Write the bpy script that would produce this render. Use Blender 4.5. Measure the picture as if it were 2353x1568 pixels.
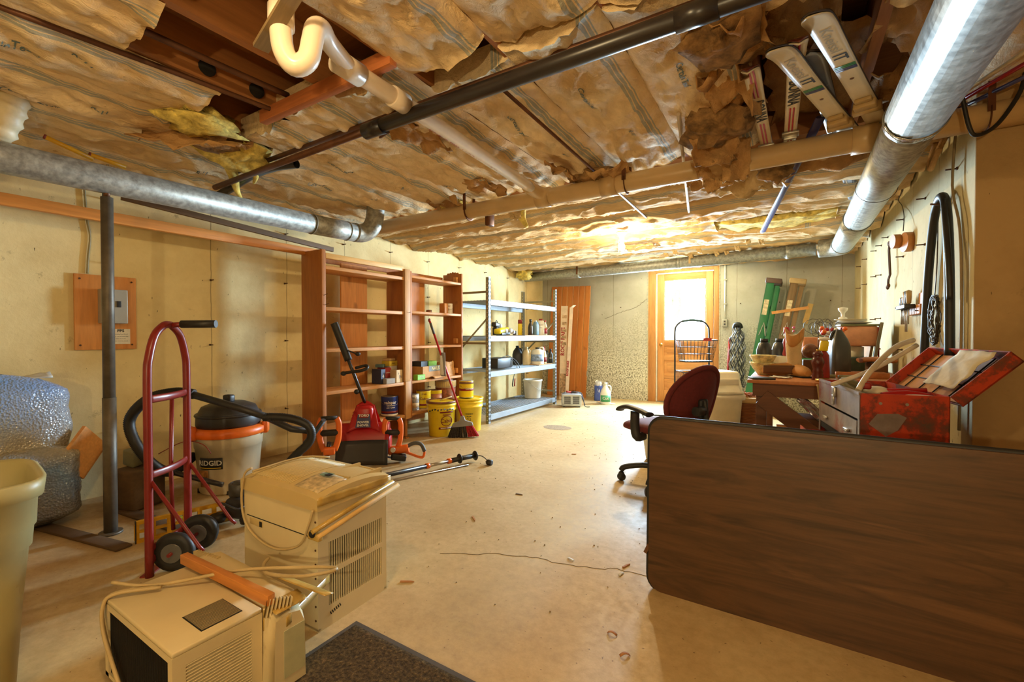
import bpy, bmesh, math, random
from math import sin, cos, pi, radians, sqrt, exp
from mathutils import Vector, Matrix, Euler, noise
random.seed(7)
for _o in list(bpy.data.objects):
    bpy.data.objects.remove(_o, do_unlink=True)
SC = bpy.context.scene
COL = SC.collection

# ------------------------------------------------------------------ camera
cam_d = bpy.data.cameras.new('camera'); cam = bpy.data.objects.new('camera', cam_d); COL.objects.link(cam)
cam_d.sensor_width = 36.0; cam_d.lens = 1025.0 / 2353.0 * 36.0; cam_d.clip_start = 0.02; cam_d.clip_end = 200
cam.location = (0, 0, 1.05); cam.rotation_euler = (radians(90 - 0.78), 0, radians(31.9))
SC.camera = cam
# ------------------------------------------------------------------ world (overcast daylight outside the door)
W = bpy.data.worlds.new('world'); SC.world = W; W.use_nodes = True
bg = W.node_tree.nodes['Background']; bg.inputs[0].default_value = (0.80, 0.92, 1.0, 1); bg.inputs[1].default_value = 14.0
def lamp(name, kind, loc, col, power, rot=None, **kw):
    l = bpy.data.lights.new(name, kind); l.color = col; l.energy = power
    for k, v in kw.items(): setattr(l, k, v)
    o = bpy.data.objects.new(name, l); COL.objects.link(o); o.location = loc
    if rot: o.rotation_euler = rot
    return o
BULB_A = (-1.41, 4.31, 1.93); BULB_B = (-0.85, 0.25, 2.02); BULB_FILL = (0.3, -1.3, 1.15)
lamp('bulb_light', 'POINT', BULB_A, (1.0, 0.78, 0.44), 54, shadow_soft_size=0.035)
lamp('bulb_light', 'POINT', BULB_B, (1.0, 0.74, 0.38), 22, shadow_soft_size=0.035)
lamp('bulb_light', 'POINT', BULB_FILL, (1.0, 0.78, 0.44), 56, shadow_soft_size=0.035)  # unseen fill bulb, added behind the camera to lift the near ceiling
lamp('daylight_through_door', 'AREA', (-1.36, 7.34, 1.45), (0.60, 0.79, 1.0), 520, rot=(radians(-90), 0, 0), shape='RECTANGLE', size=0.62, size_y=0.96)
SC.view_settings.view_transform = 'Standard'; SC.view_settings.look = 'None'
SC.view_settings.gamma = 1.0; SC.view_settings.use_curve_mapping = False
SC.view_settings.exposure = 0.34

# ------------------------------------------------------------------ mesh builder
def M4(loc=(0, 0, 0), rot=(0, 0, 0)):
    return Matrix.Translation(Vector(loc)) @ Euler(rot).to_matrix().to_4x4()
def axes(o, x, y, z):
    m = Matrix.Identity(4)
    for i, a in enumerate((x, y, z)):
        for j in range(3): m[j][i] = a[j]
    for j in range(3): m[j][3] = o[j]
    return m
def smoothpath(p, k=4, closed=False):
    p = [Vector(a) for a in p]; n = len(p)
    if k <= 1 or n < 3: return p
    out = []
    for i in range(n if closed else n - 1):
        a = p[(i - 1) % n] if (closed or i > 0) else p[0]
        b = p[i]; c = p[(i + 1) % n]
        e = p[(i + 2) % n] if (closed or i + 2 < n) else p[-1]
        for j in range(k):
            t = j / k
            out.append(0.5 * ((2 * b) + (c - a) * t + (2 * a - 5 * b + 4 * c - e) * t * t + (3 * b - a - 3 * c + e) * t ** 3))
    if not closed: out.append(p[-1])
    return out
class MB:
    def __init__(s): s.v = []; s.f = []; s.sm = []; s.T = Matrix.Identity(4)
    def add(s, vs, fs, smooth=False):
        b = len(s.v); T = s.T
        s.v += [tuple(T @ Vector(a)) for a in vs]
        for f in fs: s.f.append(tuple(b + i for i in f)); s.sm.append(smooth)
        return s
    def box(s, c, d, rot=None, bev=0.0, seg=2):
        bm = bmesh.new(); bmesh.ops.create_cube(bm, size=1.0)
        for v in bm.verts: v.co = Vector((v.co.x * d[0], v.co.y * d[1], v.co.z * d[2]))
        if bev > 0: bmesh.ops.bevel(bm, geom=list(bm.edges), offset=min(bev, min(d) * .45), segments=seg, profile=.5, affect='EDGES')
        m = M4(c, rot or (0, 0, 0)); bm.verts.index_update()
        s.add([m @ v.co for v in bm.verts], [[v.index for v in f.verts] for f in bm.faces], bev > 0 and seg > 1); bm.free()
        return s
    def bx(s, x0, x1, y0, y1, z0, z1, bev=0.0, seg=2):
        return s.box(((x0 + x1) / 2, (y0 + y1) / 2, (z0 + z1) / 2), (abs(x1 - x0), abs(y1 - y0), abs(z1 - z0)), None, bev, seg)
    def cyl(s, p0, p1, r0, r1=None, n=14, caps=True):
        return s.tube([p0, p1], r0, n, radii=[r0, r0 if r1 is None else r1], caps=caps)
    def tube(s, pts, r, n=8, k=1, closed=False, radii=None, caps=True, flat=None):
        P = smoothpath(pts, k, closed) if k > 1 else [Vector(a) for a in pts]
        N = len(P)
        if radii and len(radii) != N:
            L = len(radii) - 1; radii = [radii[min(int(i / (N - 1) * L), L - 1)] * (1 - (i / (N - 1) * L - min(int(i / (N - 1) * L), L - 1))) + radii[min(int(i / (N - 1) * L), L - 1) + 1] * (i / (N - 1) * L - min(int(i / (N - 1) * L), L - 1)) for i in range(N)]
        tang = []
        for i in range(N):
            a = P[(i - 1) % N] if (closed or i > 0) else P[i]
            b = P[(i + 1) % N] if (closed or i < N - 1) else P[i]
            t = (b - a); tang.append(t.normalized() if t.length > 1e-9 else Vector((0, 0, 1)))
        up = Vector((0, 0, 1)) if abs(tang[0].z) < .95 else Vector((0, 1, 0))
        u = (up - tang[0] * up.dot(tang[0])).normalized(); vs = []; fs = []
        for i in range(N):
            u = (u - tang[i] * u.dot(tang[i]));
            u = u.normalized() if u.length > 1e-9 else tang[i].orthogonal().normalized()
            w = tang[i].cross(u); rr = radii[i] if radii else r
            for j in range(n):
                a = 2 * pi * j / n
                if flat: vs.append(P[i] + u * cos(a) * flat[0] + w * sin(a) * flat[1])
                else: vs.append(P[i] + (u * cos(a) + w * sin(a)) * rr)
        for i in range(N if closed else N - 1):
            i2 = (i + 1) % N
            for j in range(n):
                j2 = (j + 1) % n; fs.append((i * n + j, i * n + j2, i2 * n + j2, i2 * n + j))
        s.add(vs, fs, True)
        if caps and not closed:
            b = len(s.v) - N * n
            s.f.append(tuple(b + j for j in range(n))[::-1]); s.sm.append(False)
            s.f.append(tuple(b + (N - 1) * n + j for j in range(n))); s.sm.append(False)
        return s
    def lathe(s, prof, n=20, c=(0, 0, 0), sx=1.0, sy=1.0, smooth=True):
        vs = []; fs = []; m = len(prof)
        for r, z in prof:
            for j in range(n):
                a = 2 * pi * j / n; vs.append((c[0] + r * cos(a) * sx, c[1] + r * sin(a) * sy, c[2] + z))
        for i in range(m - 1):
            for j in range(n):
                j2 = (j + 1) % n; fs.append((i * n + j, i * n + j2, (i + 1) * n + j2, (i + 1) * n + j))
        s.add(vs, fs, smooth); b = len(s.v) - m * n
        if prof[0][0] > 1e-4: s.f.append(tuple(b + j for j in range(n))[::-1]); s.sm.append(False)
        if prof[-1][0] > 1e-4: s.f.append(tuple(b + (m - 1) * n + j for j in range(n))); s.sm.append(False)
        return s
    def prism(s, poly, z0, z1):
        n = len(poly); vs = [(a, b, z0) for a, b in poly] + [(a, b, z1) for a, b in poly]
        fs = [tuple(range(n))[::-1], tuple(range(n, 2 * n))] + [(i, (i + 1) % n, n + (i + 1) % n, n + i) for i in range(n)]
        return s.add(vs, fs)
    def ell(s, c, r, nu=14, nv=9):
        vs = []; fs = []
        for i in range(nv + 1):
            t = pi * i / nv
            for j in range(nu):
                a = 2 * pi * j / nu; vs.append((c[0] + r[0] * sin(t) * cos(a), c[1] + r[1] * sin(t) * sin(a), c[2] + r[2] * cos(t)))
        for i in range(nv):
            for j in range(nu):
                j2 = (j + 1) % nu; fs.append((i * nu + j, (i + 1) * nu + j, (i + 1) * nu + j2, i * nu + j2))
        return s.add(vs, fs, True)
    def sheet(s, fn, nu, nv, th=0.0, smooth=True):
        """fn(u,v) -> point; th gives the sheet a real thickness along its normals"""
        P = [[Vector(fn(i / nu, j / nv)) for j in range(nv + 1)] for i in range(nu + 1)]
        vs = [p for row in P for p in row]; W_ = nv + 1
        fs = [(i * W_ + j, (i + 1) * W_ + j, (i + 1) * W_ + j + 1, i * W_ + j + 1) for i in range(nu) for j in range(nv)]
        if th:
            back = []
            for i in range(nu + 1):
                for j in range(nv + 1):
                    a = P[min(i + 1, nu)][j] - P[max(i - 1, 0)][j]; b = P[i][min(j + 1, nv)] - P[i][max(j - 1, 0)]
                    nrm = a.cross(b); nrm = nrm.normalized() if nrm.length > 1e-12 else Vector((0, 0, 1))
                    back.append(P[i][j] - nrm * th)
            K = len(vs); vs = vs + back
            fs = fs + [tuple(K + q for q in f)[::-1] for f in fs]
            for i in range(nu):
                for (j, d) in ((0, 0), (nv, 1)):
                    a, b = i * W_ + j, (i + 1) * W_ + j
                    fs.append((a, K + a, K + b, b) if d == 0 else (b, K + b, K + a, a))
            for j in range(nv):
                for (i, d) in ((0, 1), (nu, 0)):
                    a, b = i * W_ + j, i * W_ + j + 1
                    fs.append((a, K + a, K + b, b) if d == 0 else (b, K + b, K + a, a))
        return s.add(vs, fs, smooth)
    def mesh(s, name, mat):
        me = bpy.data.meshes.new(name); me.from_pydata(s.v, [], s.f); me.polygons.foreach_set('use_smooth', s.sm)
        if mat: me.materials.append(mat)
        me.update(); return me
    def build(s, name, mat, parent=None, loc=(0, 0, 0), rot=(0, 0, 0)):
        return obj(name, s.mesh(name, mat), parent, loc, rot)
def obj(name, data, parent=None, loc=(0, 0, 0), rot=(0, 0, 0)):
    o = bpy.data.objects.new(name, data); COL.objects.link(o); o.parent = parent
    o.location = loc; o.rotation_euler = rot; return o
def tag(o, label, cat, group=None):
    o['label'] = label; o['category'] = cat
    if group: o['group'] = group
    return o
def thing(name, label, cat, loc=(0, 0, 0), rot=(0, 0, 0), group=None):
    if not isinstance(rot, (tuple, list)): rot = (0, 0, rot)
    return tag(obj(name, None, None, loc, rot), label, cat, group)
def struct(o): o['kind'] = 'structure'; return o
def stuff(o): o['kind'] = 'stuff'; return o
def dup(root, loc, rot, label=None, group=None):
    r = root.copy(); COL.objects.link(r); r.location = loc; r.rotation_euler = rot if isinstance(rot, (tuple, list)) else (0, 0, rot)
    if label: r['label'] = label
    if group: r['group'] = group
    for ch in list(root.children):
        c = ch.copy(); COL.objects.link(c); c.parent = r
        for g in list(ch.children):
            d = g.copy(); COL.objects.link(d); d.parent = c
    return r
_TX = {}
def textverts(s, size, bold=0.0):
    key = (s, size, bold)
    if key not in _TX:
        cu = bpy.data.curves.new('txt', 'FONT'); cu.body = s; cu.size = size; cu.align_x = 'CENTER'; cu.align_y = 'CENTER'; cu.offset = bold; cu.resolution_u = 2
        o = bpy.data.objects.new('txt', cu); COL.objects.link(o); dg = bpy.context.evaluated_depsgraph_get()
        me = bpy.data.meshes.new_from_object(o.evaluated_get(dg))
        _TX[key] = ([tuple(v.co) for v in me.vertices], [tuple(p.vertices) for p in me.polygons])
        bpy.data.objects.remove(o, do_unlink=True); bpy.data.curves.remove(cu); bpy.data.meshes.remove(me)
    return _TX[key]
def text(s, size, mat, parent, o, x, y, name='lettering', bold=0.0, wrap=None, sx=1.0):
    """flat print: centre o, reading direction x, up direction y (in the parent's space)"""
    vs, fs = textverts(s, size, bold); x = Vector(x).normalized(); y = Vector(y).normalized(); o = Vector(o); m = MB()
    pts = [o + x * a * sx + y * b for a, b, _ in vs]
    if wrap: pts = [wrap(a * sx, b) for a, b, _ in vs]
    m.add(pts, fs); return m.build(name, mat, parent)

# ------------------------------------------------------------------ materials
def _n(nt, t, **kw):
    n = nt.nodes.new(t)
    for k, v in kw.items(): setattr(n, k, v)
    return n
def ramp(nt, fac, stops):
    r = _n(nt, 'ShaderNodeValToRGB'); e = r.color_ramp.elements
    while len(e) < len(stops): e.new(.5)
    for i, (p, c) in enumerate(stops): e[i].position = p; e[i].color = (*c, 1) if len(c) == 3 else c
    nt.links.new(fac, r.inputs[0]); return r.outputs[0]
def base(name, rough=.6, metal=0.0, spec=.5):
    m = bpy.data.materials.new(name); m.use_nodes = True; nt = m.node_tree; b = nt.nodes['Principled BSDF']
    b.inputs['Roughness'].default_value = rough; b.inputs['Metallic'].default_value = metal
    b.inputs['Specular IOR Level'].default_value = spec
    return m, nt, b
def coords(nt, scale=(1, 1, 1), kind='Object'):
    tc = _n(nt, 'ShaderNodeTexCoord'); mp = _n(nt, 'ShaderNodeMapping'); mp.inputs['Scale'].default_value = scale
    nt.links.new(tc.outputs[kind], mp.inputs[0]); return mp.outputs[0]
def noisetex(nt, co, scale, detail=4, rough=.6, dist=0.0):
    n = _n(nt, 'ShaderNodeTexNoise'); n.inputs['Scale'].default_value = scale; n.inputs['Detail'].default_value = detail
    n.inputs['Roughness'].default_value = rough; n.inputs['Distortion'].default_value = dist
    nt.links.new(co, n.inputs['Vector']); return n.outputs['Fac']
def bump(nt, b, h, strength=.3, dist=.01):
    bp = _n(nt, 'ShaderNodeBump'); bp.inputs['Strength'].default_value = strength; bp.inputs['Distance'].default_value = dist
    nt.links.new(h, bp.inputs['Height']); nt.links.new(bp.outputs[0], b.inputs['Normal'])
def mixc(nt, fac, a, b_, mode='MIX'):
    m = _n(nt, 'ShaderNodeMix', data_type='RGBA', blend_type=mode)
    if hasattr(fac, 'links'): nt.links.new(fac, m.inputs[0])
    else: m.inputs[0].default_value = fac
    for i, c in ((6, a), (7, b_)):
        if isinstance(c, tuple): m.inputs[i].default_value = (*c, 1) if len(c) == 3 else c
        else: nt.links.new(c, m.inputs[i])
    return m.outputs[2]
MATS = {}
def mat(name, col, rough=.55, metal=0.0, var=.12, sc=9.0, bmp=0.0, bsc=40.0, spec=.5, stretch=(1, 1, 1), dirt=None, dsc=5.0, dthr=.55):
    if name in MATS: return MATS[name]
    m, nt, b = base(name, rough, metal, spec); co = coords(nt, stretch)
    f = noisetex(nt, co, sc, 5)
    lo = tuple(max(0, c * (1 - var * 1.6)) for c in col); hi = tuple(min(1, c * (1 + var)) for c in col)
    c = ramp(nt, f, [(.3, lo), (.7, hi)])
    if dirt:
        f2 = noisetex(nt, co, dsc, 7, .7)
        k = ramp(nt, f2, [(dthr, (0, 0, 0)), (dthr + .12, (1, 1, 1))]); c = mixc(nt, k, c, dirt)
    nt.links.new(c, b.inputs['Base Color'])
    if bmp: bump(nt, b, noisetex(nt, co, bsc, 4), bmp, .004)
    MATS[name] = m; return m
def wood(name, c1, c2, rough=.55, axis=0, sc=7.0, bmp=.15, c3=None):
    """grain stretched along an object axis"""
    if name in MATS: return MATS[name]
    m, nt, b = base(name, rough); s = [1, 1, 1]; s[axis] = .09; co = coords(nt, tuple(s))
    f = noisetex(nt, co, sc, 4, .55, 1.2); g = noisetex(nt, co, sc * 14, 3, .6)
    c = ramp(nt, f, [(.28, c1), (.5, tuple((a + b_) / 2 for a, b_ in zip(c1, c2))), (.72, c2)])
    c = mixc(nt, .22, c, ramp(nt, g, [(.35, (.25, .25, .25)), (.65, (1, 1, 1))]), 'MULTIPLY')
    if c3:
        kn = noisetex(nt, coords(nt), 3.2, 2); c = mixc(nt, ramp(nt, kn, [(.66, (0, 0, 0)), (.74, (1, 1, 1))]), c, c3)
    nt.links.new(c, b.inputs['Base Color']); bump(nt, b, g, bmp, .002); MATS[name] = m; return m
def S(r, g, b):
    f = lambda c: (c / 255 / 12.92) if c / 255 <= .04045 else ((c / 255 + .055) / 1.055) ** 2.4
    return (f(r), f(g), f(b))
def concrete_wall(name, axis, col, dark, seam=0.61, off=0.0, speck=0.0):
    m, nt, b = base(name, .85, 0, .25); co = coords(nt)
    f = noisetex(nt, co, 1.6, 6, .65); c = ramp(nt, f, [(.3, dark), (.62, col)])
    f2 = noisetex(nt, co, 6.5, 8, .75); st = ramp(nt, f2, [(.63, (0, 0, 0)), (.74, (.75, .75, .75))])
    c = mixc(nt, st, c, S(120, 92, 58))
    fs = noisetex(nt, coords(nt, (1, 1, .35)), 34, 3, .7); pk = ramp(nt, fs, [(.70, (0, 0, 0)), (.73, (.9, .9, .9))])
    c = mixc(nt, pk, c, S(92, 72, 48))
    sep = _n(nt, 'ShaderNodeSeparateXYZ'); nt.links.new(co, sep.inputs[0])
    # form-panel seams
    ad = _n(nt, 'ShaderNodeMath', operation='ADD'); nt.links.new(sep.outputs[axis], ad.inputs[0]); ad.inputs[1].default_value = 50 + off
    wob = _n(nt, 'ShaderNodeMath', operation='MULTIPLY_ADD'); nt.links.new(noisetex(nt, co, 4, 3), wob.inputs[0]); wob.inputs[1].default_value = .02; nt.links.new(ad.outputs[0], wob.inputs[2])
    dv = _n(nt, 'ShaderNodeMath', operation='DIVIDE'); nt.links.new(wob.outputs[0], dv.inputs[0]); dv.inputs[1].default_value = seam
    fr = _n(nt, 'ShaderNodeMath', operation='FRACT'); nt.links.new(dv.outputs[0], fr.inputs[0])
    sm = ramp(nt, fr.outputs[0], [(0, (.7, .7, .7)), (.006, (.7, .7, .7)), (.012, (0, 0, 0))])
    c = mixc(nt, sm, c, S(105, 88, 60))
    if speck:   # exposed aggregate low on the wall
        mx = _n(nt, 'ShaderNodeMath', operation='MULTIPLY_ADD'); nt.links.new(noisetex(nt, co, 2.2, 4), mx.inputs[0]); mx.inputs[1].default_value = 1.1; nt.links.new(sep.outputs[2], mx.inputs[2])
        msk = ramp(nt, mx.outputs[0], [(.75, (1, 1, 1)), (1.0, (0, 0, 0))]) if False else None
        dv2 = _n(nt, 'ShaderNodeMath', operation='DIVIDE'); nt.links.new(mx.outputs[0], dv2.inputs[0]); dv2.inputs[1].default_value = 3.0
        msk = ramp(nt, dv2.outputs[0], [(.33, (1, 1, 1)), (.62, (0, 0, 0))])
        sp = noisetex(nt, co, 46, 3, .8); spk = ramp(nt, sp, [(.44, S(235, 230, 210)), (.52, S(190, 180, 150)), (.62, S(82, 76, 64))])
        c = mixc(nt, mixc(nt, speck, (0, 0, 0), msk), c, spk)
    nt.links.new(c, b.inputs['Base Color']); bump(nt, b, noisetex(nt, co, 22, 6, .7), .25, .01); MATS[name] = m
    return m
CREAM = S(236, 218, 164); CREAMD = S(210, 186, 130)
m_wl = concrete_wall('wall_concrete_left', 1, CREAM, CREAMD, .61, .14)
m_wb = concrete_wall('wall_concrete_back', 0, S(186, 182, 168), S(164, 158, 140), .61, .05, .85)
m_wr = concrete_wall('wall_concrete_right', 1, S(200, 184, 140), S(178, 158, 112), .61, .3)
m_wj = concrete_wall('wall_concrete_jog', 0, S(184, 152, 104), S(156, 124, 80), .9, .7)
# floor
m_fl, nt, b = base('floor_concrete', .5, 0, .5); co = coords(nt)
f = noisetex(nt, co, 1.1, 7, .65); c = ramp(nt, f, [(.32, S(180, 154, 108)), (.5, S(200, 174, 128)), (.68, S(214, 194, 150))])
f2 = noisetex(nt, co, 26, 6, .75); c = mixc(nt, .35, c, ramp(nt, f2, [(.35, (.55, .52, .46)), (.6, (1, 1, 1))]), 'MULTIPLY')
f3 = noisetex(nt, co, 60, 2, .5); c = mixc(nt, ramp(nt, f3, [(.71, (0, 0, 0)), (.74, (.8, .8, .8))]), c, S(110, 85, 55))
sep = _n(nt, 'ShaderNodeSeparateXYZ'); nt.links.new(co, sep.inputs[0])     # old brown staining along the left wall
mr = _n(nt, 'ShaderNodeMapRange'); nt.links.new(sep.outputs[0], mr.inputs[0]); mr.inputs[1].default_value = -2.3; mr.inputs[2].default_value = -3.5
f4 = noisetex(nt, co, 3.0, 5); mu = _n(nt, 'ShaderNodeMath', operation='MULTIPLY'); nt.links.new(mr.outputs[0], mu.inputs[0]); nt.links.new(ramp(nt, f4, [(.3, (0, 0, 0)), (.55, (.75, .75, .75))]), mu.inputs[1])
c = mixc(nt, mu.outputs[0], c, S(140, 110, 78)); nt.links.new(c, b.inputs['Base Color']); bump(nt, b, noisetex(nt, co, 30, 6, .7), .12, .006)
nt.links.new(ramp(nt, f2, [(.3, (.6,) * 3), (.7, (.38,) * 3)]), b.inputs['Roughness'])

struct(MB().bx(-4.0, 3.2, -3.2, 7.4, -.1, 0).build('floor', m_fl))
struct(MB().bx(-4.0, -3.8, -3.2, 7.4, 0, 2.15).build('wall_left', m_wl))
wb = MB().bx(-3.8, -1.9, 7.15, 7.4, 0, 2.15).bx(-.88, .9, 7.15, 7.4, 0, 2.15).bx(-1.9, -.88, 7.15, 7.4, 2.06, 2.15)
wall_back = struct(wb.build('wall_back', m_wb))
wall_right = struct(MB().bx(.7, .9, 2.8, 7.15, 0, 2.15).build('wall_right', m_wr))
wall_jog = struct(MB().bx(.9, 3.2, 2.8, 3.0, 0, 2.15).bx(.701, .9, 2.795, 2.8, 0, 2.15).build('wall_right_return', m_wj))
struct(MB().bx(3.0, 3.2, -3.2, 2.8, 0, 2.15).build('wall_right_near', m_wj))
struct(MB().bx(-3.8, 3.0, -3.2, -3.0, 0, 2.15).build('wall_rear', m_wl))
wall_left = bpy.data.objects['wall_left']
# form ties: short rusty stubs left in the concrete
m_rust = mat('rusty_iron', S(92, 62, 40), .8, .3)
tie_me = MB().cyl((0, 0, 0), (.045, 0, 0), .004, n=6).box((.003, 0, 0), (.006, .012, .014)).mesh('form_tie', m_rust)
for y in [.47 + .61 * i for i in range(0, 11)]:
    for z in (.42, .98, 1.5, 1.95):
        obj('form_tie', tie_me, wall_left, (-3.8, y + random.uniform(-.01, .01), z + random.uniform(-.03, .03)))
for y in (3.05, 3.66, 4.27, 4.88, 5.2, 5.49, 6.1, 6.6):
    for z in (.42, .95, 1.22, 1.62, 1.88):
        if random.random() < .75: obj('form_tie', tie_me, wall_right, (.7, y, z + random.uniform(-.03, .03)), (0, 0, pi))
for x in (-2.35, -2.95, -.6, -.12, .45):
    for z in (.42, .95, 1.5): obj('form_tie', tie_me, wall_back, (x, 7.15, z), (0, 0, -pi / 2))
# cracks in the back wall and slab, low ridges of spalled concrete
m_crack = mat('crack_dirt', S(96, 80, 58), .95)
def crack(pts, w, parent, nrm=(0, 0, 1)):
    r = random.Random(len(pts)); P = smoothpath(pts, 9); P = [p + Vector((r.uniform(-1, 1), r.uniform(-1, 1), r.uniform(-1, 1))) * .009 for p in P]
    n = Vector(nrm); P = [p - n * (p - Vector(pts[0])).dot(n) for p in P]
    MB().tube(P, w, 5).build('crack', m_crack, parent)
floor_o = bpy.data.objects['floor']
crack([(-1.42, 1.62, 0), (-1.1, 1.8, 0), (-.8, 1.86, 0), (-.62, 1.94, 0), (-.3, 1.95, 0)], .0016, floor_o)
crack([(-2.62, 7.15, 1.32), (-2.35, 7.15, 1.42), (-2.1, 7.15, 1.5), (-1.93, 7.15, 1.62)], .003, wall_back, (0, 1, 0))
# stain of bare aggregate on the slab
m_patch = mat('bare_aggregate', S(150, 128, 98), .95, var=.4, sc=60, bmp=.6)
MB().sheet(lambda u, v: (-2.23 + cos(2 * pi * u) * .17 * v * (1 + .3 * noise.noise((cos(2 * pi * u) * 1.5, sin(2 * pi * u) * 1.5, 3))), 4.55 + sin(2 * pi * u) * .12 * v, .0015), 24, 3).build('worn_patch', m_patch, floor_o)

# ------------------------------------------------------------------ door
m_fir = wood('door_fir', S(196, 128, 62), S(226, 164, 96), .45, 2, 6)
m_firx = wood('door_fir_rail', S(192, 124, 60), S(222, 160, 92), .45, 0, 6)
m_jamb = wood('jamb_wood', S(176, 112, 52), S(208, 146, 80), .55, 2, 6)
m_whitep = mat('white_paint', S(226, 222, 210), .6)
gl = bpy.data.materials.new('door_glass'); gl.use_nodes = True; nt = gl.node_tree; nt.nodes.clear()
o_ = _n(nt, 'ShaderNodeOutputMaterial'); mx_ = _n(nt, 'ShaderNodeMixShader'); tr_ = _n(nt, 'ShaderNodeBsdfTransparent'); gs_ = _n(nt, 'ShaderNodeBsdfGlossy'); gs_.inputs[1].default_value = .03; tr_.inputs[0].default_value = (.93, .97, .97, 1)
mx_.inputs[0].default_value = .06; nt.links.new(tr_.outputs[0], mx_.inputs[1]); nt.links.new(gs_.outputs[0], mx_.inputs[2]); nt.links.new(mx_.outputs[0], o_.inputs[0])
D = struct(obj('door_1', None, None, (-1.765, 7.17, 0)))
w = .805
MB().bx(0, .1, 0, .045, .012, 2.0, .003).build('stile', m_fir, D); MB().bx(w - .1, w, 0, .045, .012, 2.0, .003).build('stile', m_fir, D)
for z0, z1 in ((1.9, 2.0), (.88, .96), (.655, .735), (.375, .455), (.012, .19)): MB().bx(.1, w - .1, .002, .043, z0, z1, .003).build('rail', m_firx, D)
for z0, z1 in ((.735, .88), (.455, .655), (.19, .375)):
    p = MB().bx(.1, w - .1, .016, .03, z0, z1).bx(.14, w - .14, .008, .038, z0 + .03, z1 - .03, .006); p.build('panel', m_firx, D)
MB().bx(.1, w - .1, .02, .025, .96, 1.9).build('pane', gl, D)
gb = MB()
for a in ((.1, .112, .96, 1.9), (w - .112, w - .1, .96, 1.9), (.112, w - .112, .96, .972), (.112, w - .112, 1.888, 1.9)): gb.bx(a[0], a[1], .006, .02, a[2], a[3])
gb.build('glazing_bead', m_firx, D)
kb = MB().cyl((.06, -.03, .9), (.06, 0, .9), .012).ell((.06, -.045, .9), (.026, .022, .026)); kb.build('door_knob', mat('brass', S(190, 150, 80), .3, 1), D)
F = struct(obj('trim_1', None, None, (0, 0, 0)))
MB().bx(-1.9, -1.785, 7.13, 7.3, 0, 2.06, .003).build('jamb', m_jamb, F); MB().bx(-.95, -.88, 7.13, 7.3, 0, 2.06, .003).build('jamb', m_jamb, F)
MB().bx(-1.785, -.95, 7.13, 7.3, 2.015, 2.06, .003).build('head_jamb', m_jamb, F)
MB().bx(-1.785, -1.768, 7.155, 7.2, .01, 2.01).build('weather_strip', m_whitep, F)
MB().bx(-.957, -.95, 7.16, 7.21, .01, 2.01).build('weather_strip', m_rust, F)
MB().bx(-1.785, -.95, 7.15, 7.32, 0, .011, .003).build('threshold', mat('threshold_metal', S(170, 165, 160), .4, .8), F)
fo = MB()
for i in range(40):
    z = .1 + i * .05; fo.ell((-1.905 + random.uniform(-.006, .004), 7.146, z), (.011, .008, .03), 7, 5)
    fo.ell((-.876 + random.uniform(-.003, .006), 7.146, z), (.011, .008, .03), 7, 5)
fo.build('foam_seal', mat('foam', S(225, 212, 180), .9), F)
# outside: pale drive, a bank of leaves and trunks, strongly overexposed
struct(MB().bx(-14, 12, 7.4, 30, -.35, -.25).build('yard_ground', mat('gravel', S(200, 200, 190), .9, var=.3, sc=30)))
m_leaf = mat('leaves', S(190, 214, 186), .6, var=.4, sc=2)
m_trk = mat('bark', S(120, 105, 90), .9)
for k, (x, y, h) in enumerate(((-7.5, 17, 6), (-3.3, 15.5, 7), (-5.6, 21, 7.5), (-.2, 18.5, 7), (-9.8, 23, 7))):
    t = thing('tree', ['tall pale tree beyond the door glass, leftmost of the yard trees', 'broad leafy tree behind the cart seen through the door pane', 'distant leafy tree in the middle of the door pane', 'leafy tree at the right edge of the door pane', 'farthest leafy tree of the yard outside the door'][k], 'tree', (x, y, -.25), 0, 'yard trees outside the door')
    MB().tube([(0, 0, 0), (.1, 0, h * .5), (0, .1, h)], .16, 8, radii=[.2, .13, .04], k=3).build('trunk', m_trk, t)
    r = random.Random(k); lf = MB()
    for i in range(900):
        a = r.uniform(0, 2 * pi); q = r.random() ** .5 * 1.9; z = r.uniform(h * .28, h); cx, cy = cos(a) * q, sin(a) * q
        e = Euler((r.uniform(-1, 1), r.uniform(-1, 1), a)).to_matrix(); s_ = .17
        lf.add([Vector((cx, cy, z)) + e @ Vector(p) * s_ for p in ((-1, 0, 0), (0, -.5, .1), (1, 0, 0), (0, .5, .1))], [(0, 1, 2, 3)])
    stuff(lf.build('foliage', m_leaf, t))
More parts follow.
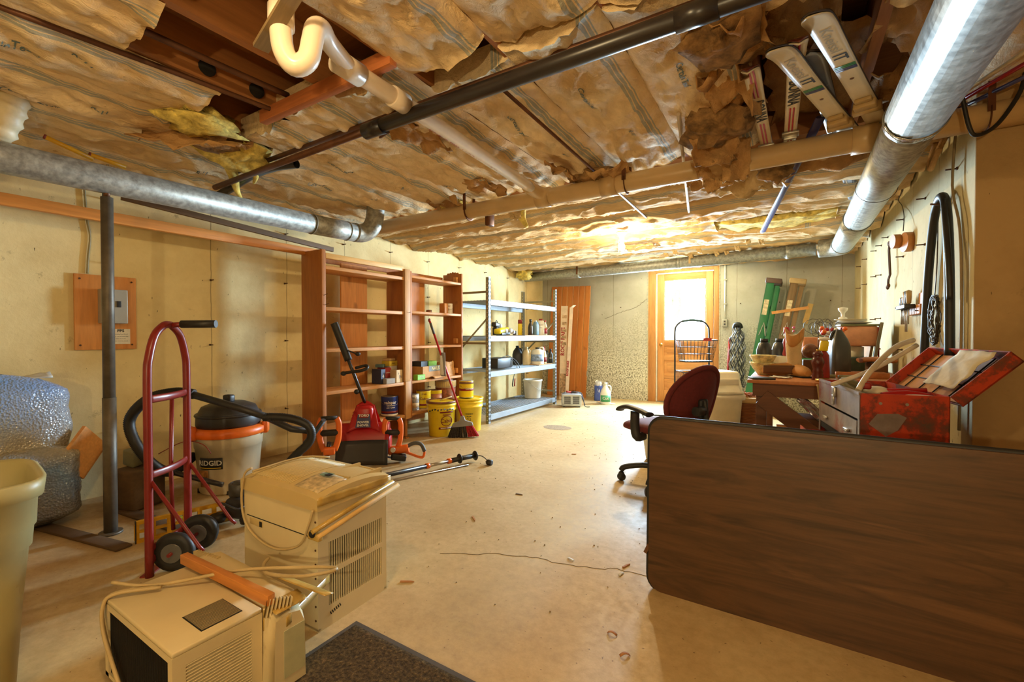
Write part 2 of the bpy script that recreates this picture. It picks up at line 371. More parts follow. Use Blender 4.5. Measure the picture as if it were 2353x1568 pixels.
# ------------------------------------------------------------------ ceiling: subfloor, joists, kraft-faced batts
m_joist = wood('joist_wood', S(150, 92, 44), S(190, 126, 66), .7, 1, 5)
m_joistx = wood('joist_wood_cross', S(150, 92, 44), S(190, 126, 66), .7, 0, 5)
m_sub = wood('subfloor_ply', S(140, 88, 46), S(172, 116, 62), .8, 0, 4)
def kraft(name, hi, lo, stripe=True):
    m, nt, b = base(name, .78, 0, .2); co = coords(nt); sep = _n(nt, 'ShaderNodeSeparateXYZ'); nt.links.new(co, sep.inputs[0])
    f = noisetex(nt, co, 2.4, 6, .65); c = ramp(nt, f, [(.3, lo), (.65, hi)])
    f2 = noisetex(nt, coords(nt, (1, .5, 1)), 24, 6, .7, .8)
    c = mixc(nt, .22, c, ramp(nt, f2, [(.36, (.5, .44, .36)), (.6, (1, 1, 1))]), 'MULTIPLY')
    if stripe:
        wv = _n(nt, 'ShaderNodeMath', operation='MULTIPLY_ADD'); nt.links.new(noisetex(nt, co, 3, 2), wv.inputs[0]); wv.inputs[1].default_value = .03; nt.links.new(sep.outputs[0], wv.inputs[2])
        for x0, wd in ((.124, .0065), (.141, .0065), (.156, .003)):
            a = _n(nt, 'ShaderNodeMath', operation='SUBTRACT'); nt.links.new(wv.outputs[0], a.inputs[0]); a.inputs[1].default_value = x0 + .015
            ab = _n(nt, 'ShaderNodeMath', operation='ABSOLUTE'); nt.links.new(a.outputs[0], ab.inputs[0])
            lt = _n(nt, 'ShaderNodeMath', operation='LESS_THAN'); nt.links.new(ab.outputs[0], lt.inputs[0]); lt.inputs[1].default_value = wd
            ml = _n(nt, 'ShaderNodeMath', operation='MULTIPLY'); nt.links.new(lt.outputs[0], ml.inputs[0]); ml.inputs[1].default_value = .55
            c = mixc(nt, ml.outputs[0], c, S(104, 140, 150))
    nt.links.new(c, b.inputs['Base Color'])
    h = mixc(nt, .5, f2, noisetex(nt, coords(nt, (1, .5, 1)), 5, 5, .6, 1.5)); bump(nt, b, h, .9, .03); return m
m_kraft = kraft('kraft_paper', S(246, 220, 174), S(224, 186, 132))
m_kraftp = kraft('kraft_paper_plain', S(214, 168, 110), S(170, 120, 68), False)
m_kraftf = kraft('kraft_paper_pale', S(228, 198, 148), S(206, 168, 114))
m_glass = mat('fiberglass_wool', S(234, 200, 104), .95, var=.35, sc=22, bmp=.9, bsc=70)
m_glassd = mat('fiberglass_wool_dark', S(150, 112, 66), .95, var=.45, sc=18, bmp=.9, bsc=60)
m_blue = mat('kraft_print_blue', S(104, 122, 124), .6)
CE = struct(obj('ceiling', None, None, (0, 0, 0)))
MB().bx(-4.0, 3.2, -3.2, 7.4, 2.36, 2.4).build('subfloor', m_sub, CE)
J = [-3.385 + .406 * i for i in range(17)]
jm = MB().bx(-.019, .019, -3.2, 2.93, 2.15, 2.36).mesh('joist', m_joist)
for x in J: obj('joist', jm, CE, (x, 0, 0))
MB().bx(-3.8, 2.9, 2.93, 3.01, 2.15, 2.36).build('header', m_joistx, CE)
YJ = [3.39 + .406 * i for i in range(10)]
jx = MB().bx(-3.8, .7, -.019, .019, 2.15, 2.36).mesh('joist', m_joistx)
for y in YJ: obj('joist', jx, CE, (0, y, 0))
MB().bx(-4.0, -3.8, -3.2, 7.4, 2.15, 2.36).bx(.7, .9, 3.0, 7.4, 2.15, 2.36).bx(-3.8, .7, 7.15, 7.4, 2.15, 2.36).bx(-3.8, 3.2, -3.2, -3.0, 2.15, 2.36).bx(3., 3.2, -3, 2.8, 2.15, 2.36).build('rim_joist', m_joist, CE)
FINE = 1.0      # crinkle of the paper; the far batts are drawn tighter
def hz(x, y, w, seed, sag, L):
    """height of a batt's paper face: stapled at both flanges, sagging and puckered between"""
    e = max(0.0, 1 - (2 * x / w) ** 2); p = Vector((x * 3.2, y * 1.3, seed * 3.7))
    pk = abs(noise.noise(Vector((x * 2, y * 4.5, seed)))) ; s_ = sag * (e ** .6) * (.75 + .5 * noise.noise(p))
    wr = .02 * noise.noise(Vector((x * 17 + y * 6, y * 9 - x * 5, seed))) + .02 * e * noise.noise(Vector((x * 7, y * 3.2, seed + 9)))
    crease = -.020 * max(0, 1 - abs(noise.noise(Vector((x * 5 + y * 2.5, y * 2.2 - x * 3, seed + 4)))) * 7)
    fine = .0065 * noise.noise(Vector((x * 34 + y * 9, y * 24, seed + 2))) + .004 * noise.noise(Vector((x * 61, y * 52 + x * 20, seed)))
    return 2.146 - s_ + FINE * (fine * (.3 + e) + wr * (.25 + e)) + crease * e - .012 * pk * e
def batt(x0, x1, y0, y1, seed, sag=.045, mat_=None, across=False, txt=()):
    """near bay: runs along y (local y); far bay: local y runs along world x"""
    w = x1 - x0; L = y1 - y0; nu = 22; nv = max(8, int(L / .024)); m = MB(); cx = (x0 + x1) / 2; cy = (y0 + y1) / 2
    def fn(u, v):
        x = (u - .5) * w; y = (v - .5) * L; end = min(v, 1 - v) * L
        return (x, y, hz(x, y, w, seed, sag, L) + (.03 * (1 - end / .06) * noise.noise((x * 12, seed, y)) if end < .06 else 0))
    m.sheet(fn, nu, nv)
    for side in (0, nu):       # batt edges and top, so it is a body
        pass
    b0 = len(m.v); W_ = nv + 1
    m.add([(-w / 2 + .02, -L / 2, 2.23), (w / 2 - .02, -L / 2, 2.23), (w / 2 - .02, L / 2, 2.23), (-w / 2 + .02, L / 2, 2.23)], [(0, 1, 2, 3)])
    m.f.append(tuple([i * W_ for i in range(nu + 1)] + [b0 + 1, b0])); m.sm.append(False)
    m.f.append(tuple([i * W_ + nv for i in range(nu + 1)][::-1] + [b0 + 3, b0 + 2])); m.sm.append(False)
    o = m.build('insulation_batt', mat_ or m_kraft, CE, (cx, cy, 0) if not across else (cy, cx, 0), (0, 0, 0) if not across else (0, 0, -pi / 2))
    for s, size, tx, ty, fl in txt:
        vs, fs = textverts(s, size, .0006); t = MB(); k = -1 if fl else 1
        pts = []
        for a, b_, _ in vs:
            X, Y = tx + b_ * k, ty + a * k; pts.append((X, Y, hz(X, Y, w, seed, sag, L) - .004))
        t.add(pts, fs); t.build('printing', m_blue, o)
    return o
CT = ('CertainTeed', .036); R11 = ('R-11', .034)
BN = [(-3.79, J[0])] + [(J[i], J[i + 1]) for i in range(10)]
segs = [(0, -1.2, 2.9, .05), (1, -1.2, 2.9, .06), (2, -1.2, 1.22, .05), (2, 1.5, 2.9, .06), (3, -1.2, 1.02, .04), (3, 1.3, 2.9, .05),
        (4, -1.2, .66, .04), (4, 1.26, 2.9, .05), (5, -1.2, .52, .05), (5, 1.3, 2.9, .055), (6, -1.2, 1.35, .09), (6, 1.5, 2.9, .06),
        (7, -1.2, 1.4, .05), (7, 1.42, 2.86, .06), (8, -1.2, 1.42, .045), (8, 1.44, 2.84, .05), (9, -1.2, 1.7, .05), (10, -1.2, 1.9, .07)]
for i, (bi, y0, y1, sg) in enumerate(segs):
    a, b_ = BN[bi]; h = (y1 - y0) / 2; tx = []
    if bi in (1, 2, 3, 7, 8, 6) and y1 > 1.45: tx = [(*CT, -.03, -h * .35, False), (*R11, .04, h * .25, False)]
    elif bi in (2, 3, 4, 1): tx = [(*CT, -.05, h * .45, False), (*R11, .05, h * .62, False)]
    elif bi == 0: tx = [(*R11, 0, h * .1, False), (*CT, 0, h * .5, False)]
    batt(a, b_, y0, y1, i + 1.3, sg, txt=tx)
for x0, x1 in [(J[i], J[i + 1]) for i in range(10, 16)]: batt(x0, x1, -1.2, 2.9, x0 * 5, .05)
for i, x0 in enumerate([-3.79] + J[:-1]): batt(x0, J[0] if i == 0 else x0 + .406, -3.0, -1.22, 40 + i, .05)
prev = 3.01; FINE = .45
for i, y in enumerate(YJ + [7.14]):
    if i == 4:     # bay with the torn batt
        batt(prev, y, -3.79, -.62, 70 + i, .085, m_kraftf, True); batt(prev, y, .34, .69, 90 + i, .05, m_kraftf, True)
    else:
        batt(prev, y, -3.79, .69, 70 + i, .06 + .025 * (i % 3), m_kraftf, True, txt=[(*R11, 0, -.6 + .3 * i, True)] if i < 4 else ())
    prev = y
# the torn batt hangs open: bare wool and a drooping paper lip
MB().sheet(lambda u, v: (-.64 + u * 1.0, 4.85 + (v - .5) * .36, 2.17 - .035 * sin(pi * u) + .03 * noise.noise((u * 7, v * 4, 5))), 20, 10, .05).build('bare_wool', m_glass, CE)
MB().sheet(lambda u, v: (-.72 + u * 1.15, 4.97 + v * .12 - .02 * sin(pi * u), 2.13 - v * .075 * sin(pi * u) ** .7 + .01 * noise.noise((u * 9, v * 3, 1))), 24, 6, .003).build('torn_paper_lip', m_kraftf, CE)
# flaps and tufts of torn batt
def flap(c, a, b, seed, amp=.05, mat_=None, nu=12, nv=10, th=.004, name='torn_paper'):
    c, a, b = Vector(c), Vector(a), Vector(b); n = a.cross(b).normalized()
    def fn(u, v):
        ed = 1 + .22 * noise.noise((u * 6, v * 6, seed + 3))
        return c + a * (u - .5) * ed + b * (v - .5) * ed + n * (amp * 2 * noise.noise((u * 2.4, v * 2.4, seed)) + amp * noise.noise((u * 6, v * 6, seed + 8)))
    return MB().sheet(fn, nu, nv, th).build(name, mat_ or m_kraftp, CE)
def tuft(c, r, seed, mat_=None, name='wool_tuft'):
    m = MB().ell((0, 0, 0), (1, 1, 1), 18, 12)
    m.v = [tuple(Vector(c) + Vector((v[0] * r[0], v[1] * r[1], v[2] * r[2])) * (1 + .55 * noise.noise(Vector(v) * 2.1 + Vector((seed, 0, 0))) + .25 * noise.noise(Vector(v) * 6 + Vector((seed, 1, 0))))) for v in m.v]
    return m.build(name, mat_ or m_glass, CE)
flap((-2.66, 1.12, 2.08), (.34, .34, -.02), (.12, -.16, -.12), 2, .03, m_kraftp)
tuft((-2.74, 1.36, 2.11), (.17, .2, .07), 3); tuft((-2.5, 1.08, 2.11), (.13, .16, .05), 6); tuft((-2.62, 1.2, 2.1), (.13, .12, .05), 4, m_glassd)
MB().tube([(-2.78, 1.3, 2.12), (-2.9, 1.42, 2.06), (-3.0, 1.5, 1.97), (-3.02, 1.54, 1.93)], .02, 7, 4, radii=[.05, .035, .018, .006]).build('wool_shred', m_glass, CE)
MB().tube([(-2.7, 1.42, 2.1), (-2.78, 1.5, 2.04), (-2.86, 1.53, 2.0)], .015, 7, 4, radii=[.035, .02, .006]).build('wool_shred', m_glass, CE)
# torn batts round the skis
flap((-.22, 2.1, 2.09), (.05, .34, .0), (.2, .02, -.06), 11, .05); flap((-.33, 2.42, 2.02), (.2, .1, .02), (.02, .14, -.2), 12, .05)
tuft((-.3, 2.34, 2.06), (.15, .13, .08), 13, m_glassd); flap((-.25, 2.66, 1.98), (.13, .04, .02), (.0, .05, -.2), 14, .025); flap((-.36, 2.72, 1.96), (.16, .0, .05), (.08, .06, -.17), 15, .05)
flap((.02, 1.95, 2.2), (.25, .02, .02), (.03, .4, .02), 16, .05); flap((.4, 2.1, 2.12), (.3, .1, -.08), (-.05, .34, .02), 17, .05); flap((.42, 2.55, 2.14), (.26, 0, .03), (.02, .3, -.06), 18, .05)
flap((.1, 2.5, 2.24), (.4, 0, 0), (0, .8, .02), 19, .02); flap((-.2, 1.78, 2.12), (.28, .02, -.03), (.04, .36, .05), 20, .05); tuft((-.22, 1.72, 2.1), (.13, .16, .06), 21, m_glassd)
flap((-.25, 3.15, 2.03), (.3, .02, -.02), (-.02, .22, -.06), 22, .05, m_kraftf); flap((.2, 3.2, 2.1), (.5, 0, 0), (0, .2, -.05), 23, .04); tuft((-.08, 3.0, 2.0), (.08, .06, .07), 24, m_glassd); flap((-.45, 3.12, 2.03), (.24, -.06, 0), (.03, .12, -.05), 25, .03)
flap((-.95, 2.72, 2.05), (.22, .05, 0), (.03, .24, -.03), 26, .04); tuft((-1.12, 2.74, 2.09), (.14, .12, .05), 27, m_glassd); flap((-1.2, 2.5, 2.06), (.05, .25, 0), (.06, 0, -.05), 28, .03)
tuft((-1.9, 3.1, 2.06), (.06, .05, .07), 29, m_kraftf); MB().tube([(-1.86, 3.12, 2.07), (-1.86, 3.15, 2.0), (-1.82, 3.16, 1.93)], .02, 8, 4, radii=[.05, .03, .012]).build('wool_shred', m_glass, CE)
tuft((-3.62, 6.2, 2.03), (.12, .14, .09), 30); tuft((-3.72, 2.75, 2.1), (.06, .1, .04), 31, m_glassd); tuft((-2.35, 2.82, 2.1), (.12, .06, .04), 32)
flap((-2.3, 2.75, 2.08), (.3, 0, 0), (0, .2, -.06), 33, .04); flap((-1.85, 2.55, 2.1), (.16, .12, 0), (.04, .25, -.03), 34, .04); flap((-1.66, 1.75, 2.1), (.14, .05, 0), (.02, .3, -.02), 35, .04)
flap((-3.62, .75, 2.12), (.12, .5, 0), (.14, 0, -.03), 36, .03); flap((-1.5, .55, 2.2), (.3, .05, 0), (0, .25, .04), 37, .04)
for k in range(9): flap((-1.3 + .13 * k + random.uniform(-.05, .05), 5.75 + random.uniform(-.35, .35), 2.055), (.05, .02, .0), (.01, .06, -.05), 50 + k, .015, m_kraftf, 5, 5)
flap((-.75, 6.2, 2.05), (.22, .02, 0), (.0, .12, -.05), 61, .03, m_kraftf); flap((-1.45, 5.15, 2.06), (.35, 0, 0), (.05, .16, -.03), 62, .02, m_kraftf)
# blocking strip nailed under the open bays
MB().bx(-2.2, -1.3, -.019, .019, -.03, .03, .002).build('blocking_strip', wood('blocking', S(160, 86, 40), S(196, 116, 58), .6, 0), CE, (0, 1.225, 2.115))
MB().box((0, 0, 0), (.5, .045, .012)).build('wood_strip', wood('grey_lath', S(120, 96, 62), S(150, 124, 84), .7, 0), CE, (-1.16, .74, 2.0), (0, radians(-14), radians(-8)))

# ------------------------------------------------------------------ pipes
m_pvc = mat('white_pvc', S(232, 214, 190), .28, var=.05); m_pvcb = mat('beige_pvc', S(212, 178, 126), .35, var=.08, sc=4)
m_abs = mat('black_abs', S(44, 38, 36), .32, var=.1); m_iron = mat('brown_iron_pipe', S(104, 66, 42), .5, .5, var=.25)
m_strap = mat('copper_strap', S(104, 62, 34), .5, .6); m_redprint = mat('red_print', S(190, 96, 84), .6)
t = thing('drain_pipe', 'long tan plastic drain pipe crossing the room under the joists', 'pipe', (0, 2.75, 2.0))
MB().cyl((-3.42, 0, 0), (1.6, 0, 0), .057, n=28).build('pipe', m_pvcb, t)
for x in (-3.3, -1.45, -.98, .3): MB().cyl((x - .05, 0, 0), (x + .05, 0, 0), .066, n=28).build('coupling', m_pvcb, t)
MB().tube([(-1.48, -.18, .04), (-1.46, -.06, .02), (-1.38, 0, 0)], .045, 16, 4).build('wye_branch', m_pvcb, t)
for x in (-2.1, -.87, .72):
    MB().tube([(x, cos(a) * .061, sin(a) * .061) for a in [radians(q) for q in range(-200, 21, 20)]], .004, 6, flat=(.012, .0025)).bx(x - .012, x + .012, -.063, -.058, 0, .15).bx(x - .012, x + .012, .058, .063, 0, .15).build('hanger_strap', m_strap, t)
MB().bx(-1.97, -1.93, .02, .1, -.12, -.02, .01).build('loose_strap', m_strap, t)
t = thing('vent_pipe', 'white plastic pipe with red printing and an S-trap between the joists', 'pipe', (-1.4, 1.0, 2.03))
MB().tube([(.02, .05, .0), (.0, .5, 0), (-.04, 1.1, 0), (-.07, 1.62, .0)], .034, 20, 3).build('pipe', m_pvc, t)
MB().cyl((.01, .3, 0), (.005, .38, 0), .041, n=20).build('coupling', m_pvc, t); MB().cyl((.02, .03, 0), (.015, .14, 0), .041, n=20).build('coupling', m_pvc, t)
trap = [(.1, -.22, .32), (.1, -.22, .0), (.1, -.22, -.09), (.107, -.21, -.14), (.125, -.19, -.165), (.147, -.165, -.14), (.155, -.155, -.085), (.15, -.14, -.035), (.125, -.1, -.005), (.08, -.04, 0), (.02, .09, 0)]
MB().tube(trap, .031, 20, 5).build('trap', m_pvc, t)
MB().cyl((.1, -.22, -.06), (.1, -.22, .0), .037, n=20).build('trap_nut', m_pvc, t); MB().cyl((.1, -.22, .12), (.1, -.22, .22), .044, n=18).build('rubber_coupling', m_abs, t)
vs, fs = textverts('ASTM D 2665  PVC-DWV  1 1/2 IN', .032, .0004); tm = MB()
tm.add([(-.0 - .07 * (a + .75) / 1.5 - .0, .72 + a * 1.15, -.0345 + b_ * 0) if False else (-.02 - .03 * (a / .6) - .0345 * sin(b_ / .034 + .35), .85 + a * 1.25, -.0348 * cos(b_ / .034 + .35)) for a, b_, _ in vs], fs); tm.build('red_printing', m_redprint, t)
t = thing('water_pipe', 'black plastic waste pipe running across under the near joists', 'pipe', (0, 1.42, 2.0))
MB().tube([(-1.62, -.005, .0), (-.6, 0, .0), (2.6, 0, .0)], .03, 18).build('pipe', m_abs, t)
MB().cyl((-3.15, .02, .0), (-1.62, -.005, .0), .017, n=14).build('thin_pipe', m_iron, t); [MB().cyl((x - .06, 0, 0), (x + .06, 0, 0), .035, n=18).build('coupling', m_abs, t) for x in (-1.63, -.24)]
t = tag(MB().tube([(-3.0, 1.5, 2.09), (-1.3, 1.5, 2.09), (2.6, 1.5, 2.08)], .013, 10).build('supply_pipe', m_iron), 'thin brown supply pipe running just above the black waste pipe', 'pipe')
t = thing('drain_hose', 'short black drain hose with an open end below the joists', 'hose', (-3.1, 1.52, 2.02))
MB().tube([(-.12, -.02, -.04), (0, 0, -.005), (.25, .0, .03), (.5, .0, .03), (.66, .03, .025)], .026, 16, 5, caps=False).build('hose', m_abs, t)
MB().tube([(.6, .02, .026), (.662, .03, .025)], .021, 16, caps=False).build('bore', mat('hose_bore', (.004, .004, .004), .9), t)
tag(MB().cyl((-1.005, 1.45, 2.058), (-1.06, 3.9, 2.066), .008, n=8).build('steel_rod', m_iron), 'thin dark rod running from the black pipe over the tan pipe', 'rod')
tag(MB().cyl((-.46, 2.25, 2.11), (-.72, 3.95, 2.06), .009, n=8).build('curtain_rod', mat('pale_rod', S(196, 180, 160), .4, .3)), 'pale thin rod poking from the paper beside the torn batts', 'rod')
tag(MB().tube([(-2.2, .3, 2.12), (-2.16, .8, 2.13), (-2.02, 1.6, 2.12), (-1.72, 1.62, 2.1)], .011, 8, 4).build('copper_line', m_iron), 'brown copper line bending along the open joist bays', 'pipe')
tag(MB().tube([(-2.02, .3, 2.16), (-2.0, .9, 2.16), (-1.98, 1.22, 2.16)], .013, 8, 3).build('copper_pipe', m_iron), 'straight brown copper pipe inside the open joist bay', 'pipe')
for k, (x, y) in enumerate(((-2.165, .95), (-2.165, 1.16))):
    MB().ell((x + .03, y, 2.2), (.02, .035, .035), 10, 7).build('bored_hole', mat('hole_dark', (.01, .008, .006), .95), CE)

# ------------------------------------------------------------------ ducts
m_duct, nt, b = base('galvanised_duct', .46, .5, .5); co = coords(nt); f = noisetex(nt, co, 34, 4, .6)
nt.links.new(ramp(nt, f, [(.35, S(136, 136, 130)), (.65, S(178, 178, 170))]), b.inputs['Base Color']); nt.links.new(ramp(nt, f, [(.3, (.4,) * 3), (.7, (.56,) * 3)]), b.inputs['Roughness'])
m_black = mat('black_rubber', S(36, 34, 32), .5, var=.15); m_wire = mat('thin_wire', S(80, 70, 58), .5, .4)
t = thing('heating_duct', 'round galvanised duct hung along the left wall above the fuse panel', 'duct', (-3.04, 0, 1.88))
MB().tube([(.0, -2.6, -.05), (0, .5, -.025), (0, 2.05, .0)], .072, 32).build('duct_run', m_duct, t)
MB().tube([(0, 2.05, .0), (0, 2.42, .01)], .074, 32).build('duct_sleeve', m_duct, t)
MB().tube([(0, 2.42, .01), (.0, 2.5, .015), (.03, 2.56, .05), (.06, 2.59, .13), (.07, 2.6, .27)], .073, 28, 3).build('elbow', m_duct, t)
for y, z in ((2.05, .0), (2.36, .008), (2.44, .012)): MB().tube([(cos(a) * .075, y, z + sin(a) * .075) for a in [2 * pi * i / 28 for i in range(28)]], .003, 5, closed=True).build('seam_ring', m_duct, t)
t = thing('heating_duct', 'large round galvanised duct running along the right wall to the back', 'duct', (.43, 0, 1.96))
MB().tube([(-.03, -1.5, -.07), (-.02, 2.3, -.06)], .098, 36).build('duct_run', m_duct, t); MB().tube([(-.02, 2.28, -.06), (.02, 4.4, -.0)], .094, 36).build('duct_run', m_duct, t); MB().tube([(.02, 4.4, 0), (.03, 5.72, .03)], .096, 36).build('duct_run', m_duct, t)
MB().tube([(.03, 5.72, .03), (.02, 5.86, .035), (-.06, 5.95, .04), (-.16, 5.98, .045)], .1, 32, 3).build('elbow', m_duct, t)
for y, x, z in ((2.3, -.02, -.06), (4.4, .02, 0), (5.72, .03, .03)): MB().tube([(x + cos(a) * .1, y + .012 * sin(3 * a), z + sin(a) * .1) for a in [2 * pi * i / 32 for i in range(32)]], .004, 5, closed=True).build('seam_ring', m_duct, t)
MB().prism([(0, 0), (.06, .004), (.16, .03), (.07, .034), (.01, .02)], 0, .002).build('foil_tape_scrap', m_black, t, (-.08, 4.36, -.085), (0, 0, .3))
MB().sheet(lambda u, v: (-.02 + cos(pi * (1.05 + u * .9)) * .1, 2.27 + v * .05, -.06 + sin(pi * (1.05 + u * .9)) * (.1 + .006 * noise.noise((u * 14, v * 5, 0)))), 20, 3, .002).build('foil_tape', mat('foil_tape', S(205, 205, 200), .2, .9), t)
MB().tube([(cos(a) * .1 - .0, 3.4 + .05 * sin(a), -.03 + sin(a) * .105) for a in [radians(q) for q in range(150, 400, 18)]], .0018, 5, 2).build('hanger_wire', m_wire, t)
MB().cyl((.0, 5.55, .1), (.0, 5.55, .22), .002, n=5).build('hanger_wire', m_whitep, t)
t = thing('heating_duct', 'thin round galvanised duct above the door at the back wall', 'duct', (0, 6.3, 2.0))
MB().tube([(-3.72, .1, .0), (-2.7, .06, .0), (.24, -.3, .005)], .073, 28).build('duct_run', m_duct, t)
for x, y in ((-2.75, .06), (-1.25, -.12), (-.02, -.27)): MB().cyl((x - .025, y, 0), (x + .025, y, 0), .077, n=28).build('duct_collar', m_duct, t)
for x, y in ((-2.75, .06), (-1.1, -.13)): MB().bx(x - .012, x + .012, y - .082, y - .076, -.03, .12).build('hanger_strap', m_strap if x < -2 else m_kraftf, t)
t = thing('flexible_duct', 'off-white ribbed flexible duct dropping to the left duct', 'duct', (-3.03, .52, 2.0))
MB().tube([(0, .03, .28), (.015, .02, .18), (.0, 0, .06), (-.05, -.03, -.05)], .06, 18, 8, radii=[.066, .052] * 8 + [.05]).build('ribbed_sleeve', mat('flex_sleeve', S(212, 196, 160), .5, var=.15), t)

# ------------------------------------------------------------------ ceiling bulb
def bulb(loc, label, col, stren, cord=0):
    t = thing('light_bulb', label, 'light bulb', loc)
    e = bpy.data.materials.new('lit_bulb_glass'); e.use_nodes = True; nt = e.node_tree; nt.nodes.clear(); oo = _n(nt, 'ShaderNodeOutputMaterial'); ad = _n(nt, 'ShaderNodeAddShader'); tp = _n(nt, 'ShaderNodeBsdfTransparent'); em = _n(nt, 'ShaderNodeEmission')
    em.inputs[0].default_value = (*col, 1); em.inputs[1].default_value = stren; nt.links.new(tp.outputs[0], ad.inputs[0]); nt.links.new(em.outputs[0], ad.inputs[1]); nt.links.new(ad.outputs[0], oo.inputs[0])
    g = MB().lathe([(0, -.052), (.012, -.05), (.024, -.04), (.031, -.022), (.03, -.004), (.022, .016), (.014, .034), (.013, .045)], 18); o = g.build('bulb', e, t)
    MB().lathe([(.013, .045), (.02, .047), (.022, .1), (.03, .102), (.055, .125), (.055, .135)], 18).build('socket', mat('porcelain', S(235, 228, 210), .35), t)
    if cord: MB().cyl((0, 0, .13), (0, 0, .13 + cord), .004, n=6).build('cord', m_black, t)
    MB().tube([(-.03, 0, .1), (-.032, 0, -.02), (-.031, 0, -.09)], .0015, 5).build('pull_chain', m_whitep, t)
bulb((BULB_A[0], BULB_A[1], BULB_A[2]), 'lit bare bulb in a porcelain ceiling socket', (1, .86, .62), 30)
bulb((BULB_FILL[0], BULB_FILL[1], BULB_FILL[2]), 'added fill bulb hanging unseen on a cord behind the viewer', (1, .8, .5), 12, .85)  # body of the added fill light, out of view
bulb((BULB_B[0], BULB_B[1], BULB_B[2]), 'lit bare bulb under the near joists above the low air conditioner', (1, .8, .5), 10)
# ------------------------------------------------------------------ left side of the room
m_orange2x4 = wood('orange_board', S(206, 124, 44), S(236, 160, 76), .5, 1, 5)
m_brownb = wood('brown_board', S(96, 72, 46), S(128, 98, 62), .7, 1, 5)
m_pine_end = mat('pine_end', S(222, 180, 110), .7)
tag(MB().bx(-.019, .019, -1.6, 1.42, -.032, .032, .002).build('board', m_orange2x4, None, (-3.52, 1.0, 1.765)), 'long orange wooden board below the left duct, ending at the bookcase', 'board')
tag(MB().bx(-.012, .012, -.75, .75, -.02, .02, .001).build('board', m_brownb, None, (-3.5, 1.82, 1.86), (radians(-3.2), 0, 0)), 'dark narrow board lying above the orange board by the bookcase', 'board')
m_panelwood = wood('panel_board', S(206, 130, 58), S(234, 166, 92), .5, 2, 4); m_greymetal = mat('grey_enamel', S(168, 164, 150), .45, .2, var=.05)
t = thing('fuse_panel', 'grey fuse box on an orange plywood board on the left wall', 'fuse box', (-3.8, 1.075, 1.195))
MB().bx(0, .018, -.155, .155, -.24, .24, .002).build('backing_board', m_panelwood, t); bx_ = MB().bx(.018, .085, -.045, .09, -.07, .15, .004).build('box', m_greymetal, t)
MB().bx(.085, .088, -.035, .082, -.06, .142).build('cover', m_greymetal, bx_); MB().bx(.088, .095, .03, .052, .035, .075, .001).build('breaker', m_black, bx_)
MB().bx(.018, .0195, .02, .12, -.205, -.105).build('label', mat('paper_label', S(228, 222, 206), .6), t)
m_ink = mat('black_ink', S(40, 38, 36), .6)
text('FPS', .026, m_ink, t, (.0202, .07, -.118), (0, 1, 0), (0, 0, 1), bold=.001)
for k, s in enumerate(('Mounting Panel Board', 'keep area in front clear', 'label all circuits', 'cover must be closed')): text(s, .0085, m_ink, t, (.0202, .07, -.14 - k * .015), (0, 1, 0), (0, 0, 1), 'label_print')
for y, z in ((-.13, .21), (.13, .21), (.13, -.21), (-.13, -.21)): MB().cyl((.018, y, z), (.021, y, z), .006, n=8).build('screw', m_rust, t)
tag(MB().tube([(-3.79, .985, 1.44), (-3.79, .99, 1.55), (-3.79, 1.0, 1.68), (-3.79, .985, 1.8), (-3.79, .97, 2.1)], .006, 6, 4).build('cable', mat('grey_green_line', S(160, 152, 116), .5)), 'thin grey-green line up the wall above the fuse box', 'cable')  # thin grey-green tube tracing a line up the wall
m_post = mat('grey_post', S(104, 96, 84), .5, .35, var=.2, sc=14)
t = thing('steel_post', 'slim grey steel post standing in front of the fuse box', 'post', (-3.04, .87, 0))
MB().cyl((0, 0, 0), (0, 0, .72), .029, n=18).build('lower_tube', m_post, t); MB().cyl((0, 0, .72), (0, 0, 1.77), .026, n=18).build('upper_tube', m_post, t)
MB().cyl((0, 0, 1.77), (0, 0, 1.812), .014, n=12).build('copper_stub', m_iron, t); MB().cyl((0, 0, 0), (0, 0, .012), .05, n=18).build('foot', m_post, t)
MB().tube([(-.03, -.005, 1.84), (-.034, -.004, 1.7), (-.028, 0, 1.3)], .005, 6, 3).build('black_wire', m_black, t)

# bubble-wrapped bundle
m_bub, nt, b = base('bubble_wrap', .16, 0, .8); co = coords(nt); v = _n(nt, 'ShaderNodeTexVoronoi'); v.inputs['Scale'].default_value = 95; nt.links.new(co, v.inputs['Vector'])
sep = _n(nt, 'ShaderNodeSeparateXYZ'); nt.links.new(co, sep.inputs[0]); ad = _n(nt, 'ShaderNodeMath', operation='MULTIPLY_ADD'); nt.links.new(noisetex(nt, co, 2.3, 3), ad.inputs[0]); ad.inputs[1].default_value = .5; nt.links.new(sep.outputs[2], ad.inputs[2])
nt.links.new(ramp(nt, ad.outputs[0], [(.25, S(112, 108, 104)), (.45, S(112, 140, 176)), (.62, S(164, 154, 132)), (.8, S(140, 156, 180)), (.98, S(112, 164, 236))]), b.inputs['Base Color'])
bump(nt, b, v.outputs['Distance'], .8, .006); b.inputs['Coat Weight'].default_value = .5
t = thing('wrapped_bundle', 'tall bluish bundle in clear bubble wrap against the left wall', 'bundle', (-3.56, .55, .1))
